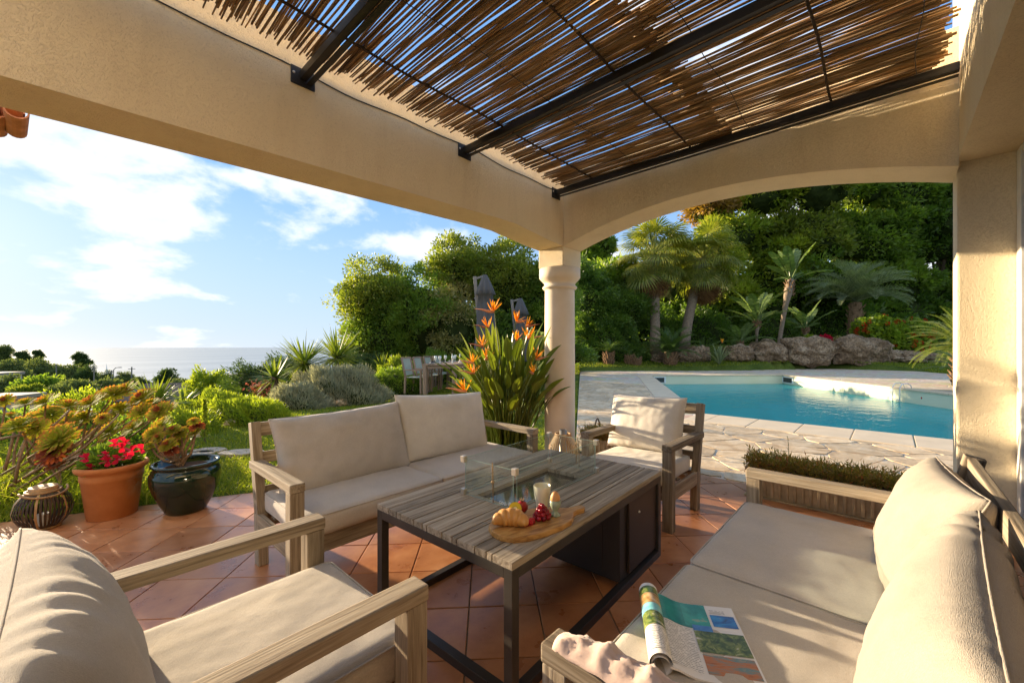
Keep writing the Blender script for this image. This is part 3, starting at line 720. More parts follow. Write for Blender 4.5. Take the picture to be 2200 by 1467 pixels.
# ------------------------------------------------------------------ furniture
def cushion_mesh(name, lx, ly, lz, mat, seed=0, puff=0.015, rad=0.035, wr=0.004, knife=False, n=(36, 30, 8), gather=0.0, sag=0.0):
    """a sewn cushion about its centre; knife = pillow with pinched edges and pointed corners, else a boxed cushion"""
    nx_, ny_, nz_ = n; V = {}; vl = []; F = []
    def vid(i, j, k):
        key = (i, j, k)
        if key not in V: V[key] = len(vl); vl.append((2*i/nx_-1, 2*j/ny_-1, 2*k/nz_-1))
        return V[key]
    for i in range(nx_):
        for j in range(ny_):
            F.append((vid(i, j, 0), vid(i, j+1, 0), vid(i+1, j+1, 0), vid(i+1, j, 0))); F.append((vid(i, j, nz_), vid(i+1, j, nz_), vid(i+1, j+1, nz_), vid(i, j+1, nz_)))
    for i in range(nx_):
        for k in range(nz_):
            F.append((vid(i, 0, k), vid(i+1, 0, k), vid(i+1, 0, k+1), vid(i, 0, k+1))); F.append((vid(i, ny_, k), vid(i, ny_, k+1), vid(i+1, ny_, k+1), vid(i+1, ny_, k)))
    for j in range(ny_):
        for k in range(nz_):
            F.append((vid(0, j, k), vid(0, j, k+1), vid(0, j+1, k+1), vid(0, j+1, k))); F.append((vid(nx_, j, k), vid(nx_, j+1, k), vid(nx_, j+1, k+1), vid(nx_, j, k+1)))
    out_ = []
    for (x, y, z) in vl:
        if knife:
            ex_ = max(0.0, 1-abs(x)**2.6); ey_ = max(0.0, 1-abs(y)**2.6)
            t = (ex_*ey_)**0.42
            px_ = x*lx/2*(1 - 0.045*(1-y*y)); py_ = y*ly/2*(1 - 0.05*(1-x*x))
            pz_ = z*lz/2*(0.05 + 0.95*t)
            edge = 1 - min(1, t*1.1)
        else:
            h = Vector((lx/2, ly/2, lz/2)); p = Vector((x*h.x, y*h.y, z*h.z))
            q = Vector([max(-(h[k]-rad), min(h[k]-rad, p[k])) for k in range(3)])
            d = p - q
            if d.length > 1e-9: p = q + d.normalized()*min(rad, d.length if d.length < rad else rad)
            p.z += (1 if z > 0 else -0.3)*puff*(1-x*x)*(1-y*y)*abs(z); p.x += math.copysign(puff*.5, x)*(1-y*y)*(1-z*z)*(abs(x) > .9); p.y += math.copysign(puff*.5, y)*(1-x*x)*(1-z*z)*(abs(y) > .9)
            if sag: p.z -= sag*max(0, 1-(x*x+y*y))*0.5
            px_, py_, pz_ = p
            edge = max(abs(x), abs(y))**6
        w_ = wr*mnoise.noise(Vector((px_*9+seed*7.1, py_*9, pz_*5))) + wr*.5*mnoise.noise(Vector((px_*23+seed, py_*21, pz_*9+3)))
        if gather:
            # gathers run away from the seams
            am_ = .5 + .8*mnoise.noise(Vector((px_*6, py_*6, seed+.5)))
            gx_ = mnoise.noise(Vector((px_*24+seed+1.2*math.sin(py_*9), py_*5, 1.7)))*max(0, abs(y)-.3)**2; gy_ = mnoise.noise(Vector((px_*5, py_*24+seed+1.2*math.sin(px_*8), 4.2)))*max(0, abs(x)-.4)**2
            gx_ *= am_; gy_ *= am_
            w_ += gather*(gx_ + gy_)
        s_z = 1 if z > 0.01 else (-1 if z < -0.01 else 0)
        out_.append((px_, py_, pz_ + w_*(s_z if abs(z) > .5 else 0)))
    me = np_mesh(name, np.array(out_), np.array(F), mat, True)
    return me
def piping(parent, lx, ly, z, mat, rad=.004, seed=0, inset=0.0):
    pts = []; q = 0.03
    for cx_, cy__, a0 in ((lx/2-q-inset, ly/2-q-inset, 0), (-lx/2+q+inset, ly/2-q-inset, 90), (-lx/2+q+inset, -ly/2+q+inset, 180), (lx/2-q-inset, -ly/2+q+inset, 270)):
        for k in range(6):
            a = R(a0 + 18*k); pts.append((cx_+q*math.cos(a), cy__+q*math.sin(a), z))
    pts.append(pts[0])
    return MB().tube(pts, rad, 6, False).build('piping', mat, parent, smooth=True)

def lounge(name, label, cat, W, loc, rz, D=0.66, arm=0.61, back=0.83, group=None, slats=3, backmat=None):
    """teak lounge frame; local -Y is the front"""
    t = thing(name, label, cat, loc, rz, group)
    x = W/2 - .036; yf = -D/2 + .033; yb = D/2 - .05
    for s in (-1, 1):
        bar('front_post', (s*x, yf, 0), (s*x, yf, arm-.046), .07, .066, TEAK, t)
        bar('armrest', (s*x, -D/2-.004, arm-.023), (s*x, D/2+.01, arm-.023), .074, .045, TEAK, t, .006)
        bar('back_post', (s*(x-.008), yb-.03, 0), (s*(x-.008), yb-.01, .30), .055, .075, TEAK, t)
        bar('back_post', (s*(x-.008), yb-.012, .28), (s*(x-.008), yb+.115, back), .052, .065, TEAK, t)
        bar('side_rail', (s*(x+.004), yf+.034, .255), (s*(x+.004), yb-.045, .255), .028, .10, TEAK, t)
    bar('front_rail', (-x+.036, yf+.008, .255), (x-.036, yf+.008, .255), .028, .10, TEAK, t)
    bar('rear_rail', (-x+.03, yb-.01, .255), (x-.03, yb-.01, .255), .028, .09, TEAK, t)
    L = x - .035
    zs = [(.415, .07), (.515, .07), (.615, .07)][:slats]
    for z_, h_ in zs:
        yy = yb - .012 + .127*(z_-.28)/(back-.28)
        bar('back_slat', (-L, yy, z_), (L, yy, z_), .022, h_, backmat or TEAK, t)
    yy = yb - .012 + .127*(back-.045-.28)/(back-.28)
    bar('top_rail', (-L, yy, back-.045), (L, yy, back-.045), .03, .085, TEAK, t)
    for k in range(3):
        y0 = yf + .12 + k*.16
        bar('seat_slat', (-L, y0, .292), (L, y0, .292), .06, .016, TEAK, t)
    return t
SEAT_G, BACK_G = 'seat cushions of the lounge set', 'back cushions of the lounge set'
def seat_cushion(label, W, Dp, loc, rz, mat=FABRIC, seed=0, th_=.125, wr=.004, puff=.012):
    me = cushion_mesh('seat_cushion', W, Dp, th_, mat, seed, puff, .03, wr, False, (40, 36, 6))
    o = obj('seat_cushion', me, None, loc, (0, 0, rz)); tag(o, label, 'cushion', SEAT_G)
    piping(o, W-.004, Dp-.004, th_/2-.012, mat, .0035, seed); return o
def back_cushion(label, W, Hh, T_, loc, rz, lean, mat=FABRIC_W, seed=0, knife=True, wr=.006, gather=0.0, tilt=0.0, n=(44, 36, 6), puff=.05):
    me = cushion_mesh('back_cushion', W, Hh, T_, mat, seed, puff, .05, wr, knife, n, gather)
    o = obj('back_cushion', me, None, loc)
    o.rotation_euler = (Matrix.Rotation(rz, 3, 'Z') @ Matrix.Rotation(R(90)-lean, 3, 'X') @ Matrix.Rotation(tilt, 3, 'Z')).to_euler()
    tag(o, label, 'cushion', BACK_G); return o

def seam(parent, lx, ly, mat, rad=.0032):
    pts = []
    for k in range(160):
        t = k/40.0; s = int(t) % 4; f_ = (t % 1)*2-1
        x, y = ((f_, -1), (1, f_), (-f_, 1), (-1, -f_))[s]
        pts.append((x*lx/2*(1 - .045*(1-y*y))*1.004, y*ly/2*(1 - .05*(1-x*x))*1.004, 0))
    pts.append(pts[0]); return MB().tube(pts, rad, 6, False).build('seam_piping', mat, parent, smooth=True)
# left sofa: faces -Y
lounge('garden_sofa', 'weathered teak two-seat sofa with its back to the garden and the sea', 'sofa', 1.96, (1.74, 2.53, 0), 0, group='teak sofas')
seat_cushion('left seat cushion of the sofa that backs onto the garden', .90, .60, (1.265, 2.49, .368), 0, FABRIC, 1)
seat_cushion('right seat cushion of the sofa that backs onto the garden', .93, .60, (2.185, 2.49, .368), 0, FABRIC, 2)
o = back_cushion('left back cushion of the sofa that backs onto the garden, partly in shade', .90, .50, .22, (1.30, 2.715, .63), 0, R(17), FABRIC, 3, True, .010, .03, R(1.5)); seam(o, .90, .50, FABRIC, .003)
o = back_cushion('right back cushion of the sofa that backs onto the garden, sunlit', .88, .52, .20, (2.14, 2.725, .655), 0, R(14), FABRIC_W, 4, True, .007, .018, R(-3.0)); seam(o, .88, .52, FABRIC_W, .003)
# armchair by the pool: faces -X
lounge('garden_armchair', 'weathered teak armchair with its back to the pool', 'armchair', .74, (3.18, 1.485, 0), R(-90), D=.66, group='teak armchairs')
seat_cushion('white seat cushion on the armchair with its back to the pool', .60, .60, (3.12, 1.485, .368), R(-90), FABRIC_W, 5)
o = back_cushion('white back cushion on the armchair with its back to the pool', .66, .47, .20, (3.375, 1.55, .65), R(-90), R(16), FABRIC_W, 6, True, .006, .016, R(1)); seam(o, .66, .47, FABRIC_W, .003)
# armchair in the left foreground: faces +X
lounge('garden_armchair', 'weathered teak armchair in the left foreground, facing the table', 'armchair', .77, (.345, 1.375, 0), R(90), D=.74, back=.69, group='teak armchairs')
seat_cushion('sunlit seat cushion on the armchair in the left foreground', .62, .62, (.425, 1.375, .375), R(90), FABRIC_C, 7, .13, .0035)
bc = back_cushion('large back cushion on the armchair in the left foreground', .86, .48, .27, (-.005, 1.375, .56), R(90), R(19), FABRIC_C, 8, True, .006, .04, 0, (72, 56, 10), .05)
seam(bc, .86, .48, FABRIC_C)
# right sofa: faces +Y
lounge('garden_sofa', 'weathered teak two-seat sofa in the right foreground, against the house', 'sofa', 1.92, (1.715, .20, 0), R(180), D=.80, group='teak sofas', backmat=TEAK)
seat_cushion('far seat cushion of the sofa against the house', .895, .62, (2.175, .30, .37), R(180), FABRIC, 9)
seat_cushion('near seat cushion of the sofa against the house, with a magazine on it', .895, .62, (1.265, .30, .37), R(180), FABRIC_C, 10)
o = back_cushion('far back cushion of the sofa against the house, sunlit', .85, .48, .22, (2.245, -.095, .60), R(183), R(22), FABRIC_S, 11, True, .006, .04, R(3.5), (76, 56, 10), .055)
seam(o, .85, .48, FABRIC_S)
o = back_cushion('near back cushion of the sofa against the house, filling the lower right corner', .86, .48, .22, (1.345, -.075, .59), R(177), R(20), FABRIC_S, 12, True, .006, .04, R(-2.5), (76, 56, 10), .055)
seam(o, .86, .48, FABRIC_S)

# --- fire table
TT = thing('fire_table', 'long slatted teak fire table on a dark steel frame with a gas cabinet', 'table', (1.785, 1.462, 0), R(2.4))
HT = .527; LX, LY = .72, .436
widths = []
for k in range(4): widths += [.0955, .058, .0245]
widths.append(.0955); gap = (2*LY - sum(widths)) / (len(widths)-1)
yy = LY; RX0, RX1, RY0, RY1 = -.315, .315, -.085, .115
for wd in widths:
    y1 = yy; y0 = yy - wd; yy = y0 - gap; yc = (y0+y1)/2
    zt = HT - .014
    if RY0 - .005 < yc < RY1 + .005:
        bar('slat', (-LX, yc, zt), (RX0, yc, zt), wd, .028, TEAK_TOP, TT, .002); bar('slat', (RX1, yc, zt), (LX, yc, zt), wd, .028, TEAK_TOP, TT, .002)
    else: bar('slat', (-LX, yc, zt), (LX, yc, zt), wd, .028, TEAK_TOP, TT, .002)
LIDG = m_plain('smoked_glass_lid', (0.02, 0.019, 0.014), 0.06, 0.6, 0, .2, 5)
MB().box((RX0-.004, RY0-.03, HT-.05), (RX1+.004, RY1+.03, HT-.022)).build('burner_lid', LIDG, TT)
f = .04
zr = HT - .028 - .02
for y in (-LY+.02, LY-.02):
    bar('top_rail', (-LX+.04, y, zr), (LX, y, zr), f, f, STEEL, TT, .002); bar('bottom_rail', (-LX+.04, y, .02), (LX-.04, y, .02), f, f, BLACKSTEEL, TT, .002)
    bar('leg', (-LX+.02, y, 0), (-LX+.02, y, HT-.028), f, f, STEEL, TT, .002)
    bar('leg', (LX-.02, y, 0), (LX-.02, y, HT-.0685), f, f, STEEL, TT, .002)
bar('top_rail', (-LX+.02, -LY+.04, zr), (-LX+.02, LY-.04, zr), f, f, STEEL, TT, .002); bar('bottom_rail', (-LX+.02, -LY+.04, .02), (-LX+.02, LY-.04, .02), f, f, BLACKSTEEL, TT, .002)
bar('bottom_rail', (LX-.02, -LY+.04, .02), (LX-.02, LY-.04, .02), f, f, BLACKSTEEL, TT, .002)
bx0, bx1, by0, by1 = .20, .678, -.408, .03
MB().box((bx0, by0, .042), (bx1, by1, HT-.07)).build('gas_cabinet', BLACKSTEEL, TT, bevel=.003)
MB().box((bx0+.09, by0-.014, .06), (bx1-.004, by0-.001, HT-.08)).build('cabinet_door', CABINET, TT, bevel=.002)
MB().lathe([(0, .008), (.006, .006), (.008, 0)], 12).build('door_lock', CLAMP, TT, (bx0+.22, by0-.014, .36), (R(90), 0, 0))
MB().box((bx0-.002, by0+.10, .07), (bx0-.0005, by0+.104, HT-.08)).build('cabinet_seam', CABINET, TT)
# glass wind guard
def m_glass():
    m = Mat('clear_glass', 0.02, 0.5)
    tr = m.n.new('ShaderNodeBsdfTransparent'); tr.inputs[0].default_value = (0.86, 0.92, 0.89, 1)
    gl = m.n.new('ShaderNodeBsdfGlossy'); gl.inputs['Roughness'].default_value = 0.01
    lw = m.n.new('ShaderNodeLayerWeight'); lw.inputs['Blend'].default_value = .5; fac_ = m.math('ADD', m.math('MULTIPLY', m.math('POWER', lw.outputs['Facing'], 5.0), .85), .05)
    v = m.coord('Object'); sm = m.rng_(m.noise(v, 14, 5, .7), .4, .75, .02, .16)
    df = m.n.new('ShaderNodeBsdfDiffuse'); df.inputs[0].default_value = (.75, .75, .68, 1)
    a = m.n.new('ShaderNodeMixShader'); m.l.new(fac_, a.inputs[0]); m.l.new(tr.outputs[0], a.inputs[1]); m.l.new(gl.outputs[0], a.inputs[2])
    b = m.n.new('ShaderNodeMixShader'); m.l.new(sm, b.inputs[0]); m.l.new(a.outputs[0], b.inputs[1]); m.l.new(df.outputs[0], b.inputs[2])
    m.l.new(b.outputs[0], m.o.inputs[0]); return m.m
GLASS = m_glass()
GEDGE = m_plain('green_glass_edge', (0.30, 0.42, 0.36), 0.15, .5, 0, .05)
gx0, gx1, gy0, gy1 = 1.43-1.785, 2.21-1.785, 1.315-1.462, 1.665-1.462
GG = thing('glass_wind_guard', 'rectangular clear glass wind guard standing on the fire table', 'wind guard', (1.785, 1.462, HT), R(2.4))
gh = .185
for nm, a, b in (('front', (gx0+.012, gy0), (gx1-.012, gy0)), ('back', (gx0+.012, gy1), (gx1-.012, gy1)), ('l', (gx0, gy0+.012), (gx0, gy1-.012)), ('r', (gx1, gy0+.012), (gx1, gy1-.012))):
    p0, p1 = Vector((a[0], a[1], .006)), Vector((b[0], b[1], .006)); dx = .003 if nm in 'lr' else 0; dy = 0 if nm in 'lr' else .003
    pn = MB().add([p0, p1, p1+Vector((0, 0, gh)), p0+Vector((0, 0, gh))], [(0, 1, 2, 3)]).build('pane', GLASS, GG)
    e = MB(); t_ = .0013
    e.tube([p0+Vector((0, 0, gh)), p1+Vector((0, 0, gh))], t_, 4); e.tube([p0, p1], t_, 4); e.tube([p0, p0+Vector((0, 0, gh))], t_, 4); e.tube([p1, p1+Vector((0, 0, gh))], t_, 4)
    e.build('glass_edge', GEDGE, pn)
for cx_, cy__ in ((gx0, gy0), (gx1, gy0), (gx0, gy1), (gx1, gy1)):
    for z0, z1 in ((0, .032), (gh-.016, gh+.018)):
        MB().box((cx_-.013, cy__-.013, z0), (cx_+.013, cy__+.013, z1)).build('clamp', CLAMP, GG, bevel=.003)
# lettering low on the short pane
def text_obj(body, size, mat, parent, loc, rot, name='lettering'):
    cu = bpy.data.curves.new(name, 'FONT'); cu.body = body; cu.size = size; cu.extrude = 0.0002; cu.align_x = 'CENTER'
    tmp = bpy.data.objects.new(name, cu); col.objects.link(tmp)
    dg = bpy.context.evaluated_depsgraph_get(); me = bpy.data.meshes.new_from_object(tmp.evaluated_get(dg))
    bpy.data.objects.remove(tmp); me.materials.clear(); me.materials.append(mat)
    return obj(name, me, parent, loc, rot)
LETW = m_plain('white_print', (.85, .87, .84), .5)
text_obj('cosi', .03, LETW, GG, (gx0-.004, gy0+.075, .014), (R(90), 0, R(-90)))
fl = MB()
for k in range(3): fl.tube([(0, .004*k, 0), (0, .004*k+.005, .010), (0, .004*k-.001, .022)], .0012, 4)
fl.build('flame_mark', LETW, GG, (gx0-.004, gy0+.026, .014))
for nm, x_, y_, lab in (('rope_loop', gx0-.006, (gy0+gy1)/2-.04, 'jute rope loop hanging over the near short pane of the wind guard'), ('rope_loop', gx1+.006, (gy0+gy1)/2-.05, 'jute rope loop hanging over the far short pane of the wind guard')):
    rp = thing('rope_loop', lab, 'rope', (1.785, 1.462, HT), R(2.4), 'jute rope loops on the wind guard'); s = 1 if x_ < 0 else -1
    MB().tube([(x_, y_, .01), (x_-.002*s, y_+.002, .08), (x_, y_+.006, .16), (x_+.004*s, y_+.010, .202), (x_+.012*s, y_+.014, .16), (x_+.014*s, y_+.014, .03)], .0028, 6).build('strand', ROPE, rp, smooth=True)
    MB().lathe([(0, -.009), (.007, -.005), (.009, 0), (.007, .005), (0, .009)], 10).build('knot', ROPE, rp, (x_-.003*s, y_+.002, .11), smooth=True)

# --- breakfast board
BZ = HT + .0005
def m_olive():
    m = Mat('olive_wood', 0.45, 0.35); v = m.coord('Object', (3, 18, 18)); g = m.noise(v, 1.3, 5, .6, 2.2)
    m.color(m.ramp(g, [(.3, (.20, .085, .022)), (.45, (.40, .20, .055)), (.6, (.55, .31, .10)), (.72, (.63, .40, .16))])); m.bump(g, .12, .003); return m.m
OLIVE = m_olive()
outl = [(-.235, .0), (-.225, -.055), (-.19, -.098), (-.13, -.118), (-.05, -.122), (.04, -.112), (.11, -.092), (.15, -.06), (.17, -.034), (.20, -.022), (.245, -.022), (.262, -.012), (.262, .014), (.245, .022), (.20, .020), (.165, .034), (.13, .072), (.06, .10), (-.03, .118), (-.12, .112), (-.185, .088), (-.222, .05)]
board = prism('serving_board', outl, 0, .024, OLIVE, None, .004)
ang = math.atan2(1.06-1.19, 1.655-1.17)
board.location = (1.405, 1.135, BZ); board.rotation_euler = (0, 0, ang); tag(board, 'paddle-shaped olive wood serving board on the slatted table', 'board')
FZ = BZ + .0255
def m_croissant():
    m = Mat('baked_crust', 0.4, 0.4); v = m.coord('Object'); n_ = m.noise(v, 30, 4); w_ = m.noise(m.coord('Object', (5, 1, 1), False), 26, 4, .6, .5)
    m.color(m.ramp(m.math('ADD', m.math('MULTIPLY', w_, .6), m.math('MULTIPLY', n_, .5)), [(.15, (.42, .16, .032)), (.5, (.53, .24, .055)), (.9, (.66, .37, .11))])); m.bump(w_, .3, .003); return m.m
cm = MB(); pts = []; rad = []
for k in range(41):
    t = k/40; a = R(170*(t-.5)); pts.append((.066*math.sin(a), -.045*math.cos(a)+.02, .016+.016*math.sin(t*3.14)))
    base = .007 + .031*math.sin(math.pi*t)**.8; seg = abs(math.sin(math.pi*(t*6+.5))); rad.append(base*(.84 + .16*seg**.6))
cm.tube(pts, rad, 18)
cr = cm.build('croissant', m_croissant(), None, (1.248, 1.158, FZ+.004), (R(8), 0, R(128)), smooth=True); tag(cr, 'golden croissant on the rounded end of the board', 'croissant')
def m_kiwi():
    m = Mat('golden_kiwi_flesh', .35, .4); t = m.n.new('ShaderNodeTexCoord'); s_p = m.n.new('ShaderNodeSeparateXYZ'); m.l.new(t.outputs['Object'], s_p.inputs[0])
    r_ = m.math('SQRT', m.math('ADD', m.math('POWER', s_p.outputs[0], 2), m.math('POWER', s_p.outputs[1], 2)))
    an = m.math('ARCTAN2', s_p.outputs[1], s_p.outputs[0]); sp = m.math('SINE', m.math('MULTIPLY', an, 22))
    c = m.ramp(m.math('MULTIPLY', r_, 34), [(.0, (.75, .72, .45)), (.26, (.75, .72, .42)), (.34, (.62, .50, .04)), (.9, (.66, .50, .02)), (1.0, (.35, .32, .04))])
    seed = m.math('MULTIPLY', m.rng_(sp, .55, .9, 0, 1), m.math('MULTIPLY', m.rng_(r_, .0085, .0105, 0, 1), m.rng_(r_, .0135, .0155, 1, 0)))
    m.color(m.mix(seed, c, (.02, .015, .01))); return m.m
KSKIN = m_plain('kiwi_skin', (.16, .11, .035), .8, .1, 0, .3, 60)
kw = thing('kiwi_half', 'cut golden kiwi half showing its seeds, leaning behind the croissant', 'kiwi', (1.345, 1.218, FZ+.034))
kw.rotation_euler = Vector((-.72, -.60, .38)).to_track_quat('Z', 'Y').to_euler()
MB().lathe([(0, 0), (.029, 0)], 36).build('flesh', m_kiwi(), kw); MB().lathe([(.0292, -.0004), (.028, -.012), (.02, -.022), (0, -.027)], 36).build('skin', KSKIN, kw, smooth=True)
FIG = m_plain('red_plum_skin', (.30, .012, .012), .3, .5, 0, .4, 25)
pl = thing('pomegranate', 'small dark red fruit with a dry crown behind the kiwi', 'fruit', (1.395, 1.222, FZ+.027))
MB().lathe([(0, -.027), (.016, -.023), (.027, -.006), (.027, .008), (.017, .023), (.005, .028), (0, .028)], 24).build('body', FIG, pl, smooth=True)
cw = MB()
for k in range(6):
    a = k*1.047; cw.tube([(.004*math.cos(a), .004*math.sin(a), .026), (.012*math.cos(a), .012*math.sin(a), .040)], [.003, .0008], 5)
cw.build('crown', STEMM, pl)
RASP = m_plain('raspberry', (.50, .012, .02), .35, .45, 0, .3, 60)
bm_ = MB(); q = random.Random(3)
for zi, (zr_, rr) in enumerate(((0.004, .010), (.011, .012), (.018, .009), (.023, .003))):
    for k in range(9 if zi < 3 else 2):
        a = 2*math.pi*k/9 + zi*.35; bm_.lathe([(0, -.0045), (.0038, -.002), (.0045, 0), (.0038, .002), (0, .0045)], 6, (rr*math.cos(a), rr*math.sin(a), zr_))
bm_.lathe([(0, 0), (.010, .004), (.011, .012), (.007, .022), (0, .026)], 10)
rme = bm_.mesh('raspberry', RASP, True)
for k, (x, y, z) in enumerate(((1.305, 1.135, .004), (1.335, 1.125, .004), (1.318, 1.108, .004), (1.330, 1.150, .004))):
    o = obj('raspberry', rme, None, (x, y, FZ+z), (R(70) if k % 2 else R(55), 0, k*1.3)); tag(o, ['red raspberry touching the croissant', 'red raspberry nearest the grapes', 'red raspberry nearest the board edge', 'red raspberry at the back of the little heap'][k], 'raspberry', 'raspberries on the board')
def m_grape():
    m = Mat('red_grape', .18, .5, (.34, .012, .03)); v = m.coord('Object'); c = m.ramp(m.noise(v, 30, 3), [(.3, (.18, .005, .018)), (.7, (.50, .03, .04))]); m.color(c); m.translucent((.6, .05, .04), .35); return m.m
gr = thing('grape_bunch', 'small bunch of red grapes in the middle of the board', 'grapes', (1.408, 1.118, FZ)); GRP = m_grape()
gme = MB().lathe([(0, -.0125), (.006, -.0105), (.0095, -.005), (.0105, 0), (.0095, .005), (.006, .0105), (0, .0125)], 16).mesh('grape', GRP, True)
for zi, (cnt, rad_) in enumerate(((9, .032), (7, .024), (5, .016), (2, .007))):
    for k in range(cnt):
        a = 2*math.pi*k/cnt + zi*.5; obj('grape', gme, gr, (rad_*math.cos(a)*1.1, rad_*math.sin(a)*.9, .011+zi*.0145), (q.uniform(-1, 1), q.uniform(-1, 1), 0))
CUPM = m_plain('cream_glaze', (.66, .62, .45), .2, .5, 0, .06, 6); CUPG = m_plain('sage_glaze', (.30, .36, .25), .15, .5, 0, .1, 6)
cup = MB().lathe([(0, .004), (.024, .004), (.026, .0), (.028, .004), (.030, .03), (.037, .07), (.040, .105), (.039, .1065), (.0375, .105), (.034, .07), (.027, .03), (.020, .012), (0, .010)], 36).build('cup', CUPM, None, (1.500, 1.190, FZ), smooth=True)
tag(cup, 'handleless cream ceramic cup behind the grapes', 'cup')
ec = MB().lathe([(0, .0), (.024, .0), (.023, .004), (.012, .014), (.010, .020), (.017, .030), (.0235, .045), (.0245, .068), (.0225, .068), (.019, .05), (0, .035)], 32).build('egg_cup', CUPG, None, (1.478, 1.098, FZ), smooth=True)
tag(ec, 'sage green footed egg cup beside the grapes', 'egg cup')
EGG = m_plain('brown_eggshell', (.62, .30, .11), .5, .3, 0, .12, 12)
eg = MB().lathe([(.0, -.026), (.012, -.022), (.020, -.010), (.0222, 0), (.020, .014), (.012, .028), (.005, .033), (0, .034)], 28).build('egg', EGG, None, (1.478, 1.098, FZ+.072), smooth=True)
tag(eg, 'brown boiled egg standing in the green egg cup', 'egg')

# --- magazine and blanket on the right sofa
PAPER = m_plain('glossy_paper', (.72, .70, .66), .3, .4, 0, .04, 4)
def m_print(name, stops, scale=20, stretch=(1, 1, 1), detail=6):
    m = Mat(name, .3, .4); v = m.coord('Object', stretch, False); m.color(m.ramp(m.noise(v, scale, detail, .65, .6), stops)); return m.m
def m_text():
    m = Mat('printed_text', .35, .4); v = m.coord('Object', (1, 1, 1), False); w_ = m.wave(v, 46, 0, 1, 'SIN', 'Y'); n_ = m.noise(v, 160, 3)
    ink = m.math('MULTIPLY', m.rng_(w_, .5, .75, 0, 1), m.rng_(n_, .40, .5, 0, 1)); m.color(m.mix(m.math('MULTIPLY', ink, .75), (.72, .70, .66), (.10, .10, .10))); return m.m
TEXT = m_text()
P_TEAL = m_print('teal_sea_print', [(.35, (.01, .20, .17)), (.55, (.03, .34, .28)), (.68, (.50, .38, .22)), (.8, (.6, .45, .28))], 9)
P_TEAL2 = m_print('deep_teal_print', [(.3, (.0, .13, .12)), (.7, (.02, .30, .25))], 7)
P_GREEN = m_print('garden_print', [(.3, (.012, .03, .008)), (.45, (.06, .11, .02)), (.58, (.22, .26, .06)), (.7, (.62, .58, .55))], 34)
P_SUNSET = m_print('sunset_print', [(.3, (.16, .05, .02)), (.45, (.46, .16, .04)), (.6, (.10, .22, .22)), (.72, (.65, .33, .14))], 12, (1, 3, 1))
P_BLUE = m_print('blue_pool_print', [(.3, (.02, .02, .03)), (.46, (.01, .12, .40)), (.62, (.02, .24, .55)), (.75, (.7, .28, .08))], 12, (1, 2.4, 1))
P_BLUE2 = m_print('blue_sky_print', [(.3, (.01, .08, .35)), (.7, (.10, .32, .62))], 10)
P_ORCH = m_print('ochre_print', [(.3, (.05, .03, .02)), (.5, (.42, .24, .07)), (.7, (.70, .56, .36))], 22)
P_AQUA = m_print('aqua_print', [(.3, (.10, .42, .48)), (.6, (.30, .62, .66)), (.75, (.75, .78, .74))], 12)
mg = thing('magazine', 'open magazine with its left half rolled, lying on the near seat cushion', 'magazine', (1.27, .40, .437))
mxd = Vector((1.479-1.334, .400-.632, 0)); myd = Vector((1.252-1.479, .196-.400, 0))
mx_ = Vector((.50, -.866, 0)); my_ = Vector((.866, .50, 0))         # page width runs from the roll to the free edge, page height along the roll
MW, MH = .235, .33
def page_z(u): return .004 + .026*math.exp(-((u)/.05)**2*1.0) + .006*(u/MW)
def patch(u0, v0, u1, v1, lift, mat, name, n_=12):
    """a printed area of the right page (u across, v up the page); the mesh keeps page coordinates so the print lies flat"""
    vs_, fs = [], []
    for i in range(n_+1):
        u = u0 + (u1-u0)*i/n_
        for v in (v0, v1): vs_.append((u, v, page_z(u) + lift))
    for i in range(n_): fs.append((2*i, 2*i+2, 2*i+3, 2*i+1))
    o = MB().add(vs_, fs).build(name, mat, mg, smooth=True)
    return o
mg.rotation_euler = (0, 0, math.atan2(mx_.y, mx_.x))
mg.location = (1.215, .505, .4365)
sg = 1
def pv(v): return v - MH/2
body = MB(); vs_, fs = [], []
for lay in (0, 1):
    for i in range(13):
        u = MW*i/12
        for v in (pv(0), pv(MH)): vs_.append((u, v, page_z(u) - lay*.0045*(1-.3*u/MW) if lay == 0 else max(0.0002, page_z(u) - .006)))
for i in range(12): fs += [(2*i, 2*i+2, 2*i+3, 2*i+1), (26+2*i, 26+2*i+1, 26+2*i+3, 26+2*i+2)]
fs += [(24, 50, 51, 25)] + [(2*i, 26+2*i, 26+2*i+2, 2*i+2) for i in range(12)] + [(2*i+1, 2*i+3, 26+2*i+3, 26+2*i+1) for i in range(12)]
body.add(vs_, fs).build('page_block', PAPER, mg)
patch(.004, pv(.205), .150, pv(.328), .0009, P_TEAL2, 'printed_photo'); patch(.075, pv(.215), .150, pv(.327), .0013, P_TEAL, 'printed_photo')
patch(.158, pv(.225), .228, pv(.282), .0009, P_BLUE, 'printed_photo')
patch(.160, pv(.290), .205, pv(.306), .0009, TEXT, 'printed_text')
patch(.006, pv(.02), .088, pv(.198), .0009, TEXT, 'printed_text')
patch(.094, pv(.190), .150, pv(.222), .0017, P_BLUE2, 'printed_photo'); patch(.094, pv(.105), .231, pv(.196), .0019, P_GREEN, 'printed_photo')
patch(.098, pv(.025), .229, pv(.098), .0009, P_SUNSET, 'printed_photo')
rollr = .030
def roll_band(v0, v1, mat, name='printed_photo', r_=rollr, a0=0, a1=360):
    vs_, fs = [], []; n_ = 28
    for k in range(n_+1):
        a = R(a0 + (a1-a0)*k/n_)
        for v in (v0, v1): vs_.append((-.024 + r_*math.cos(a), v, r_ + .002 + r_*math.sin(a)))
    for k in range(n_): fs.append((2*k, 2*k+1, 2*k+3, 2*k+2))
    return MB().add(vs_, fs).build(name, mat, mg, smooth=True)
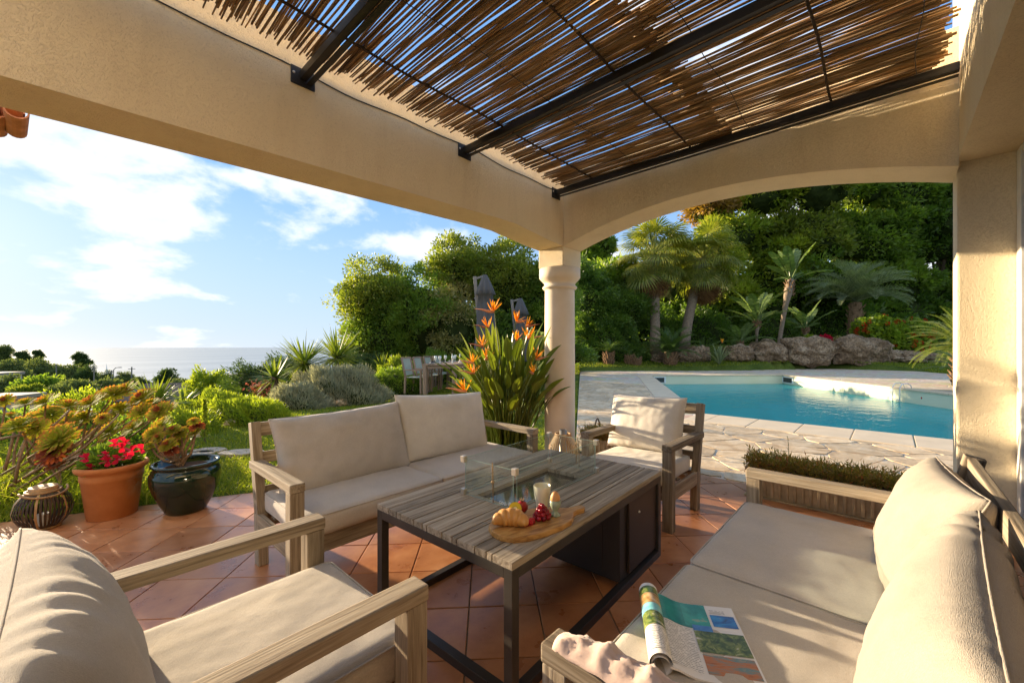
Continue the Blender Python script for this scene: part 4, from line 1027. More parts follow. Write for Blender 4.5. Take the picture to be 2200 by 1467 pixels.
roll_band(pv(0), pv(MH), PAPER, 'rolled_pages'); roll_band(pv(0), pv(MH), PAPER, 'rolled_pages', rollr-.006)
for v0, v1, mt_ in ((.275, .312, P_GREEN), (.222, .272, P_ORCH), (.182, .220, P_AQUA), (.150, .180, P_GREEN), (.118, .148, P_GREEN)):
    roll_band(pv(v0), pv(v1), mt_, r_=rollr+.0006)
roll_band(pv(.02), pv(.112), TEXT, 'printed_text', rollr+.0006, 20, 160)
# blanket bunched over the near arm
bv, bf = [], []
NB, MBk = 60, 46
for i in range(NB+1):
    for j in range(MBk+1):
        u, v = i/NB, j/MBk
        x = .735 + .30*u; y = .555 - .40*v + .02*math.sin(u*6)
        over = sstep(.0, .35, 1-u)                              # near the arm it rides up over the armrest
        hgt = .435 + .185*float(sstep(0, 1, (0.78-u)/.66))
        fold = .011*(1-abs(math.sin(v*13 + 2.2*mnoise.noise(Vector((u*2.2, v*2, 7.7))) + u*2.0)))**1.5 + .005*(1-abs(math.sin(v*23 - u*3 + 2*mnoise.noise(Vector((u*3, v*3, 2.1)))))) + .001*mnoise.noise(Vector((u*26-v*8, v*19, 3.1))) + .008*mnoise.noise(Vector((u*34, v*30, 2.2)))
        edge = min(u, 1-u, v, 1-v); z = hgt + (fold + .026)*min(1, edge*7+.1)**.6 + .024*math.sin(math.pi*v)*math.sin(math.pi*min(1, u*1.1))
        x += .008*mnoise.noise(Vector((u*2, v*5, 8))); y += .012*mnoise.noise(Vector((u*4, v*2, 3.3)))
        bv.append((x, y, z))
for i in range(NB):
    for j in range(MBk):
        a = i*(MBk+1)+j; bf.append((a, a+MBk+1, a+MBk+2, a+1))
bl_ = obj('blanket', np_mesh('blanket', bv, bf, BLANKET, True)); tag(bl_, 'crumpled pinkish beige blanket over the near arm of the right sofa', 'blanket')
sol = bl_.modifiers.new('thick', 'SOLIDIFY'); sol.thickness = .012; sol.offset = 1

# --- pots, lanterns, troughs
def m_pot():
    m = Mat('terracotta_pot', .75, .2); v = m.coord('Object'); n_ = m.noise(v, 5, 5); l_ = m.noise(v, 9, 5, .7)
    c = m.ramp(n_, [(.3, (.44, .155, .045)), (.7, (.60, .25, .085))]); sx = m.n.new('ShaderNodeSeparateXYZ'); t = m.n.new('ShaderNodeTexCoord'); m.l.new(t.outputs['Object'], sx.inputs[0])
    side = m.math('MULTIPLY', m.rng_(sx.outputs[0], .03, .14, 0, 1), m.math('MULTIPLY', m.rng_(sx.outputs[2], .38, .30, 0, 1), m.rng_(sx.outputs[2], .12, .22, 0, 1)))
    c = m.mix(m.math('MULTIPLY', m.rng_(l_, .42, .60, 0, .9), side), c, (.55, .47, .33)); m.color(c); m.bump(m.noise(v, 40, 4), .2, .004); return m.m
tp = thing('terracotta_pot', 'large terracotta flower pot with lime stains at the terrace edge', 'pot', (.255, 4.445, 0), R(10))
tp.scale = (.94, .94, .96)
MB().lathe([(0, 0), (.150, 0), (.156, .006), (.190, .30), (.196, .305), (.197, .345), (.190, .352), (.212, .372), (.226, .385), (.230, .402), (.222, .418), (.205, .420), (.198, .405), (.188, .37), (0, .37)], 56).build('body', m_pot(), tp, smooth=True)
MB().lathe([(.186, .372), (.1, .378), (0, .38)], 30).build('soil', SOIL, tp)
GLZ = m_plain('green_glaze', (.006, .020, .009), .07, .6, 0, .5, 6)
gp = thing('glazed_pot', 'wide dark green glazed pot with a short aeonium', 'pot', (.66, 4.14, 0))
MB().lathe([(0, 0), (.125, 0), (.135, .01), (.17, .08), (.212, .18), (.232, .26), (.230, .31), (.212, .345), (.204, .352), (.210, .366), (.224, .376), (.222, .390), (.208, .392), (.195, .38), (.19, .35), (0, .34)], 64).build('body', GLZ, gp, smooth=True)
MB().lathe([(.192, .345), (.1, .352), (0, .355)], 30).build('soil', SOIL, gp)
RATT = m_plain('rattan_strip', (.38, .23, .10), .6, .3, 0, .3, 20); RATD = m_plain('dark_rattan', (.055, .034, .018), .6, .3, 0, .4, 20); CANDLE = m_plain('candle_wax', (.75, .70, .58), .5); CGL = GLASS
def rattan_lantern(label, loc, prof, nrib, sc, dark=True, cyl=False):
    t = thing('lantern', label, 'lantern', loc, 0.3, 'rattan lanterns')
    def rib(mat, w_):
        m = MB(); vs_, fs = [], []
        for r_, z in prof: vs_ += [(r_, -w_/2, z), (r_, w_/2, z)]
        for i in range(len(prof)-1): fs.append((2*i, 2*i+2, 2*i+3, 2*i+1))
        me = m.add(vs_, fs).mesh('rib', mat, True); return me
    md, ml = rib(RATD if dark else RATT, (.013 if dark else .008)*sc), rib(RATT, .013*sc)
    for k in range(nrib):
        a = 2*math.pi*k/nrib; big = dark and k % 7 == 0
        o = obj('rib', ml if big else md, t, (0, 0, 0), (0, 0, a), (1.012, 1.012, 1) if big else (1, 1, 1))
    for (r_, z), w_ in ((prof[0], .012), (prof[-1], .014)):
        MB().lathe([(r_-.004, z-w_/2), (r_+.008, z-w_/2), (r_+.009, z+w_/2), (r_-.004, z+w_/2), (r_-.004, z-w_/2)], 36).build('hoop', RATT, t, smooth=True)
    MB().lathe([(0, prof[0][1]), (prof[0][0], prof[0][1]), (prof[0][0], prof[0][1]+.01), (0, prof[0][1]+.01)], 30).build('base', RATD, t)
    MB().lathe([(0, .012), (.035*sc, .012), (.035*sc, .10*sc), (0, .10*sc)], 20).build('candle', CANDLE, t)
    zt = prof[-1][1]
    if cyl: MB().lathe([(.036*sc, .02), (.036*sc, zt+.04), (.034*sc, zt+.04), (.034*sc, .02)], 28).build('metal_cylinder', m_plain('grey_metal', (.3, .27, .22), .35, .5, .6), t, smooth=True)
    else: MB().lathe([(.075*sc, zt), (.075*sc, zt+.03), (.07*sc, zt+.032), (.0, zt+.018)], 28).build('collar', RATT, t, smooth=True)
    return t, zt
pr1 = [(.085, .01), (.115, .04), (.145, .09), (.155, .14), (.140, .20), (.105, .25), (.085, .265)]
ln, zt = rattan_lantern('low round rattan lantern on the floor beside the terracotta pot', (-.10, 4.50, 0), pr1, 42, 1.0)
hp = [( .10*math.cos(a), .06+.10*math.sin(a)*0.2 - .06 + .125*math.sin(a)*0.15, zt + .015 + .0*a) for a in np.linspace(0, math.pi, 20)]
ht_ = [(.12*math.cos(a) , -.115*math.sin(a), zt + .008 - .035*math.sin(a)) for a in np.linspace(0, math.pi, 24)]
MB().tube(ht_, .008, 6).build('handle', RATT, ln, smooth=True)
pr2 = [(.11, .01), (.15, .06), (.175, .14), (.17, .24), (.135, .36), (.09, .44), (.07, .47)]
rattan_lantern('tall pale rattan lantern with a metal cylinder between sofa and pool armchair', (3.22, 2.30, 0), pr2, 40, 1.0, False, True)
CLAYT = m_plain('aged_trough', (.46, .36, .21), .9, .1, 0, .3, 10, .4)
def trough(label, loc, L, rz, seed):
    t = thing('planter_trough', label, 'planter', loc, rz, 'ribbed planter troughs')
    h = .25; w = .22
    for a, b in (((-L/2, -w/2, .012), (L/2, -w/2+.014, h)), ((-L/2, w/2-.014, .012), (L/2, w/2, h)), ((-L/2, -w/2+.015, .012), (-L/2+.014, w/2-.015, h)), ((L/2-.014, -w/2+.015, .012), (L/2, w/2-.015, h))):
        MB().box(a, b).build('wall', CLAYT, t, bevel=.003)
    rim = MB().box((-L/2-.015, -w/2-.018, h-.03), (L/2+.015, -w/2-.001, h+.004)).box((-L/2-.015, w/2+.001, h-.03), (L/2+.015, w/2+.018, h+.004)).box((-L/2-.015, -w/2-.0005, h-.03), (-L/2-.001, w/2+.0005, h+.004)).box((L/2+.001, -w/2-.0005, h-.03), (L/2+.015, w/2+.0005, h+.004)); rim.build('rim', CLAYT, t)
    rme_ = MB().box((-.011, -.012, .02), (.011, 0, h-.032)).mesh('rib', CLAYT, False, .004)
    n_ = int(L/.052)
    for k in range(n_):
        obj('rib', rme_, t, (-L/2 + (k+.5)*L/n_, -w/2-.0005, 0)); obj('rib', rme_, t, (-L/2 + (k+.5)*L/n_, w/2+.0005, 0), (0, 0, R(180)))
    MB().box((-L/2-.02, -w/2-.03, 0), (L/2+.02, w/2+.03, .012)).build('saucer', CLAYT, t, bevel=.004)
    MB().box((-L/2+.016, -w/2+.016, h-.04), (L/2-.016, w/2-.016, h-.015)).build('soil', SOIL, t)
    g = np.random.default_rng(seed); N = 7000
    P = np.stack([g.uniform(-L/2-.02, L/2+.02, N), g.uniform(-w/2-.03, w/2+.03, N), g.uniform(h-.03, h+.06, N) + .06*np.abs(np.sin(g.uniform(-3, 3, N)))*g.random(N)], 1)
    P[:, 2] = np.maximum(P[:, 2], h-.05)
    P[:, 2] += .05*np.maximum(0, np.sin(P[:, 0]*17+seed)*np.cos(P[:, 0]*7.3+P[:, 1]*20))*g.random(N); over = (np.abs(P[:, 1]) > w/2-.01) & (g.random(N) < .5); P[:, 2] -= over*g.random(N)*.07
    Dv = np.stack([g.normal(0, .6, N), g.normal(0, .6, N), g.uniform(.2, 1.3, N)], 1)
    leaf_cloud('succulents', P, Dv, g.uniform(.025, .065, N), g.uniform(.005, .011, N), SEDUM, t, g, kind='stuff')
    return t
# ------------------------------------------------------------------ plants: builders
def unit(a): return a / np.maximum(np.linalg.norm(a, axis=1, keepdims=True), 1e-9)
def leaf_cloud(name, P, Dv, L, W, mat, parent=None, g=rng, kind=None, loc=(0, 0, 0), rnd=None):
    """one four-cornered, slightly folded leaf per point"""
    P = np.asarray(P, float); N = len(P); Dv = unit(np.asarray(Dv, float)); L = np.broadcast_to(L, N)[:, None]; W = np.broadcast_to(W, N)[:, None]
    S = unit(np.cross(Dv, g.normal(size=(N, 3)))); U = np.cross(Dv, S)
    V = np.stack([P, P + .45*L*Dv + .5*W*S + .12*W*U, P + L*Dv, P + .45*L*Dv - .5*W*S + .12*W*U], 1).reshape(-1, 3)
    F = np.arange(4*N).reshape(N, 4)
    o = obj(name, np_mesh(name, V, F, mat, False, rnd if rnd is not None else g.random(N)), parent, loc)
    if kind: o['kind'] = kind
    return o
def crown_points(g, c, rad, nclump, per, cr, shell=0.55, flat=0.0):
    """leaf points gathered in clumps that stand on an uneven ellipsoid"""
    c = np.asarray(c, float); rad = np.asarray(rad, float)
    u = unit(g.normal(size=(nclump, 3))); u[:, 2] = np.where(u[:, 2] < -0.35, -u[:, 2]*.6, u[:, 2])
    rr = (shell + (1-shell)*g.random(nclump)**.6)[:, None]*(1 + .16*np.sin(u[:, :1]*5.1+c[0]) * np.cos(u[:, 1:2]*4.3+c[1]) + .10*np.sin(u[:, 2:]*9))
    C = c + u*rad*rr
    q = unit(g.normal(size=(nclump*per, 3)))*(g.random((nclump*per, 1))**.45)*np.repeat(cr*(.6+.8*g.random((nclump, 1))), per, 0)
    q[:, 2] *= .75
    P = np.repeat(C, per, 0) + q
    Dv = unit(q)*.7 + np.repeat(u, per, 0)*.5 + g.normal(0, .45, (nclump*per, 3)); Dv[:, 2] += .15
    return P, Dv, np.repeat(g.random(nclump), per)
def blob(name, c, rad, mat, parent, seed=0, n=2, amp=.18):
    bm = bmesh.new(); bmesh.ops.create_icosphere(bm, subdivisions=n+1, radius=1)
    for v in bm.verts:
        p = v.co.copy(); k = 1 + amp*mnoise.noise(p*1.7 + Vector((seed*3.1, 0, 0))) + amp*.6*mnoise.noise(p*4 + Vector((0, seed, 0)))
        v.co = Vector((p.x*rad[0]*k, p.y*rad[1]*k, p.z*rad[2]*k))
    me = bpy.data.meshes.new(name); bm.to_mesh(me); bm.free(); me.materials.append(mat)
    return obj(name, me, parent, c)
COREM = m_plain('crown_shade_dark', (.035, .048, .014), .95, .05, 0, .5, 3)  # dark core colour stands in for the shade inside crowns and shrubs
def tree(name, label, cat, base, crowns, mat, leaf=(.09, .045), seed=0, group=None, trunk_r=.12, dens=1.0, core=.62, mats=None, limbs=True):
    """crowns: (dx, dy, z, rx, ry, rz, nclump, per, clump radius) relative to the base"""
    g = np.random.default_rng(seed); t = thing(name, label, cat, base, 0, group)
    m = MB(); top = max(c[2] for c in crowns)
    m.tube([(0, 0, -.3), (.05*trunk_r, .1*trunk_r, top*.35), (0, 0, top*.7)], [trunk_r*1.25, trunk_r, trunk_r*.55], 8)
    m.build('trunk', BARK, t, smooth=True)
    if limbs:
        for c in crowns[:6]:
            MB().tube([(0, 0, c[2]*.35), (c[0]*.55, c[1]*.55, c[2]*.75), (c[0], c[1], c[2])], [trunk_r*.6, trunk_r*.4, trunk_r*.15], 6).build('limb', BARK, t, smooth=True)
    for k, c in enumerate(crowns):
        P, Dv, rc = crown_points(g, c[:3], c[3:6], max(4, int(c[6]*dens)), c[7], c[8])
        n_ = len(P); rnd = np.clip(.7*rc + .3*g.random(n_), 0, .999)
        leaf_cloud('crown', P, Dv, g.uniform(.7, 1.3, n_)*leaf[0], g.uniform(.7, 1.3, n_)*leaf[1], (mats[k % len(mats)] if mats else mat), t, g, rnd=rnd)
        if core: blob('crown_shade_core', c[:3], (c[3]*core, c[4]*core, c[5]*core), COREM, t, seed+k)
    return t
def strip(m, pts, halfw, side, lift=0.0, up=(0, 0, 1)):
    """a folded blade along pts; side = sideways direction, lift raises both edges"""
    up = Vector(up); side = Vector(side); vs_, fs = [], []
    for p, w_ in zip(pts, halfw):
        p = Vector(p); vs_ += [p + side*w_ + up*lift*w_, p, p - side*w_ + up*lift*w_]
    for i in range(len(pts)-1):
        a = 3*i; fs += [(a, a+1, a+4, a+3), (a+1, a+2, a+5, a+4)]
    m.add(vs_, fs)
def with_rnd(me, seed=0, per=None):
    n_ = len(me.polygons); g = np.random.default_rng(seed)
    v = g.random(n_) if per is None else np.repeat(g.random(n_//per+1), per)[:n_]
    at = me.attributes.new('rnd', 'FLOAT', 'FACE'); at.data.foreach_set('value', v.astype(np.float32)); return me

def frond_mesh(name, L, nleaf, leafl, leafw, bend, mat, seed=0, vee=.5, droop=.25, rise=1.0):
    """feather frond leaning to +X: rachis with two rows of leaflets"""
    q = random.Random(seed); m = MB(); pts = []
    for i in range(nleaf+1):
        t = i/nleaf; a = rise - bend*t**1.3
        pts.append((a, t))
    P = [Vector((0, 0, 0))]
    for i in range(1, nleaf+1):
        a = rise - bend*(i/nleaf)**1.3; P.append(P[-1] + Vector((math.cos(a), 0, math.sin(a)))*L/nleaf)
    m.tube([P[i] for i in range(0, nleaf+1, max(1, nleaf//8))], [max(.0022*L, .010*L*(1-k/10)) for k in range(len(range(0, nleaf+1, max(1, nleaf//8))))], 5)
    for i in range(max(2, int(nleaf*.14)), nleaf+1):
        t = i/nleaf; d = (P[i]-P[i-1]).normalized(); nrm = Vector((-d.z, 0, d.x)); ll = leafl*(math.sin(math.pi*min(1, .12+t*.86))**.6)*q.uniform(.9, 1.1)
        for s in (-1, 1):
            dirv = (Vector((0, s, 0))*(1-.35*t) + d*(.35+.7*t) + nrm*vee*q.uniform(.7, 1.2)).normalized()
            tip = P[i] + dirv*ll - Vector((0, 0, droop*ll*q.uniform(.6, 1.3))); mid = P[i] + dirv*ll*.55 - Vector((0, 0, droop*ll*.15))
            sd = d*leafw/2
            m.add([P[i]-sd*.6, P[i]+sd*.6, mid+sd, tip, mid-sd], [(0, 1, 2, 4), (4, 2, 3)])
    return with_rnd(m.mesh(name, mat), seed)
def fan_mesh(name, pet, Rf, mat, seed=0, span=230, n_=30, droop=.35, rise=.6):
    """fan leaf leaning to +X on a petiole"""
    q = random.Random(seed); m = MB(); P = []
    p = Vector((0, 0, 0)); a = rise
    for i in range(6): P.append(p.copy()); p = p + Vector((math.cos(a), 0, math.sin(a)))*pet/5; a -= .09
    m.tube(P, [.028*pet/1.2]*6, 5); hub = P[-1]; d = Vector((math.cos(a), 0, math.sin(a))); nrm = Vector((-d.z, 0, d.x)); sd = Vector((0, 1, 0))
    for k in range(n_):
        b = R(-span/2 + span*(k+.5)/n_); dv = d*math.cos(b) + sd*math.sin(b); r_ = Rf*(.80+.20*math.cos(b*.55))*q.uniform(.93, 1.07)
        w0 = R(span/n_)*Rf*.5*.55; tv = (-d*math.sin(b) + sd*math.cos(b)); fold = nrm*(.03*Rf*(1 if k % 2 else -1))
        dr_ = Vector((0, 0, -1))*droop*r_*(.5+.5*abs(math.sin(b*.5)))
        m1 = hub + dv*r_*.55 + fold + dr_*.12; m2 = hub + dv*r_*.80 + dr_*.5; tip = hub + dv*r_*.93 + dr_*q.uniform(1.0, 1.5)
        m.add([hub, m1 - tv*w0, m1 + tv*w0], [(0, 1, 2)]); m.add([m1 - tv*w0, m1 + tv*w0, m2 + tv*w0*.55, m2 - tv*w0*.55], [(0, 1, 2, 3)]); m.add([m2 - tv*w0*.55, m2 + tv*w0*.55, tip], [(0, 1, 2)])
    return with_rnd(m.mesh(name, mat), seed)
def ring_place(meshes, parent, n_, name, z0=0.0, elev=(0, 0), sc=(1, 1), seed=0, off=0.0, z1=None):
    """copies of fronds round a stem; elev turns a frond down (+) about its base"""
    q = random.Random(seed)
    for k in range(n_):
        a = k*2.39996 + q.uniform(-.25, .25); e = q.uniform(*elev); s = q.uniform(*sc)
        M = Matrix.Rotation(a, 4, 'Z') @ Matrix.Rotation(e, 4, 'Y')
        o = obj(name, q.choice(meshes), parent); M.translation = (off*math.cos(a), off*math.sin(a), z0 if z1 is None else q.uniform(z0, z1))
        o.matrix_local = M @ Matrix.Diagonal((s, s, s, 1))
def rosette_mesh(name, Rr, rings, mat, seed=0, up=.5, base_rnd=0.2, centre=0.8):
    """succulent rosette: rings of spoon-shaped leaves; outer leaves open wide"""
    q = random.Random(seed); V, F, tp_, rn = [], [], [], []
    for k in range(rings):
        f_ = (k+1)/rings; n_ = int(8 + 14*f_); el = R(80 - 72*f_**.9)
        for j in range(n_):
            a = 2*math.pi*(j + .5*(k % 2))/n_ + q.uniform(-.08, .08); L = Rr*(.32+.68*f_)*q.uniform(.92, 1.08); e = el + q.uniform(-.1, .1)
            d = Vector((math.cos(a)*math.cos(e), math.sin(a)*math.cos(e), math.sin(e))); s = Vector((-math.sin(a), math.cos(a), 0)); up_ = d.cross(s)*-1
            w_ = Rr*(.065+.06*f_); b = Vector((0, 0, .12*Rr*(1-f_))) + d*Rr*.08; o = len(V)
            pts = [(b, .25), (b+d*L*.45, .62), (b+d*L*.80 + up_*.02*Rr, 1.0), (b+d*L*.97 + up_*.05*Rr, .62)]
            for p, ww in pts: V += [p + s*w_*ww + up_*w_*.25*ww, p - s*w_*ww + up_*w_*.25*ww]
            V.append(b+d*L*1.05 + up_*.07*Rr); tp_ += [0, 0, .4, .4, .8, .8, .97, .97, 1.0]
            F += [(o, o+2, o+3, o+1), (o+2, o+4, o+5, o+3), (o+4, o+6, o+7, o+5), (o+6, o+8, o+8, o+7)]
            rv = base_rnd + (centre-base_rnd)*max(0, 1-f_*1.35) + q.uniform(-.06, .06); rn += [min(.99, max(0, rv))]*4
    me = bpy.data.meshes.new(name); F2 = [f if f[1] != f[2] else (f[0], f[1], f[3]) for f in F]
    me.from_pydata([tuple(v) for v in V], [], F2); me.materials.append(mat); me.update()
    at = me.attributes.new('rnd', 'FLOAT', 'FACE'); at.data.foreach_set('value', np.array(rn, np.float32))
    at = me.attributes.new('tip', 'FLOAT', 'POINT'); at.data.foreach_set('value', np.array(tp_, np.float32)); return me

# ------------------------------------------------------------------ near plants
trough('long ribbed planter of succulents between the right sofa and the pool paving', (4.18, .42, 0), 1.02, R(90), 21)
trough('short ribbed planter of succulents behind the pool armchair, beside the column', (4.20, 2.25, 0), .80, R(90), 22)
# one thin weed stalk standing in the long planter
wd = thing('weed_stalk', 'thin wiry weed stalk rising from the long planter', 'plant', (4.18, .62, .18))
MB().tube([(0, 0, 0), (.01, .012, .12), (-.01, .02, .25), (.012, .03, .36)], [.003, .0025, .002, .0012], 5).build('stem', GSTEM, wd, smooth=True)
for k in range(6): MB().tube([(0, .02, .10+.045*k), ((-1)**k*.03, .03, .125+.048*k)], [.0016, .001], 4).build('twig', GSTEM, wd)
# bird of paradise clump by the column
g = np.random.default_rng(5); q = random.Random(5)
st_ = thing('bird_of_paradise_plant', 'big bird of paradise clump with orange flowers at the foot of the column', 'plant', (3.72, 3.52, 0))
def paddle_mesh(H, lean, BL, BW, seed):
    q_ = random.Random(seed); m = MB(); P = []; n_ = 8; p = Vector((0, 0, 0)); a = R(90)-lean*.35
    for i in range(n_+1): P.append(p.copy()); p = p + Vector((math.cos(a), 0, math.sin(a)))*H/n_; a -= lean*.065
    m.tube(P, [.011*(1-.5*i/n_) for i in range(n_+1)], 6); B = []; p = P[-1].copy(); a -= lean*.12; nb = 12
    for i in range(nb+1): B.append(p.copy()); p = p + Vector((math.cos(a), 0, math.sin(a)))*BL/nb; a -= lean*.05
    hw = [BW/2*(math.sin(math.pi*min(1, (i/nb)**.72))**.8)*(1 if i < nb else 0) + .001 for i in range(nb+1)]
    tw = q_.uniform(-1.0, 1.0); side = Vector((math.sin(tw)*.6, math.cos(tw), 0)).normalized(); d = (B[-1]-B[0]).normalized(); side = (side - d*side.dot(d)).normalized(); upv = d.cross(side); upv = upv if upv.z > 0 else -upv
    strip(m, B, hw, side, .45, upv); m.tube(B, [.006*(1-.8*i/nb) for i in range(nb+1)], 5)
    me = m.mesh('leaf', LEAF_STR, True); return with_rnd(me, seed, 400)
pmeshes = [paddle_mesh(q.uniform(.70, 1.18), q.uniform(.02, .6), q.uniform(.32, .48), q.uniform(.06, .105), s) for s in range(22)]
for k in range(175):
    a = k*2.39996; rad_ = .24*math.sqrt(q.random())
    o = obj('leaf', q.choice(pmeshes), st_, (rad_*math.cos(a), rad_*math.sin(a), 0), (q.uniform(-.10, .10), q.uniform(-.08, .12), a+q.uniform(-.5, .5)), (1, 1, q.uniform(.72, 1.12)))
def flower(parent, P, az, sc=1.0, seed=0):
    q_ = random.Random(seed); d = Vector((math.cos(az), math.sin(az), .12)).normalized()
    f_ = MB(); tip = P + d*.20*sc; m1 = P + d*.06*sc - Vector((0, 0, .012*sc))
    f_.tube([P - Vector((0, 0, .012)), m1, P + d*.13*sc, tip], [.010*sc, .015*sc, .008*sc, .001], 6); sp = f_.build('flower', SPATHE, parent, smooth=True); with_rnd(sp.data, seed, 99)
    m = MB(); sdv = Vector((-d.y, d.x, 0))
    for k in range(q_.randint(7, 10)):
        b = R(q_.uniform(20, 135)); sdk = q_.uniform(-.45, .45); dv = (d*math.cos(b) + Vector((0, 0, 1))*math.sin(b) + sdv*sdk).normalized(); L = q_.uniform(.10, .155)*sc; b0 = P + d*q_.uniform(.0, .03)*sc
        sv = dv.cross(Vector((0, 0, 1)) if abs(dv.z) < .95 else Vector((1, 0, 0))).normalized(); strip(m, [b0, b0+dv*L*.35, b0+dv*L*.7, b0+dv*L], [.004*sc, .011*sc, .008*sc, .0005], sv, .35, dv.cross(sv))
    pe = m.build('petals', ORANGE, sp); with_rnd(pe.data, seed+1, 6)
FL = [(1062, 668, 5.15, 180), (1108, 690, 5.05, 20), (1128, 700, 5.0, 5), (1050, 702, 5.1, 190), (1040, 742, 4.95, 185), (1018, 778, 4.85, 170), (1042, 770, 4.9, 60), (1003, 838, 4.75, 185), (1020, 800, 4.9, 175), (1150, 770, 4.85, 30), (1146, 800, 4.8, 250), (1108, 730, 5.2, 40), (1133, 726, 5.3, 30)]
for k, (px, py, d_, az_) in enumerate(FL):
    w_ = spot(px, py, d_-.35) - Vector((3.72, 3.52, 0)); rr = Vector((SH, -CH, 0)); ff = Vector((CH, SH, 0)); dv = rr*math.cos(R(az_)) + ff*math.sin(R(az_))
    b0 = Vector((w_.x*.18, w_.y*.18, 0)); MB().tube([b0, b0*.5 + Vector((w_.x*.35, w_.y*.35, w_.z*.6)), w_], [.010, .008, .006], 6).build('flower_stalk', GSTEM, st_, smooth=True)
    flower(st_, w_, math.atan2(dv.y, dv.x), q.uniform(.85, 1.15), 50+k)
# aeonium shrubs
ros = [rosette_mesh('rosette', .125, 5, AEON, s, base_rnd=.18+.05*s, centre=(.5, .9, .75, .95, .3)[s]) for s in range(5)]
rosd = [rosette_mesh('rosette', .125, 5, AEON, 20+s, base_rnd=.82, centre=1.0) for s in range(2)]
def aeonium(name, label, base, heads, stems_from=None, seed=0, rk=1.0):
    t = thing(name, label, 'aeonium', base); q_ = random.Random(seed); B = Vector(base)
    for k, (px, py, size, d_, kind, tilt) in enumerate(heads):
        w_ = spot(px, py, d_) - B; s = size/FPX*d_/2/.125*rk*.64*q_.uniform(.85, 1.1)
        st0 = Vector(stems_from[k % len(stems_from)]) if stems_from else Vector((0, 0, 0))
        mid = st0*.45 + w_*.55 + Vector((q_.uniform(-.05, .05), q_.uniform(-.05, .05), -.10*abs(w_.z)-.02))
        mid2 = st0*.15 + w_*.85 + Vector((q_.uniform(-.03, .03), q_.uniform(-.03, .03), -.05))
        MB().tube([st0, st0*.75+w_*.25+Vector((0, 0, -.05*w_.z)), mid, mid2, w_], [.013, .011, .010, .008, .007], 7).build('stem', STEMM, t, smooth=True)
        me = (ros + rosd)[kind]; dv = Vector((q_.uniform(-.45, .45), q_.uniform(-.45, .45), 1)) - Vector((CH, SH, 0))*(tilt+.25)
        o = obj('rosette', me, t, w_); o.rotation_euler = (dv.to_track_quat('Z', 'Y').to_matrix() @ Matrix.Rotation(q_.uniform(0, 6), 3, 'Z')).to_euler(); o.scale = (s, s, s)
    return t
def bare_stem(t, path, r_=.012):
    B = Vector(t.location); pts = [spot(*p) - B for p in path]; MB().tube(pts, [r_*(1-.08*i) for i in range(len(pts))], 7).build('stem', STEMM, t, smooth=True)
H1 = [(12, 862, 60, 3.7, 3, .2), (55, 868, 74, 3.9, 0, .1), (98, 866, 84, 3.9, 1, .2), (44, 915, 100, 3.5, 0, .5), (82, 922, 80, 3.55, 4, .8), (128, 946, 110, 3.5, 4, .9), (146, 875, 84, 4.0, 1, .2), (196, 868, 84, 4.0, 3, .4), (245, 848, 96, 4.2, 2, .3), (272, 838, 80, 4.3, 1, .2), (308, 856, 78, 4.3, 3, .4), (222, 900, 50, 3.6, 3, 1.0), (262, 882, 80, 4.2, 0, .3), (286, 920, 62, 4.0, 2, .6), (180, 900, 80, 4.0, 0, .3), (110, 892, 80, 4.1, 0, .2), (150, 902, 70, 4.3, 4, .3), (240, 925, 84, 4.0, 0, .4), (200, 935, 70, 4.3, 0, .3), (345, 885, 84, 4.0, 3, .5), (362, 880, 60, 4.1, 3, .3), (306, 885, 80, 4.2, 2, .3), (325, 868, 60, 4.4, 0, .2), (22, 895, 60, 4.0, 3, .2), (75, 900, 70, 4.3, 0, .2)]
bx_, by_ = plan(-40, 3.75); bx2, by2 = plan(20, 3.8)
aeonium('aeonium_shrub', 'sprawling aeonium shrub with yellow-green and maroon rosettes at the far left', (bx_, by_, 0), H1, [(0, 0, .0), (bx2-bx_, by2-by_, 0), (.25, -.05, 0), (.45, -.1, .0)], 3, 1.0)
ae = bpy.data.objects['aeonium_shrub']
for pth in ([(-10, 1090, 3.35), (40, 1050, 3.4), (110, 1005, 3.42), (180, 962, 3.45), (232, 915, 3.5), (256, 890, 3.6)], [(-10, 1062, 3.4), (45, 1030, 3.45), (120, 985, 3.5), (170, 955, 3.5), (215, 912, 3.6), (240, 880, 3.7)], [(-10, 1120, 3.3), (50, 1062, 3.35), (115, 1020, 3.38), (175, 985, 3.42), (215, 955, 3.5)], [(-10, 945, 3.5), (40, 935, 3.55), (90, 938, 3.6), (130, 900, 3.7), (150, 880, 3.8)], [(10, 1010, 3.45), (22, 965, 3.5), (30, 930, 3.55)], [(30, 1045, 3.4), (42, 985, 3.45), (55, 945, 3.5)], [(60, 985, 3.5), (110, 955, 3.5), (150, 915, 3.6)]): bare_stem(ae, pth)
H2 = [(345, 918, 70, 3.35, 0, .5), (330, 932, 50, 3.25, 4, .5), (372, 925, 42, 3.3, 3, .5), (388, 932, 45, 3.35, 2, .5), (362, 956, 46, 3.2, 3, .9), (342, 940, 40, 3.2, 3, .9), (420, 930, 50, 3.35, 3, .4), (424, 918, 40, 3.4, 5, .4), (416, 906, 30, 3.4, 1, .2), (322, 958, 40, 3.3, 0, .5), (370, 970, 44, 3.2, 5, .6), (385, 945, 46, 3.4, 0, .4), (352, 905, 50, 3.45, 0, .2)]
aeonium('aeonium', 'small aeonium with maroon-centred rosettes growing in the green glazed pot', (.62, 4.17, .345), H2, [(0, 0, 0), (.015, -.01, 0)], 4, 1.15)
dx_, dy_ = plan(118, 3.45)
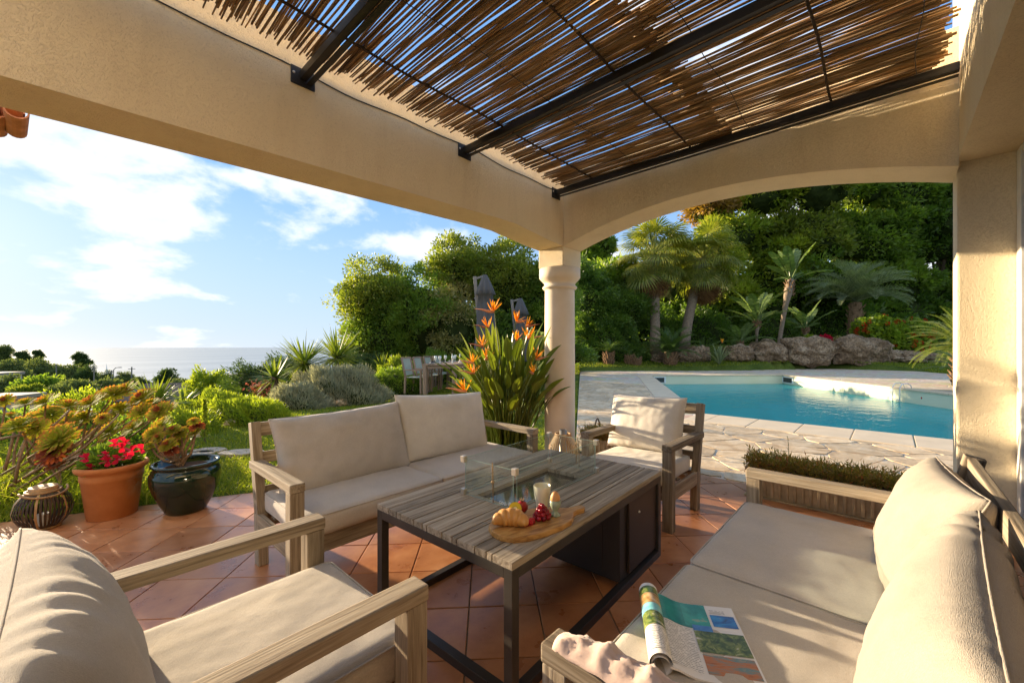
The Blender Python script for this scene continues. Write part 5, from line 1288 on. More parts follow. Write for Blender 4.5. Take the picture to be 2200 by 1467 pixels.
aeonium('dark_aeonium', 'single dark red aeonium on a bare stem behind the low lantern', (dx_, dy_, 0), [(117, 975, 78, 3.45, 5, .7), (122, 995, 50, 3.45, 6, .5)], None, 6, 1.1)
# red flowers in the terracotta pot
rf_ = thing('flowering_plant', 'bushy plant with bright red flowers growing in the terracotta pot', 'plant', (.25, 4.445, .355))
n_ = 1100; u = unit(g.normal(size=(n_, 3))); u[:, 2] = abs(u[:, 2]); P = u*np.array([.17, .16, .20])*g.random((n_, 1))**.4
leaf_cloud('foliage', P, u + g.normal(0, .4, (n_, 3)), g.uniform(.035, .06, n_), g.uniform(.018, .03, n_), LEAF_MID, rf_, g)
for k, (px, py) in enumerate(((232, 990), (262, 960), (252, 985), (275, 980), (305, 965), (185, 985), (228, 976), (270, 950), (195, 1005), (246, 952), (283, 968))):
    w_ = spot(px, py, 2.98 + .07*q.random()) - Vector((.25, 4.445, .355)); m = MB()
    for j in range(5):
        a = j*1.2566 + k; dv = Vector((SH*math.cos(a) - CH*.35, -CH*math.cos(a) - SH*.35, math.sin(a)*.9)); sv = Vector((-math.sin(a), math.cos(a), 0)); jt = Vector((q.uniform(-.3, .3), q.uniform(-.3, .3), q.uniform(-.2, .3))); dv = dv + jt; strip(m, [w_, w_+dv*.018, w_+dv*.034, w_+dv*.040], [.004, .015, .019, .008], sv, .15)
    fo = m.build('flower', RED, rf_); with_rnd(fo.data, k)
# undergrowth at the terrace edge on the left: blades of garden grass and low plants
def blades(name, P, h, w, mat, parent=None, kind=None, lean=.5, g=g):
    N = len(P); D_ = np.stack([g.normal(0, lean, N), g.normal(0, lean, N), np.ones(N)], 1); D_ = unit(D_); S = unit(np.cross(D_, g.normal(size=(N, 3)))); h = np.broadcast_to(h, N)[:, None]; w = np.broadcast_to(w, N)[:, None]
    bend = np.stack([g.normal(0, .25, N), g.normal(0, .25, N), -.15*np.ones(N)], 1)*h
    V = np.stack([P - S*w/2, P + S*w/2, P + D_*h*.55 + S*w*.4, P + D_*h + bend, P + D_*h*.55 - S*w*.4], 1).reshape(-1, 3); b = np.arange(N)[:, None]*5
    F = np.concatenate([b + np.array([[0, 1, 2, 4]]), b + np.array([[4, 2, 3, 3]])], 0)
    # tip as a thin quad
    V2 = np.stack([P - S*w/2, P + S*w/2, P + D_*h + bend + S*w*.06, P + D_*h + bend - S*w*.06], 1)
    mid = np.stack([P + D_*h*.55 + S*w*.42, P + D_*h*.55 - S*w*.42], 1)
    V = np.concatenate([V2[:, :2], mid, V2[:, 2:]], 1).reshape(-1, 3); b = np.arange(N)[:, None]*6
    F = np.concatenate([b + np.array([[0, 1, 2, 3]]), b + np.array([[3, 2, 4, 5]])], 0); r_ = g.random(N)
    o = obj(name, np_mesh(name, V, F, mat, False, np.concatenate([r_, r_])), parent)
    if kind: o['kind'] = kind
    return o
def scatter(n_, x0, x1, d0, d1, keep=None):
    """random ground points over a wedge of the garden plan, denser near by"""
    d_ = d0*(d1/d0)**g.random(n_); px_ = g.uniform(x0, x1, n_); r_ = (px_-1100)/FPX*d_; x = d_*CH + r_*SH; y = d_*SH - r_*CH
    m = (sd_poly(TERR, x, y) > .0) & (sd_poly(PAVED, x, y) > .03)
    if keep is not None: m &= keep(x, y)
    x, y = x[m], y[m]; return np.stack([x, y, ground_raw(x, y) + .03*(np.sin(x*1.3+y*.7)+np.sin(y*1.9-x*.4))*.5*(np.hypot(x, y) > 5)], 1)
P = scatter(150000, -120, 1240, 3.0, 16)
lawn = blades('lawn_grass', P, g.uniform(.022, .055, len(P))*(1+.03*np.hypot(P[:, 0], P[:, 1])), .0035 + .0006*np.hypot(P[:, 0], P[:, 1]), GRASSM, None, 'stuff')
tag(lawn, 'short sunlit lawn grass beyond the terrace')
P = scatter(26000, 1230, 2060, 19.5, 25, lambda x, y: (x*CH + y*SH) < 24.6)
lawn2 = blades('lawn_strip', P, g.uniform(.06, .14, len(P)), .022, GRASSM, None, 'stuff'); tag(lawn2, 'strip of lawn between the pool paving and the boulders')
def grass_keep(x, y): return (y - (2.74 + (4.4-x)*.45)) < 2.2
P = scatter(5200, -140, 330, 3.2, 5.2)
ug = blades('long_grass', P, g.uniform(.14, .34, len(P)), .009, GRASSM, None, 'stuff', .45); tag(ug, 'long loose grass and low growth behind the pots')
STEPST = m_plain('grey_stepping_stone', (.40, .35, .28), .85, .2, 0, .2, 9, .3)
# flat stepping stones in the lawn
for k, (px, py, w_, h_) in enumerate(((520, 972, .50, .22), (447, 968, .42, .2), (430, 975, .3, .2), (1065, 862, .6, .3))):
    x, y = plan(px, 1.3*FPX/(py-745)); a = np.linspace(0, 2*math.pi, 10)[:-1]
    o = prism('stepping_stone', [(w_*math.cos(t)*q.uniform(.85, 1.1)*.5, h_*math.sin(t)*q.uniform(.85, 1.1)*.7) for t in a], -.03, .016, STEPST, None, .006, 'z', (x, y, 0)); o.rotation_euler = (0, 0, HEAD-R(90)+R(10))
    tag(o, ['flat pale stepping stone in the lawn just left of the sofa back', 'flat pale stepping stone in the lawn behind the green pot', 'small pale stepping stone in the lawn behind the terracotta pot', 'flat pale stone in the lawn in front of the bird of paradise'][k], 'stone', 'stepping stones in the lawn')
bk = thing('wicker_basket', 'small wicker basket with a hooped handle on the pool paving behind the armchair', 'basket', (*plan(1283, 5.6), .0))
MB().lathe([(0, 0), (.10, 0), (.13, .10), (.14, .17), (.13, .17), (.10, .02), (0, .02)], 24).build('body', RATT, bk, smooth=True)
MB().tube([(.13*math.cos(a), .04*math.cos(a), .16+.16*math.sin(a)) for a in np.linspace(0, math.pi, 18)], .011, 7).build('handle', RATD, bk, smooth=True)
# ------------------------------------------------------------------ garden beyond the terrace
def at(px, d): 
    x, y = plan(px, d); return (x, y, gz(x, y))
def bush(name, label, cat, px, d, z0, rx, ry, h, mat, n_, leaf, seed=0, group=None, elong=None, core=.8, mats=None, upright=0.0, jitter=.35):
    """a rounded shrub as one dense shell of leaves round a solid inner mass"""
    g_ = np.random.default_rng(seed); x, y = plan(px, d); t = thing(name, label, cat, (x, y, z0), HEAD-R(90) + (elong or 0), group)
    u = unit(g_.normal(size=(n_, 3))); u[:, 2] = abs(u[:, 2]); bump = 1 + .13*np.sin(u[:, 0]*6+seed)*np.cos(u[:, 1]*5) + .09*np.sin(u[:, 2]*11+u[:, 0]*7) + .05*np.sin(u[:, 0]*23+u[:, 2]*17)
    P = u*np.array([rx, ry, h])*(bump*(.80+.22*g_.random(n_)**.7))[:, None]
    Dv = u + g_.normal(0, .5, (n_, 3)); Dv[:, 2] += .2 + upright; cl_ = .5+.5*np.sin(u[:, 0]*9+seed)*np.cos(u[:, 1]*8+u[:, 2]*6)
    leaf_cloud('foliage', P, Dv, g_.uniform(.6, 1.4, n_)*leaf[0], g_.uniform(.6, 1.4, n_)*leaf[1], mat, t, g_, rnd=np.clip(.5*cl_ + .5*g_.random(n_), 0, .999))
    if core: blob('shrub_shade_core', (0, 0, 0), (rx*core, ry*core, h*core), COREM, t, seed, 2, .15)
    return t
# --- left: hedges, lavender, yuccas, juniper
bush('clipped_hedge', 'low feathery yellow-green hedge behind the sofa, nearest the terrace', 'hedge', 500, 7.3, -.1, 1.75, .45, .52, LEAF_LIME, 16000, (.075, .016), 41, None, R(-28), .82, upright=.3)
bush('ground_cover', 'low bright green ground cover at the left end of the hedge', 'ground cover', 400, 6.2, -.1, .55, .4, .42, LEAF_LIME, 4500, (.07, .016), 42, None, R(-25), .8)
bush('lavender_bush', 'silvery grey lavender bush in the middle of the border', 'lavender', 725, 10.0, -.1, 1.25, .7, .86, LEAF_GREY, 12000, (.13, .018), 43, None, R(-10), .8, upright=1.2)
bush('lavender_bush', 'smaller dry lavender bush between the hedge and the silvery one', 'lavender', 640, 8.9, -.1, .62, .5, .56, LEAF_GREY, 5200, (.10, .016), 44, None, R(-10), .8, upright=1.0)
bush('low_hedge', 'low dark green hedge to the right of the lavender', 'hedge', 850, 12.3, -.1, 1.0, .55, .75, LEAF_MID, 9000, (.06, .025), 45, None, R(-14), .82)
bush('leafy_shrub', 'bright green leafy shrub above the low hedge, left of the dining chairs', 'shrub', 862, 14.0, 0, .85, .6, .86, LEAF_LIME, 6000, (.12, .035), 46, None, 0, .75, upright=.5)
bush('leafy_shrub', 'green shrub behind the row of dining chairs', 'shrub', 960, 15.2, 0, 1.6, .7, 1.05, LEAF_MID, 8000, (.11, .035), 47, None, 0, .8)
for k, (px, py, d_, sz, tn) in enumerate(((655, 778, 10.8, .98, 26), (725, 765, 11.6, .98, 24), (822, 790, 14.5, .7, 18), (590, 808, 9.5, .62, 12), (332, 862, 7.2, .62, 18), (395, 862, 8.2, .42, 10))):
    x, y = plan(px, d_); zc_ = EYE + (745-py)/FPX*d_; g0 = gz(x, y)
    t = thing('yucca', ['yucca with a round head of spiky leaves above the lavender, left of a pair', 'yucca with a round head of spiky leaves above the lavender, right of a pair', 'small spiky yucca at the foot of the big evergreen', 'low spreading yucca leaning out left of the lavender', 'bright spiky yucca behind the aeonium shrub', 'small yucca tuft beside the tiled roof'][k], 'yucca', (x, y, g0 - .05), 0, 'yuccas in the border')
    hz_ = zc_ - g0 + .05
    MB().tube([(0, 0, 0), (.03, 0, hz_*.5), (0, 0, hz_)], [.09, .08, .07], 8).build('stem', BARK, t, smooth=True)
    m = MB(); q = random.Random(k+70)
    for j in range(int(tn*6)):
        u_ = q.uniform(-.55, 1); a = j*2.39996; ce = math.sqrt(1-u_*u_); d3 = Vector((ce*math.cos(a), ce*math.sin(a), u_)); L = sz*q.uniform(.75, 1.05); sv = d3.cross(Vector((0, 0, 1)) if abs(d3.z) < .97 else Vector((1, 0, 0))).normalized()
        b0 = Vector((0, 0, hz_ - .1 + .1*q.random())); dr_ = Vector((0, 0, -1))*.10*L*(1-u_)
        strip(m, [b0, b0+d3*L*.4, b0+d3*L*.75+dr_*.4, b0+d3*L+dr_], [.014, .026, .018, .001], sv, .3, d3.cross(sv))
    fo = m.build('leaf_head', LEAF_YUC, t); with_rnd(fo.data, k, 6)
# juniper with feathery sprays
def juniper(label, px, py, d_, rx, h, seed):
    g_ = np.random.default_rng(seed); x, y = plan(px, d_); z0 = gz(x, y); zc_ = EYE + (745-py)/FPX*d_
    t = thing('juniper', label, 'juniper', (x, y, z0)); q_ = random.Random(seed)
    MB().tube([(0, 0, -.2), (0, 0, zc_-z0)], [.10, .05], 7).build('trunk', BARK, t); Ps, Ds = [], []
    for k in range(90):
        a = q_.uniform(0, 6.283); e = q_.uniform(-.15, 1.0); L = rx*q_.uniform(.6, 1.1)*(1-.25*max(0, e)); s0 = np.array([0, 0, zc_-z0-.5+q_.uniform(-.3, .3)]); dv = np.array([math.cos(a)*math.cos(e), math.sin(a)*math.cos(e), math.sin(e)*h/rx])
        for i in range(70):
            tt = .15 + .85*g_.random(); p = s0 + dv*L*tt + np.array([0, 0, .18*L*tt*tt]) + g_.normal(0, .05+.05*(1-tt), 3); Ps.append(p); Ds.append(dv + g_.normal(0, .45, 3) + np.array([0, 0, .3]))
    n_ = len(Ps); leaf_cloud('foliage', np.array(Ps), np.array(Ds), g_.uniform(.06, .15, n_), g_.uniform(.02, .04, n_), LEAF_JUN, t, g_); blob('shrub_shade_core', (0, 0, zc_-z0-.4), (rx*.55, rx*.5, h*.6), COREM, t, seed)
juniper('dark juniper with feathery drooping sprays left of the yuccas', 556, 796, 13.0, 1.0, .8, 51)
juniper('dark juniper partly hidden behind the yuccas', 622, 775, 15.5, .95, .75, 52)
juniper('dark juniper between the second yucca and the big evergreen', 770, 762, 15.5, 1.0, .6, 53)
# coral flower bush and slender cypress-like shoot
cf = thing('coral_flowers', 'small bush of coral red flowers between hedge and juniper', 'flowers', at(560, 12))
z_ = spot(560, 838, 12).z - cf.location.z; g_ = np.random.default_rng(3); n_ = 260; P = g_.normal(0, .13, (n_, 3)) + np.array([0, 0, z_-.05]); P[:, 2] += np.abs(P[:, 0])*.7
leaf_cloud('blossom', P, g_.normal(size=(n_, 3)), .09, .06, CORAL, cf, g_, kind='stuff'); P = g_.normal(0, .16, (600, 3)) + np.array([0, 0, z_-.30]); leaf_cloud('foliage', P, g_.normal(size=(600, 3)), .1, .04, LEAF_MID, cf, g_); MB().tube([(0, 0, 0), (0, 0, z_-.2)], .03, 6).build('stem', BARK, cf)
sx_, sy_ = plan(440, 5.6)
sh = thing('slender_shoot', 'slender upright yellow-green shoot standing in front of the hedge', 'plant', (sx_, sy_, -.05)); n_ = 700; zz_ = g_.random(n_)
P = np.stack([g_.normal(0, .035, n_)*(1.1-zz_), g_.normal(0, .035, n_)*(1.1-zz_), .12+zz_*.50], 1); leaf_cloud('foliage', P, np.stack([g_.normal(0, .5, n_), g_.normal(0, .5, n_), np.ones(n_)], 1), .045, .016, LEAF_LIME, sh, g_); MB().tube([(0, 0, 0), (0, 0, .5)], .008, 5).build('stem', BARK, sh)
bush('lime_shrub', 'loose lime green shrub on the slope in front of the sea', 'shrub', 448, 19, gz(*plan(448, 19)), 1.15, .9, spot(448, 800, 19).z - gz(*plan(448, 19)), LEAF_LIME, 7000, (.16, .06), 61, None, 0, .7)
bush('lime_shrub', 'small yellow-green shrub at the right foot of the loose lime shrub', 'shrub', 495, 18, gz(*plan(495, 18)), .75, .6, spot(495, 822, 18).z - gz(*plan(495, 18)), LEAF_LIME, 3500, (.14, .05), 62, None, 0, .7)
bush('flowering_shrub', 'fine yellow-flowered shrub behind the aeonium rosettes', 'shrub', 170, 6.4, -.2, .6, .5, .80, LEAF_LIME, 3800, (.06, .025), 63, None, 0, .55, upright=.5)
bush('green_shrub', 'mid green shrub among the aeonium stems at the left edge', 'shrub', 40, 5.4, -.2, .7, .5, .62, LEAF_MID, 4200, (.07, .03), 64, None, 0, .7)
bush('green_shrub', 'green shrub between the terracotta pot and the hedge', 'shrub', 300, 5.0, -.2, .55, .4, .62, LEAF_MID, 3600, (.06, .025), 65, None, 0, .7)
for k, (px, d_, w_) in enumerate(((735, 9.45, .3), (710, 9.3, .24), (770, 9.9, .26), (500, 6.75, .3), (425, 5.9, .28))):
    x, y = plan(px, d_); o = blob('border_stone', (x, y, .03), (w_*.5, w_*.4, .09), STONE, None, k, 2, .3); tag(o, ['round border stone at the foot of the silvery lavender, left one', 'round border stone at the foot of the smaller lavender', 'round border stone at the right end of the silvery lavender', 'round border stone at the middle of the hedge', 'round border stone at the left end of the hedge'][k], 'stone', 'border stones')

# --- big evergreens
tree('evergreen_tree', 'large light green evergreen standing in front of the sea, left of the parasols', 'tree', at(885, 17.5),
     [(-1.0, 1.0, 3.4, 1.7, 1.6, 2.0, 150, 120, .42), (-.6, .7, 2.2, 1.7, 1.6, 1.8, 120, 120, .42), (.3, -.2, 2.7, 1.8, 1.7, 2.3, 170, 120, .42), (1.2, -1.1, 2.3, 1.6, 1.5, 2.0, 120, 120, .42), (-1.4, 1.5, 1.2, 1.3, 1.2, 1.3, 80, 110, .38), (-.5, .5, 1.0, 1.6, 1.4, 1.1, 90, 110, .38), (1.0, -1.0, .9, 1.7, 1.5, 1.0, 80, 110, .38)], LEAF_OAK, (.12, .06), 71, None, .16, mats=[LEAF_OAK, LEAF_MID, LEAF_MID, LEAF_PALE, LEAF_OAK, LEAF_MID])
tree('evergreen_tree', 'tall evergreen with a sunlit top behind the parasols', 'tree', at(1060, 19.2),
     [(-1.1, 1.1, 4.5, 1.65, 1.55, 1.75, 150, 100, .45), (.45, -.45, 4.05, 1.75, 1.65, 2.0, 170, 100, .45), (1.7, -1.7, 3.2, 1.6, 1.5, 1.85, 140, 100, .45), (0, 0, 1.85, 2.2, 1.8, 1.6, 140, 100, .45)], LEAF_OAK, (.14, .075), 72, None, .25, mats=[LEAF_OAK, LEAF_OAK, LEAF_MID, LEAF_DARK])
tree('low_shrub', 'low dense shrub behind the column', 'shrub', at(1190, 21),
     [(-.4, .4, .9, 1.3, 1.0, .65, 90, 90, .35), (.6, -.6, .8, 1.3, 1.0, .6, 90, 90, .35)], LEAF_MID, (.14, .07), 73, None, .25, mats=[LEAF_MID, LEAF_DARK])
bush('laurel_hedge', 'dark glossy laurel hedge reaching the ground right of the column', 'hedge', 1300, 25.2, .2, 2.6, 1.1, 2.6, LEAF_DARK, 15000, (.15, .07), 49, None, 0, .82)
tree('dense_shrub_tree', 'dark glossy laurel mass to the right of the column', 'tree', at(1300, 26.5),
     [(-.9, .9, 2.8, 1.9, 1.8, 2.0, 150, 110, .5), (.9, -.9, 2.2, 1.9, 1.7, 1.8, 150, 110, .5), (0, 0, 1.3, 2.6, 1.8, 1.3, 120, 110, .5), (-1.2, 1.2, 4.0, 1.4, 1.4, 1.4, 90, 110, .5)], LEAF_DARK, (.16, .075), 74, None, .2)
bush('leafy_shrub', 'dense shrub behind the parasols, low between the trunks', 'shrub', 1085, 19.5, -.4, 2.2, 1.0, 2.2, LEAF_MID, 9000, (.13, .06), 48, None, 0, .8)
WOOD = [(1278, 38, LEAF_MID, 8.6, 'tree far behind the laurel mass, seen just right of the column'), (1330, 29, LEAF_MID, 6.2, 'dark tree behind the laurel mass, left on the wooded bank'), (1440, 34, LEAF_OAK, 8.0, 'tree rising behind the two fan palms'), (1545, 33, LEAF_LIME, 12.6, 'sunlit lime green tree right of the fan palms, with rusty leaves at its top'), (1640, 34, LEAF_LIME, 13.0, 'sunlit lime green tree above the tall paddle-leaved palm'), (1700, 40, LEAF_DARK, 15.5, 'tall dark tree far back on the bank, closing the gap behind the paddle-leaved palms'), (1735, 33, LEAF_OAK, 13.5, 'mid green tree in the middle of the wooded bank'), (1830, 34, LEAF_MID, 13.5, 'mid green tree above the jelly palm'), (1925, 33, LEAF_MID, 13.5, 'dark green tree right of the jelly palm'), (2020, 34, LEAF_DARK, 13.5, 'dark green tree next to the house pier'), (2110, 33, LEAF_DARK, 13.0, 'dark tree mostly hidden by the house pier')]
for k, (px, d_, mat_, H_, lab) in enumerate(WOOD):
    q = random.Random(800+k); cr = []
    for z_, r_ in [c for c in ((1.6, 2.5), (3.9, 2.6), (6.2, 2.6), (8.6, 2.5)) if c[0] < H_-2.6] + [(H_-2.2, 2.2)]:
        o_ = q.uniform(-1.2, 1.2); f_ = q.uniform(-1.6, .6); rr_k = r_*q.uniform(.75, 1.2); cr.append((o_*SH + f_*CH, -o_*CH + f_*SH, z_ + q.uniform(-.9, .9)*(z_ < H_-2.3), rr_k, rr_k, rr_k*q.uniform(.6, 1.0), 78, 64, q.uniform(.5, .85)))
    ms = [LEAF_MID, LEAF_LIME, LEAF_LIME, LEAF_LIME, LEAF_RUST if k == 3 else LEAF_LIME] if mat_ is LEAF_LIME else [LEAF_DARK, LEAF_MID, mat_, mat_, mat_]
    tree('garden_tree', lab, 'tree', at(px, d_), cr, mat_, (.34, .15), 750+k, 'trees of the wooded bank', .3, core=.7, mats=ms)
for k, (px, d_, w_, h_) in enumerate(((1500, 30, 2.6, 3.0), (1640, 31, 2.6, 2.8), (1780, 31, 2.6, 2.6), (1930, 31, 2.8, 2.4), (1400, 30, 2.4, 3.0))):
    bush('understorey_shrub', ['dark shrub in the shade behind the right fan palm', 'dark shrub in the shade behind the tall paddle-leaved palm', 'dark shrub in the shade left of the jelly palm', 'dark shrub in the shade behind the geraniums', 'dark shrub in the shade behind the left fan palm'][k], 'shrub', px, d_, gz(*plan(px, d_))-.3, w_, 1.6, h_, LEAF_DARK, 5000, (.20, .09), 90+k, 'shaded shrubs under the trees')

# --- palms and exotic plants along the boulders
def boots(m, z0, z1, r_, n_, q_):
    for k in range(n_):
        z = z0 + (z1-z0)*k/n_; a = k*2.39996; p = Vector((r_*math.cos(a), r_*math.sin(a), z)); d = Vector((math.cos(a)*.6, math.sin(a)*.6, .8)); m.tube([p - d*.08, p + d*q_.uniform(.12, .24)], [.07, .02], 5)
def fan_palm(label, px, d_, ytop, ybase, lean, seed, scale=1.0):
    x, y = plan(px, d_); z0 = gz(x, y)-.1; zt = EYE + (745-ytop)/FPX*d_; H = zt - z0; t = thing('fan_palm', label, 'palm', (x, y, z0), 0, 'fan palms behind the pool'); q_ = random.Random(seed); L = Vector((SH, -CH, 0))*lean
    pts = [L*(tt**1.4) + Vector((0, 0, H*tt)) for tt in np.linspace(0, 1, 8)]
    MB().tube(pts, [.36, .33, .30, .29, .29, .30, .30, .24], 14).build('trunk', PALMTR, t, smooth=True)
    m = MB(); boots(m, H*.58, H*.98, .30, 70, q_); o = m.build('leaf_boots', BOOTS, t); o.location = L*.75
    hd = bpy.data.objects.new('crown', None); link(hd, t); hd.location = pts[-1]
    fm = [fan_mesh('frond', q_.uniform(1.0, 1.5)*scale, q_.uniform(1.15, 1.45)*scale, LEAF_PALM, seed+i, 235, 34, .42, R(25)) for i in range(6)]; fd = [fan_mesh('dead_frond', 1.0*scale, 1.2*scale, LEAF_DEAD, seed+20+i, 150, 26, .75, R(10)) for i in range(3)]
    ring_place(fm, hd, 14, 'frond', 0, (R(-62), R(-18)), (.9, 1.1), seed); ring_place(fm, hd, 16, 'frond', -.15, (R(-22), R(20)), (.95, 1.1), seed+1); ring_place(fm, hd, 13, 'frond', -.35, (R(18), R(48)), (.9, 1.05), seed+2); ring_place(fd, hd, 11, 'dead_frond', -.5, (R(62), R(82)), (.9, 1.05), seed+3)
    return t
fan_palm('fan palm on the left of the pair behind the pool, with dead brown leaves', 1408, 25.8, 550, 740, -.1, 101, 1.05)
fan_palm('fan palm on the right of the pair behind the pool, leaning right', 1470, 26.3, 556, 740, 1.25, 131, 1.1)
def feather_palm(name, label, cat, px, d_, ytop, fr, n_el, trunk_r, seed, group=None, trunkmat=BOOTS, z0off=-.05, bt=True):
    x, y = plan(px, d_); z0 = gz(x, y) + z0off; zt = EYE + (745-ytop)/FPX*d_; H = max(.15, zt-z0); t = thing(name, label, cat, (x, y, z0), 0, group); q_ = random.Random(seed)
    MB().tube([(0, 0, 0), (0, 0, H*.5), (0, 0, H)], [trunk_r*.95, trunk_r, trunk_r*.8], 12).build('trunk', trunkmat, t, smooth=True)
    if bt: m = MB(); boots(m, .05, H, trunk_r, 40, q_); m.build('leaf_boots', trunkmat, t)
    for (cnt, lo, hi, s0, s1) in n_el: ring_place(fr, t, cnt, 'frond', H, (R(lo), R(hi)), (s0, s1), seed + cnt)
    return t
cyf = [frond_mesh('frond', 1.55, 46, .26, .022, 1.05, LEAF_CYC, 200+i, .35, .12, R(38)) for i in range(4)]
feather_palm('cycad', 'small cycad with a scaly trunk at the left end of the lawn strip', 'cycad', 1308, 23.3, 757, cyf, [(14, -35, -5, .62, .75), (14, -8, 18, .62, .75)], .24, 141, 'cycads along the lawn')
feather_palm('cycad', 'big cycad with glossy arching fronds below the fan palms', 'cycad', 1440, 23.2, 757, cyf, [(16, -48, -20, 1.1, 1.3), (18, -18, 8, 1.15, 1.35), (12, 6, 26, 1.0, 1.2)], .30, 142, 'cycads along the lawn')
feather_palm('cycad', 'tiny cycad stump between the two larger cycads', 'cycad', 1352, 23.4, 764, cyf, [(9, -40, 5, .38, .5)], .17, 143, 'cycads along the lawn')
feather_palm('cycad', 'tiny cycad stump nearest the big cycad', 'cycad', 1368, 23.2, 770, cyf, [(7, -40, 5, .26, .34)], .17, 144, 'cycads along the lawn')
feather_palm('cycad', 'large cycad at the right, half hidden by the house pier', 'cycad', 2068, 14.0, 745, [frond_mesh('frond', 1.5, 54, .24, .020, 1.1, LEAF_YUC, 220+i, .35, .15, R(38)) for i in range(3)], [(16, -48, -20, .95, 1.15), (22, -18, 12, 1.0, 1.15), (18, 8, 40, .95, 1.1)], .25, 145, 'cycads along the lawn')
feather_palm('cycad', 'dark low cycad on the paving beside the house pier', 'cycad', 2075, 12.0, 800, cyf, [(14, -35, -8, .55, .7), (14, -8, 18, .6, .7)], .2, 146, 'cycads along the lawn')
btf = [frond_mesh('frond', 2.9, 60, .66, .030, 1.35, LEAF_BLUE, 240+i, .6, .10, R(56)) for i in range(5)]
feather_palm('jelly_palm', 'blue-green jelly palm with arching feathery fronds above the geraniums', 'palm', 1838, 27.6, 650, btf, [(16, -46, -16, 1.0, 1.2), (20, -16, 10, 1.1, 1.25), (16, 8, 30, 1.0, 1.15)], .42, 151)
# paddle-leaved (banana-like) palms: torn leaves, each a part
def banana_mesh(L, W_, pet, bend, seed, rise):
    q_ = random.Random(seed); m = MB(); P = [Vector((0, 0, 0))]; n_ = 30; a = rise
    for i in range(n_): 
        t_ = i/n_; a = rise - bend*max(0, t_-.25)**1.2; P.append(P[-1] + Vector((math.cos(a), 0, math.sin(a)))*(pet+L)/n_)
    m.tube(P[::3], [max(.012, .05*(1-k/11)) for k in range(len(P[::3]))], 5); k0 = int(n_*pet/(pet+L))
    for i in range(k0, n_):
        t_ = (i-k0)/(n_-k0); w_ = W_/2*(math.sin(math.pi*min(1, .10+.88*t_))**.6); d = (P[i+1]-P[i]); nrm = Vector((-d.z, 0, d.x)).normalized(); torn = q_.random() < .55
        for s in (-1, 1):
            e0 = Vector((0, s*w_, 0)) + d.normalized()*w_*.35 - nrm*w_*.18*q_.uniform(.4, 1.6); b1 = P[i+1] - (d*.22 if torn else d*0)
            m.add([P[i], b1, b1+e0*.97, P[i]+e0*q_.uniform(.93, 1.05)], [(0, 1, 2, 3)])
    return with_rnd(m.mesh('leaf', LEAF_BAN), seed)
bmz = [banana_mesh(1.55, .62, .75, q.uniform(.6, 1.3), 300+i, R(62)) for i in range(6)]
def paddle_palm(label, px, d_, ytop, sc, cnts, lean, seed, r_=.13):
    x, y = plan(px, d_); z0 = gz(x, y) - .1; H = EYE + (745-ytop)/FPX*d_ - z0; t = thing('paddle_palm', label, 'palm', (x, y, z0), 0, 'paddle-leaved palms behind the boulders'); L = Vector((SH, -CH, 0))*lean
    pts = [L*(tt**1.3) + Vector((0, 0, H*tt)) for tt in np.linspace(0, 1, 7)]; MB().tube(pts, [r_*1.2, r_, r_*.95, r_, r_*1.2, r_*1.9, r_*1.3], 10).build('trunk', PALMTR, t, smooth=True)
    m = MB(); q_ = random.Random(seed); boots(m, H*.78, H*.99, r_*1.6, 26, q_); o = m.build('leaf_boots', BOOTS, t); o.location = L*.9
    hd = bpy.data.objects.new('crown', None); link(hd, t); hd.location = pts[-1]
    for (c_, lo, hi, s0, s1) in cnts: ring_place(bmz, hd, c_, 'leaf', -.1, (R(lo), R(hi)), (s0*sc, s1*sc), seed+c_)
paddle_palm('tall slender paddle-leaved palm with torn leaves in the middle of the bank', 1672, 25.8, 600, 1.0, [(6, -22, 8, .95, 1.15), (5, 10, 45, .8, 1.0)], .8, 161)
paddle_palm('shorter paddle-leaved palm left of the tall slender one', 1625, 26.2, 690, 1.0, [(7, -22, 10, .95, 1.2), (7, 8, 45, .8, 1.0)], .05, 162, .09)
paddle_palm('young paddle-leaved palm low behind the boulders', 1590, 25.4, 735, .9, [(6, -15, 20, .8, 1.0), (6, 15, 55, .8, 1.0)], .0, 163, .07)
paddle_palm('young paddle-leaved palm under the jelly palm fronds', 1730, 26.2, 705, .9, [(6, -15, 20, .8, 1.0), (6, 15, 55, .8, 1.0)], .0, 164, .07)
# spiky and strappy clumps
def strappy(name, label, cat, px, d_, z0, n_, L, w_, mat, seed, spread=.9):
    x, y = plan(px, d_); t = thing(name, label, cat, (x, y, z0)); q_ = random.Random(seed); m = MB()
    for j in range(n_):
        a = j*2.39996; e = R(q_.uniform(90-60*spread, 88)); d3 = Vector((math.cos(a)*math.cos(e), math.sin(a)*math.cos(e), math.sin(e))); l_ = L*q_.uniform(.7, 1.1); sv = Vector((-math.sin(a), math.cos(a), 0)); dr_ = Vector((d3.x, d3.y, -.7))*l_*.22
        strip(m, [Vector((0, 0, 0)), d3*l_*.4, d3*l_*.75+dr_*.35, d3*l_+dr_], [w_*.6, w_, w_*.7, .002], sv, .25)
    fo = m.build('leaves', mat, t); with_rnd(fo.data, seed, 6); return t
sp_t = strappy('strappy_plant', 'grey-green strappy plant with one orange flower in front of the boulders', 'plant', 1545, 23.2, gz(*plan(1545, 23.2)), 46, 1.35, .045, LEAF_BLUE, 171, .8)
flower(sp_t, Vector((.25, -.1, 1.25)), 0.4, 2.0, 9)
strappy('spiky_agave', 'spiky grass-like agave behind the boulders under the tall palm', 'agave', 1715, 25.4, gz(*plan(1715, 25.4)), 70, 1.7, .035, LEAF_CYC, 172, 1.0)
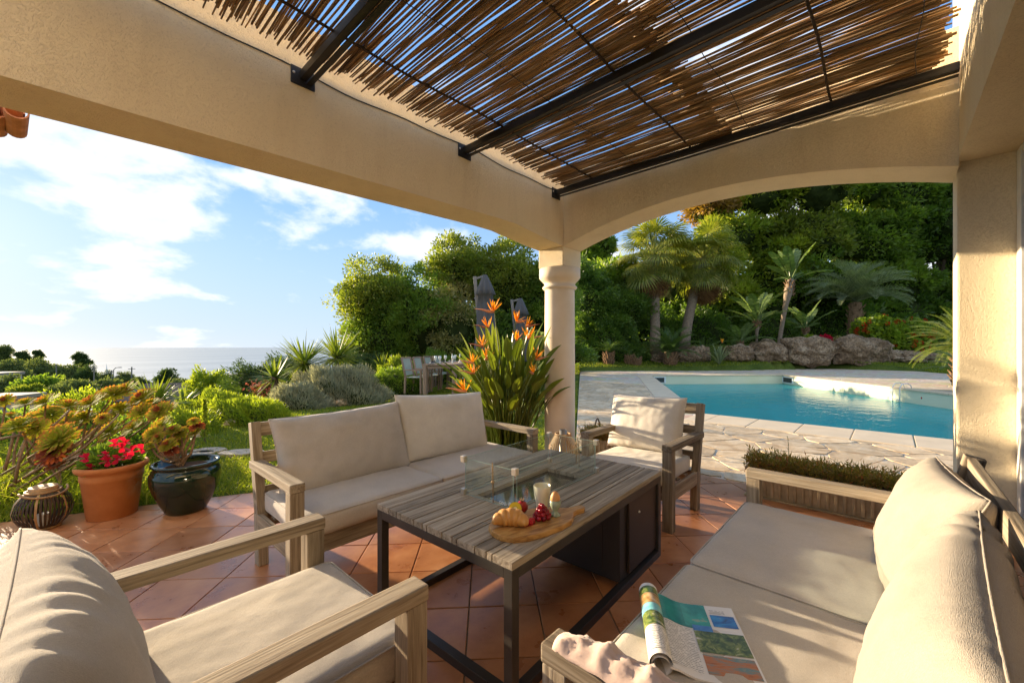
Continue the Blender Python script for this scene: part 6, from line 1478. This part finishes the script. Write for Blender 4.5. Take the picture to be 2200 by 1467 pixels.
strappy('spiky_agave', 'spiky grass-like agave beside the trunk of the right fan palm', 'agave', 1510, 25.2, gz(*plan(1510, 25.2)), 60, 1.6, .035, LEAF_CYC, 173, 1.0)
strappy('spiky_agave', 'spiky yucca-like plant right behind the second parasol', 'agave', 1158, 16.9, .9, 80, 1.3, .035, LEAF_CYC, 174, 1.25)
# boulders
BLD = [(1462, 748, 778, 62), (1500, 742, 779, 42), (1585, 738, 780, 52), (1648, 730, 780, 72), (1735, 722, 781, 98), (1778, 730, 752, 34), (1842, 722, 782, 112), (1905, 748, 782, 70), (1950, 752, 781, 66), (1990, 756, 782, 48), (1420, 756, 778, 40)]
bl_lab = ['brown boulder behind the big cycad, left part', 'small boulder right of the big cycad', 'upright boulder left of the row, beside the strappy plant', 'broad pale boulder, second of the big ones from the left', 'large rounded boulder under the tall palm', 'small boulder wedged on top between two large ones', 'largest boulder, below the left end of the geraniums', 'flat boulder below the middle of the geraniums', 'flat boulder below the right end of the geraniums', 'low boulder at the right end of the row', 'low boulder left behind the big cycad']
for k, (px, yt, yb_, w_) in enumerate(BLD):
    d_ = 24.4 + .3*(k % 2); x, y = plan(px, d_); zt, zb = EYE + (745-yt)/FPX*d_, EYE + (745-yb_)/FPX*d_
    hw = w_/FPX*d_/2; bm = bmesh.new(); bmesh.ops.create_icosphere(bm, subdivisions=4, radius=1)
    for v in bm.verts:
        p = v.co.copy(); s = max(abs(p.x), abs(p.y), abs(p.z)); p2 = p.lerp(p/s*.86, .3); kk = 1 + .26*mnoise.noise(p*1.6+Vector((k*5, 0, 0))) + .17*mnoise.noise(p*3.4+Vector((0, k*3, 0))) + .08*mnoise.noise(p*8) + .04*mnoise.noise(p*17); v.co = Vector((p2.x*hw*1.02*kk, p2.y*.8*kk, p2.z*(zt-zb)*.54*kk))
    me = bpy.data.meshes.new('boulder'); bm.to_mesh(me); bm.free(); me.materials.append(ROCK)
    o = obj('boulder', me, None, (x, y, (zt+zb)/2-.05), (0, 0, HEAD-R(90)+random.uniform(-.2, .2))); tag(o, bl_lab[k], 'boulder', 'boulders edging the planted bank')
# geraniums and other flowers on the bank
gx_, gy_ = plan(1915, 25.6)
gb = thing('geranium_bush', 'broad bright green geranium bush dotted with red flowers above the boulders', 'geranium', (gx_, gy_, spot(1915, 745, 25.6).z - .25), HEAD-R(90)); g_ = np.random.default_rng(9); n_ = 9000
u = unit(g_.normal(size=(n_, 3))); u[:, 2] = abs(u[:, 2]); bump = 1 + .18*np.sin(u[:, 0]*5+1)*np.cos(u[:, 2]*4) + .08*np.sin(u[:, 0]*17); P = u*np.array([2.55, 1.1, 2.05])*(bump*(.82+.2*g_.random(n_)))[:, None]; P[:, 0] -= .25*P[:, 2]*0
leaf_cloud('foliage', P, u + g_.normal(0, .6, (n_, 3)), g_.uniform(.12, .22, n_), g_.uniform(.12, .2, n_), LEAF_GER, gb, g_); blob('shrub_shade_core', (0, 0, 0), (2.05, .85, 1.6), COREM, gb, 5)
fme = []
for s in range(3):
    n2 = 26; P = unit(g_.normal(size=(n2, 3)))*.085; fme.append(np_mesh('flower_head', *(lambda V: (V, np.arange(len(V)).reshape(-1, 4)))(np.concatenate([np.stack([p, p+np.cross(p, [0, 0, 1])*.8+[0, 0, .03], p*1.7, p-np.cross(p, [0, 0, 1])*.8+[0, 0, .03]]) for p in P])), REDG, False, g_.random(n2)))
for k in range(44):
    uu = unit(g_.normal(size=(1, 3)))[0]; uu[2] = abs(uu[2]); uu[1] = -abs(uu[1]); b_ = 1.06*(1 + .18*math.sin(uu[0]*5+1)*math.cos(uu[2]*4)); obj('flower_head', fme[k % 3], gb, (uu[0]*2.55*b_, uu[1]*1.15*b_, uu[2]*2.08*b_))
for k, (px, py, mat_, lab, ct) in enumerate(((1772, 722, RED, 'small cushion of crimson flowers on top of the boulders', 'flowers'), (1803, 726, LEAF_PALE, 'small pale green cushion plant on top of the boulders', 'plant'), (1738, 722, LEAF_LIME, 'small lime green sprig growing over the large rounded boulder', 'plant'))):
    p = spot(px, py, 24.9); o = thing('cushion_plant', lab, ct, p - Vector((0, 0, .25))); n_ = 320; u = unit(g_.normal(size=(n_, 3))); u[:, 2] = abs(u[:, 2]); leaf_cloud('foliage', u*np.array([.55, .35, .32])*g_.uniform(.6, 1, (n_, 1)), u + g_.normal(0, .4, (n_, 3)), .12, .08, mat_, o, g_)

# --- dining set on the lawn
DT = thing('dining_table', 'long grey wooden dining table on the lawn, laid for a meal', 'table', (*plan(985, 12.6), 0), HEAD - R(90) - R(14))
TL = 2.9; TWd = .98
for k in range(6): bar('board', (-TWd/2 + (k+.5)*TWd/6, -TL/2, .81), (-TWd/2 + (k+.5)*TWd/6, TL/2, .81), TWd/6-.006, .045, TEAK_FAR, DT, .003)
for s in (-1, 1):
    for e in (-1, 1): bar('leg', (s*(TWd/2-.06), e*(TL/2-.06), 0), (s*(TWd/2-.06), e*(TL/2-.06), .785), .11, .11, TEAK_FAR, DT, .004)
    bar('apron', (s*(TWd/2-.05), -TL/2+.12, .745), (s*(TWd/2-.05), TL/2-.12, .745), .03, .07, TEAK_FAR, DT)
for e in (-1, 1): bar('apron', (-TWd/2+.12, e*(TL/2-.05), .745), (TWd/2-.12, e*(TL/2-.05), .745), .03, .07, TEAK_FAR, DT)
RT = Matrix.Translation(DT.location) @ Matrix.Rotation(HEAD-R(90)-R(14), 4, 'Z')
def dchair(label, x, y, rz):
    p = RT @ Vector((x, y, 0)); t = thing('dining_chair', label, 'chair', p, HEAD-R(90)-R(14)+rz, 'dining chairs with pale green slings')
    for s in (-1, 1):
        bar('front_leg', (s*.25, -.25, 0), (s*.25, -.25, .64), .045, .05, TEAK_FAR, t); bar('rear_leg', (s*.25, .24, 0), (s*.25, .22, .46), .045, .05, TEAK_FAR, t); bar('back_post', (s*.25, .21, .45), (s*.25, .34, 1.0), .04, .045, TEAK_FAR, t)
        bar('armrest', (s*.25, -.29, .655), (s*.25, .26, .655), .055, .03, TEAK_FAR, t)
    MB().box((-.225, -.26, .44), (.225, .24, .452)).build('seat', SLINGF, t); o = MB().box((-.225, -.006, 0), (.225, .006, .52)).build('backrest', SLINGF, t, (0, .235, .50)); o.rotation_euler = (R(-13), 0, 0)
    bar('top_rail', (-.225, .342, .985), (.225, .342, .985), .03, .04, TEAK_FAR, t)
labs = ['nearest dining chair on the sea side of the long table', 'second dining chair from the near end on the sea side', 'third dining chair from the near end on the sea side', 'farthest dining chair on the sea side of the long table']
for k in range(4): dchair(labs[k], -.80, -TL/2+.28+.68*k, R(90))
dchair('dining chair at the far head of the long table', 0, TL/2+.5, R(0))
labs = ['nearest dining chair on the pool side of the long table', 'middle dining chair on the pool side of the long table', 'farthest dining chair on the pool side of the long table']
for k in range(3): dchair(labs[k], .80, -TL/2+.4+.75*k, R(-90))
TGL = m_plain('table_glass', (.62, .66, .60), .08, .6, 0, .05)
WCL = m_plain('dark_napkin', (.06, .06, .07), .9)
def onT(x, y, z=.833): return RT @ Vector((x, y, z))
gm = MB().lathe([(0, 0), (.035, .002), (.006, .01), (.006, .08), (.03, .11), (.042, .16), (.036, .21), (.034, .21), (.04, .16), (.0, .10)], 16).mesh('wine_glass', TGL, True)
for k, (x, y) in enumerate(((-.28, -1.05), (-.10, -1.15), (-.28, -.35), (.18, -.9), (-.25, .35))): tag(obj('wine_glass', gm, None, onT(x, y)), ['wine glass nearest the sea-side corner of the dining table', 'wine glass nearest the end of the dining table', 'wine glass before the second sea-side chair', 'wine glass on the pool side of the dining table', 'wine glass before the third sea-side chair'][k], 'glass', 'glasses on the dining table')
pm_ = MB().lathe([(0, .004), (.09, .004), (.13, .02), (.128, .024), (.088, .01), (0, .01)], 28).mesh('plate', m_plain('white_plate', (.7, .7, .68), .2), True); bo = MB().lathe([(0, .0), (.05, .0), (.085, .05), (.08, .05), (.045, .01), (0, .01)], 24).mesh('bowl', WCL, True)
for k in range(3):
    tag(obj('plate', pm_, None, onT(-.30, -1.17+.68*k)), ['white plate before the nearest sea-side chair', 'white plate before the second sea-side chair', 'white plate before the third sea-side chair'][k], 'plate', 'plates on the dining table')
    tag(obj('bowl', bo, None, onT(-.30, -1.17+.68*k, .845)), ['dark bowl on the plate before the nearest sea-side chair', 'dark bowl on the plate before the second sea-side chair', 'dark bowl on the plate before the third sea-side chair'][k], 'bowl', 'bowls on the dining table')
for k, (x, y) in enumerate(((.02, -.55), (.08, -.1))): tag(MB().lathe([(0, 0), (.045, 0), (.045, .02), (.012, .03), (.012, .26), (0, .26)], 16).build('candle_stick', CANDLE, None, onT(x, y), smooth=True), ['near white candle on its stick in the middle of the dining table', 'far white candle on its stick in the middle of the dining table'][k], 'candle')
# --- closed parasols
def parasol(label, px, d_, ytop, seed):
    x, y = plan(px, d_); z0 = gz(x, y); H = EYE + (745-ytop)/FPX*d_ - z0; t = thing('parasol', label, 'parasol', (x, y, z0), HEAD-R(90), 'closed cantilever parasols')
    bar('mast', (-.02, .1, 0), (-.34, .1, H-.02), .11, .14, m_mast, t, .01); MB().box((-.5, -.35, 0), (.4, .5, .08)).build('base', m_mast, t, bevel=.01); bar('arm', (-.34, .1, H-.10), (.0, .03, H+.0), .06, .07, m_mast, t, .006)
    vs_, fs = [], []; n_ = 36; prof = [(.06, H+.02), (.12, H-.10), (.22, H-.42), (.28, H-.62), (.20, H-.64), (.25, H-1.0), (.27, H-1.5), (.31, H-2.0), (.36, H-2.35), (.30, H-2.45)]
    for i, (r_, z) in enumerate(prof):
        for k in range(n_):
            a = 2*math.pi*k/n_; pl_ = 1 + (.20 if i > 1 else .05)*math.sin(k*2*math.pi/4.5 + i*.25 + seed); vs_.append((r_*pl_*math.cos(a) + .0 + .10*(H-z)*.25, r_*pl_*math.sin(a), z))
    for i in range(len(prof)-1):
        for k in range(n_): fs.append((i*n_+k, i*n_+(k+1) % n_, (i+1)*n_+(k+1) % n_, (i+1)*n_+k))
    cn = MB().add(vs_, fs).build('canopy', PARASOL, t, smooth=True)
    MB().lathe([(.275, H-1.62), (.285, H-1.62), (.285, H-1.52), (.275, H-1.52)], 24).build('strap', PARASOL, t, (.04, 0, 0))
m_mast = m_plain('grey_mast', (.20, .185, .17), .5, .4, .2, .1, 6)
parasol('larger closed charcoal parasol with a leaning mast, beside the dining table', 1042, 13.4, 592, 1)
parasol('smaller closed charcoal parasol farther back, behind the orange flowers', 1118, 16.2, 642, 2)

# --- the coast on the far left
def far_tree(label, px, py_top, py_base, d_, wpx, mat, seed, pine=False):
    x, y = plan(px, d_); zt, zb = EYE + (745-py_top)/FPX*d_, EYE + (745-py_base)/FPX*d_; z0 = min(zb, gz(x, y)); H = zt - z0; w_ = wpx/FPX*d_/2*.85; h2 = (zt-zb)/2
    L = .055*w_+.10
    cr = [(0, 0, H-h2, w_*.8, w_*.8, h2, 60, 60, w_*.28), (w_*.4*SH, -w_*.4*CH, H-h2*1.25, w_*.6, w_*.6, h2*.6, 40, 60, w_*.25), (-w_*.4*SH, w_*.4*CH, H-h2*1.35, w_*.6, w_*.6, h2*.6, 40, 60, w_*.25)]
    if pine: cr = [(q.uniform(-.5, .5)*w_*SH*(1.2-k*.2), -q.uniform(-.5, .5)*w_*CH*(1.2-k*.2), H-h2*(1.7-k*.42), w_*(.62-.08*k), w_*(.62-.08*k), h2*.32, 34, 60, w_*.22) for k in range(4)]
    tree('coast_tree', label, 'tree', (x, y, z0), cr, mat, (L*1.7, L*.8), seed, 'trees on the coast', w_*.07, core=.75)
FT = [('tall dark pine at the left edge above the coast', 8, 742, 800, 170, 60, LEAF_FAR, True), ('dark pine with a pointed crown, second from the left edge', 46, 752, 805, 165, 48, LEAF_JUN, True), ('small pine standing alone against the sea, third from the left', 80, 750, 790, 175, 36, LEAF_JUN, True), ('umbrella-shaped pine standing out against the sea', 174, 756, 815, 150, 60, LEAF_JUN, True), ('broad round tree at the left edge below the pines', 18, 775, 830, 110, 80, LEAF_FAR, False), ('round tree in the middle of the wooded slope', 95, 776, 830, 125, 90, LEAF_FAR, False), ('round tree right of the wooded slope', 145, 785, 835, 125, 80, LEAF_FAR, False), ('dark tree below the umbrella-shaped pine', 185, 790, 835, 120, 50, LEAF_JUN, False), ('small round tree by the street lamp', 225, 800, 835, 130, 42, LEAF_FAR, False), ('round tree left of the pole nearest the sofa', 268, 800, 838, 130, 50, LEAF_FAR, False), ('dark tree with a ragged top in front of the sea', 360, 797, 850, 90, 60, LEAF_JUN, False), ('pale green shrub on the slope below the umbrella pine', 90, 812, 850, 60, 90, LEAF_MID, False), ('pale olive shrub on the slope left of the aeonium tops', 58, 828, 866, 42, 70, LEAF_OAK, False), ('grey-green shrub on the slope behind the aeonium tops', 160, 822, 862, 55, 100, LEAF_FAR, False), ('dark shrub in the dip behind the yucca', 230, 818, 862, 60, 80, LEAF_FAR, False), ('scrubby tree left of the lime shrub', 385, 818, 858, 60, 50, LEAF_FAR, False), ('wide scrub at the left foot of the slope', 20, 812, 862, 70, 70, LEAF_FAR, False), ('small dark tree at the top of the slope near the poles', 300, 812, 850, 80, 50, LEAF_FAR, False), ('scrub patch in the dip between pole and yucca', 265, 830, 868, 50, 60, LEAF_MID, False), ('scrub patch before the wooded slope', 125, 835, 868, 48, 70, LEAF_FAR, False)]
for k, (lab, px, yt, yb_, d_, w_, mat_, pine) in enumerate(FT): far_tree(lab, px, yt, yb_, d_, w_, mat_, 400+k, pine)
ROOF = m_plain('brown_roof_tiles', (.17, .11, .09), .9, .1, 0, .4, 2.0, .5); FLATR = m_plain('grey_flat_roof', (.26, .23, .20), .9); HWALL = m_plain('pale_house_wall', (.46, .42, .36), .9, .1, 0, .08, .5); POLEM = m_plain('grey_pole', (.16, .15, .14), .8)
def far_house(label, px, py_ridge, py_wall, d_, w_, dep, seed, flat=False):
    x, y = plan(px, d_); zr_, zw = EYE + (745-py_ridge)/FPX*d_, EYE + (745-py_wall)/FPX*d_; z0 = min(gz(x, y), zw-2.5) - .3; t = thing('house', label, 'house', (x, y, z0), HEAD-R(90)+.2); hw = zw-z0; hr = zr_-z0
    MB().box((-w_/2, -dep/2, 0), (w_/2, dep/2, hw)).build('walls', HWALL, t)
    if flat: MB().box((-w_/2-.3, -dep/2-.3, hw), (w_/2+.3, dep/2+.3, hr)).build('roof', FLATR, t)
    else: 
        o = .4; MB().add([(-w_/2-o, -dep/2-o, hw), (w_/2+o, -dep/2-o, hw), (w_/2+o, dep/2+o, hw), (-w_/2-o, dep/2+o, hw), (-w_/2-o, 0, hr), (w_/2+o, 0, hr)], [(0, 1, 5, 4), (2, 3, 4, 5), (0, 4, 3), (1, 2, 5), (0, 3, 2, 1)]).build('roof', ROOF, t)
    for k in range(3):
        fr = MB().box((-w_/2+w_*(k+.5)/3-.5, -dep/2-.05, hw-1.9), (-w_/2+w_*(k+.5)/3+.5, -dep/2+.05, hw-.6)).build('window', DARKP, t)
far_house('small white flat-roofed building at the left edge behind the aeonium', -8, 850, 858, 24, 1.6, 3, 1, True)
far_house('pale house among the trees at the far left edge', -4, 800, 806, 85, 3.4, 6, 2, True)
far_house('house with a brown tiled roof below the yucca and the hedge', 400, 822, 848, 26, 3.6, 5, 3)
far_house('house roof on the slope near the poles', 268, 822, 836, 95, 7, 7, 4)
far_house('pale flat-roofed house right of the lime shrub, above the sea', 500, 805, 810, 60, 3.2, 5, 5, True)
far_house('brown roof partly hidden by the juniper', 530, 822, 845, 30, 2.8, 5, 6)
for k, (px, yt, yb_, d_) in enumerate(((121, 782, 812, 110), (202, 786, 822, 100), (283, 788, 835, 90), (240, 795, 822, 120))):
    x, y = plan(px, d_); zt = EYE + (745-yt)/FPX*d_; z0 = gz(x, y); t = thing('utility_pole', ['grey utility pole in front of the wooded slope', 'utility pole right of the umbrella pine', 'tallest utility pole, left of the spiky yucca', 'small utility pole near the street lamp'][k], 'pole', (x, y, z0), 0, 'utility poles on the coast road')
    MB().tube([(0, 0, 0), (0, 0, zt-z0)], .0013*d_, 6).build('post', POLEM, t); MB().box((-.6, -.05, zt-z0-.5), (.6, .05, zt-z0-.38)).build('cross_arm', POLEM, t)
x, y = plan(244, 118); zt = EYE + (745-790)/FPX*118; z0 = gz(x, y); t = thing('street_lamp', 'curved street lamp between two poles above the coast road', 'street lamp', (x, y, z0))
MB().tube([(0, 0, 0), (0, 0, zt-z0-.6), (.6*SH, -.6*CH, zt-z0), (2.0*SH, -2.0*CH, zt-z0+.15)], .10, 6).build('post', POLEM, t); MB().box((1.7*SH-.3, -1.7*CH-.3, zt-z0+.0), (2.3*SH+.1, -2.3*CH+.1, zt-z0+.18)).build('lamp_head', POLEM, t)
bt = thing('sailing_boat', 'tiny sail standing against the grey sea behind the poles', 'boat', (*plan(228, 900), -58)); MB().add([(0, 0, 3), (2.4*SH*2, -2.4*CH*2, 3), (0, 0, 24), (.3, .3, 3)], [(0, 1, 2), (0, 2, 3), (1, 3, 2), (0, 3, 1)]).build('sail', WHITEFR, bt)
MB().add([(-6*SH, 6*CH, 2), (6*SH, -6*CH, 2), (4*SH, -4*CH, 0), (-4*SH, 4*CH, 0), (0, 2, 2), (0, -2, 2)], [(0, 3, 2, 1), (0, 4, 1), (0, 1, 5)]).build('hull', WHITEFR, bt)
# --- eave of the neighbouring roof peeping in under the long beam
ev = thing('roof_eave', 'terracotta roof tiles of an eave just under the beam at the far left', 'roof', spot(-62, 256, 3.6), HEAD-R(90))
TERT = m_plain('old_roof_tile', (.42, .17, .085), .85, .15, 0, .3, 10, .3)
def barrel(o_, rz, up, nm='roof_tile'):
    vs_, fs = [], []
    for i in range(2):
        for lay in (0, 1):
            for k in range(9):
                a = math.pi*k/8; r_ = (.075 - .012*lay)*(1 if i else .85); vs_.append((r_*math.cos(a), -.16+.32*(1-i), (r_*math.sin(a))*up))
    for lay in (0, 1):
        for k in range(8): a = lay*9+k; fs.append((a, a+1, a+19, a+18))
    for k in range(8): fs.append((18+k, 19+k, 28+k, 27+k))
    x = MB().add(vs_, fs).build(nm, TERT, ev, o_, (R(-14), 0, rz), smooth=False); return x
for k in range(-4, 3): barrel((k*.155, .02*k, 0), R(50), 1); barrel((k*.155+.075, .02*k-.03, -.015), R(50), -1)
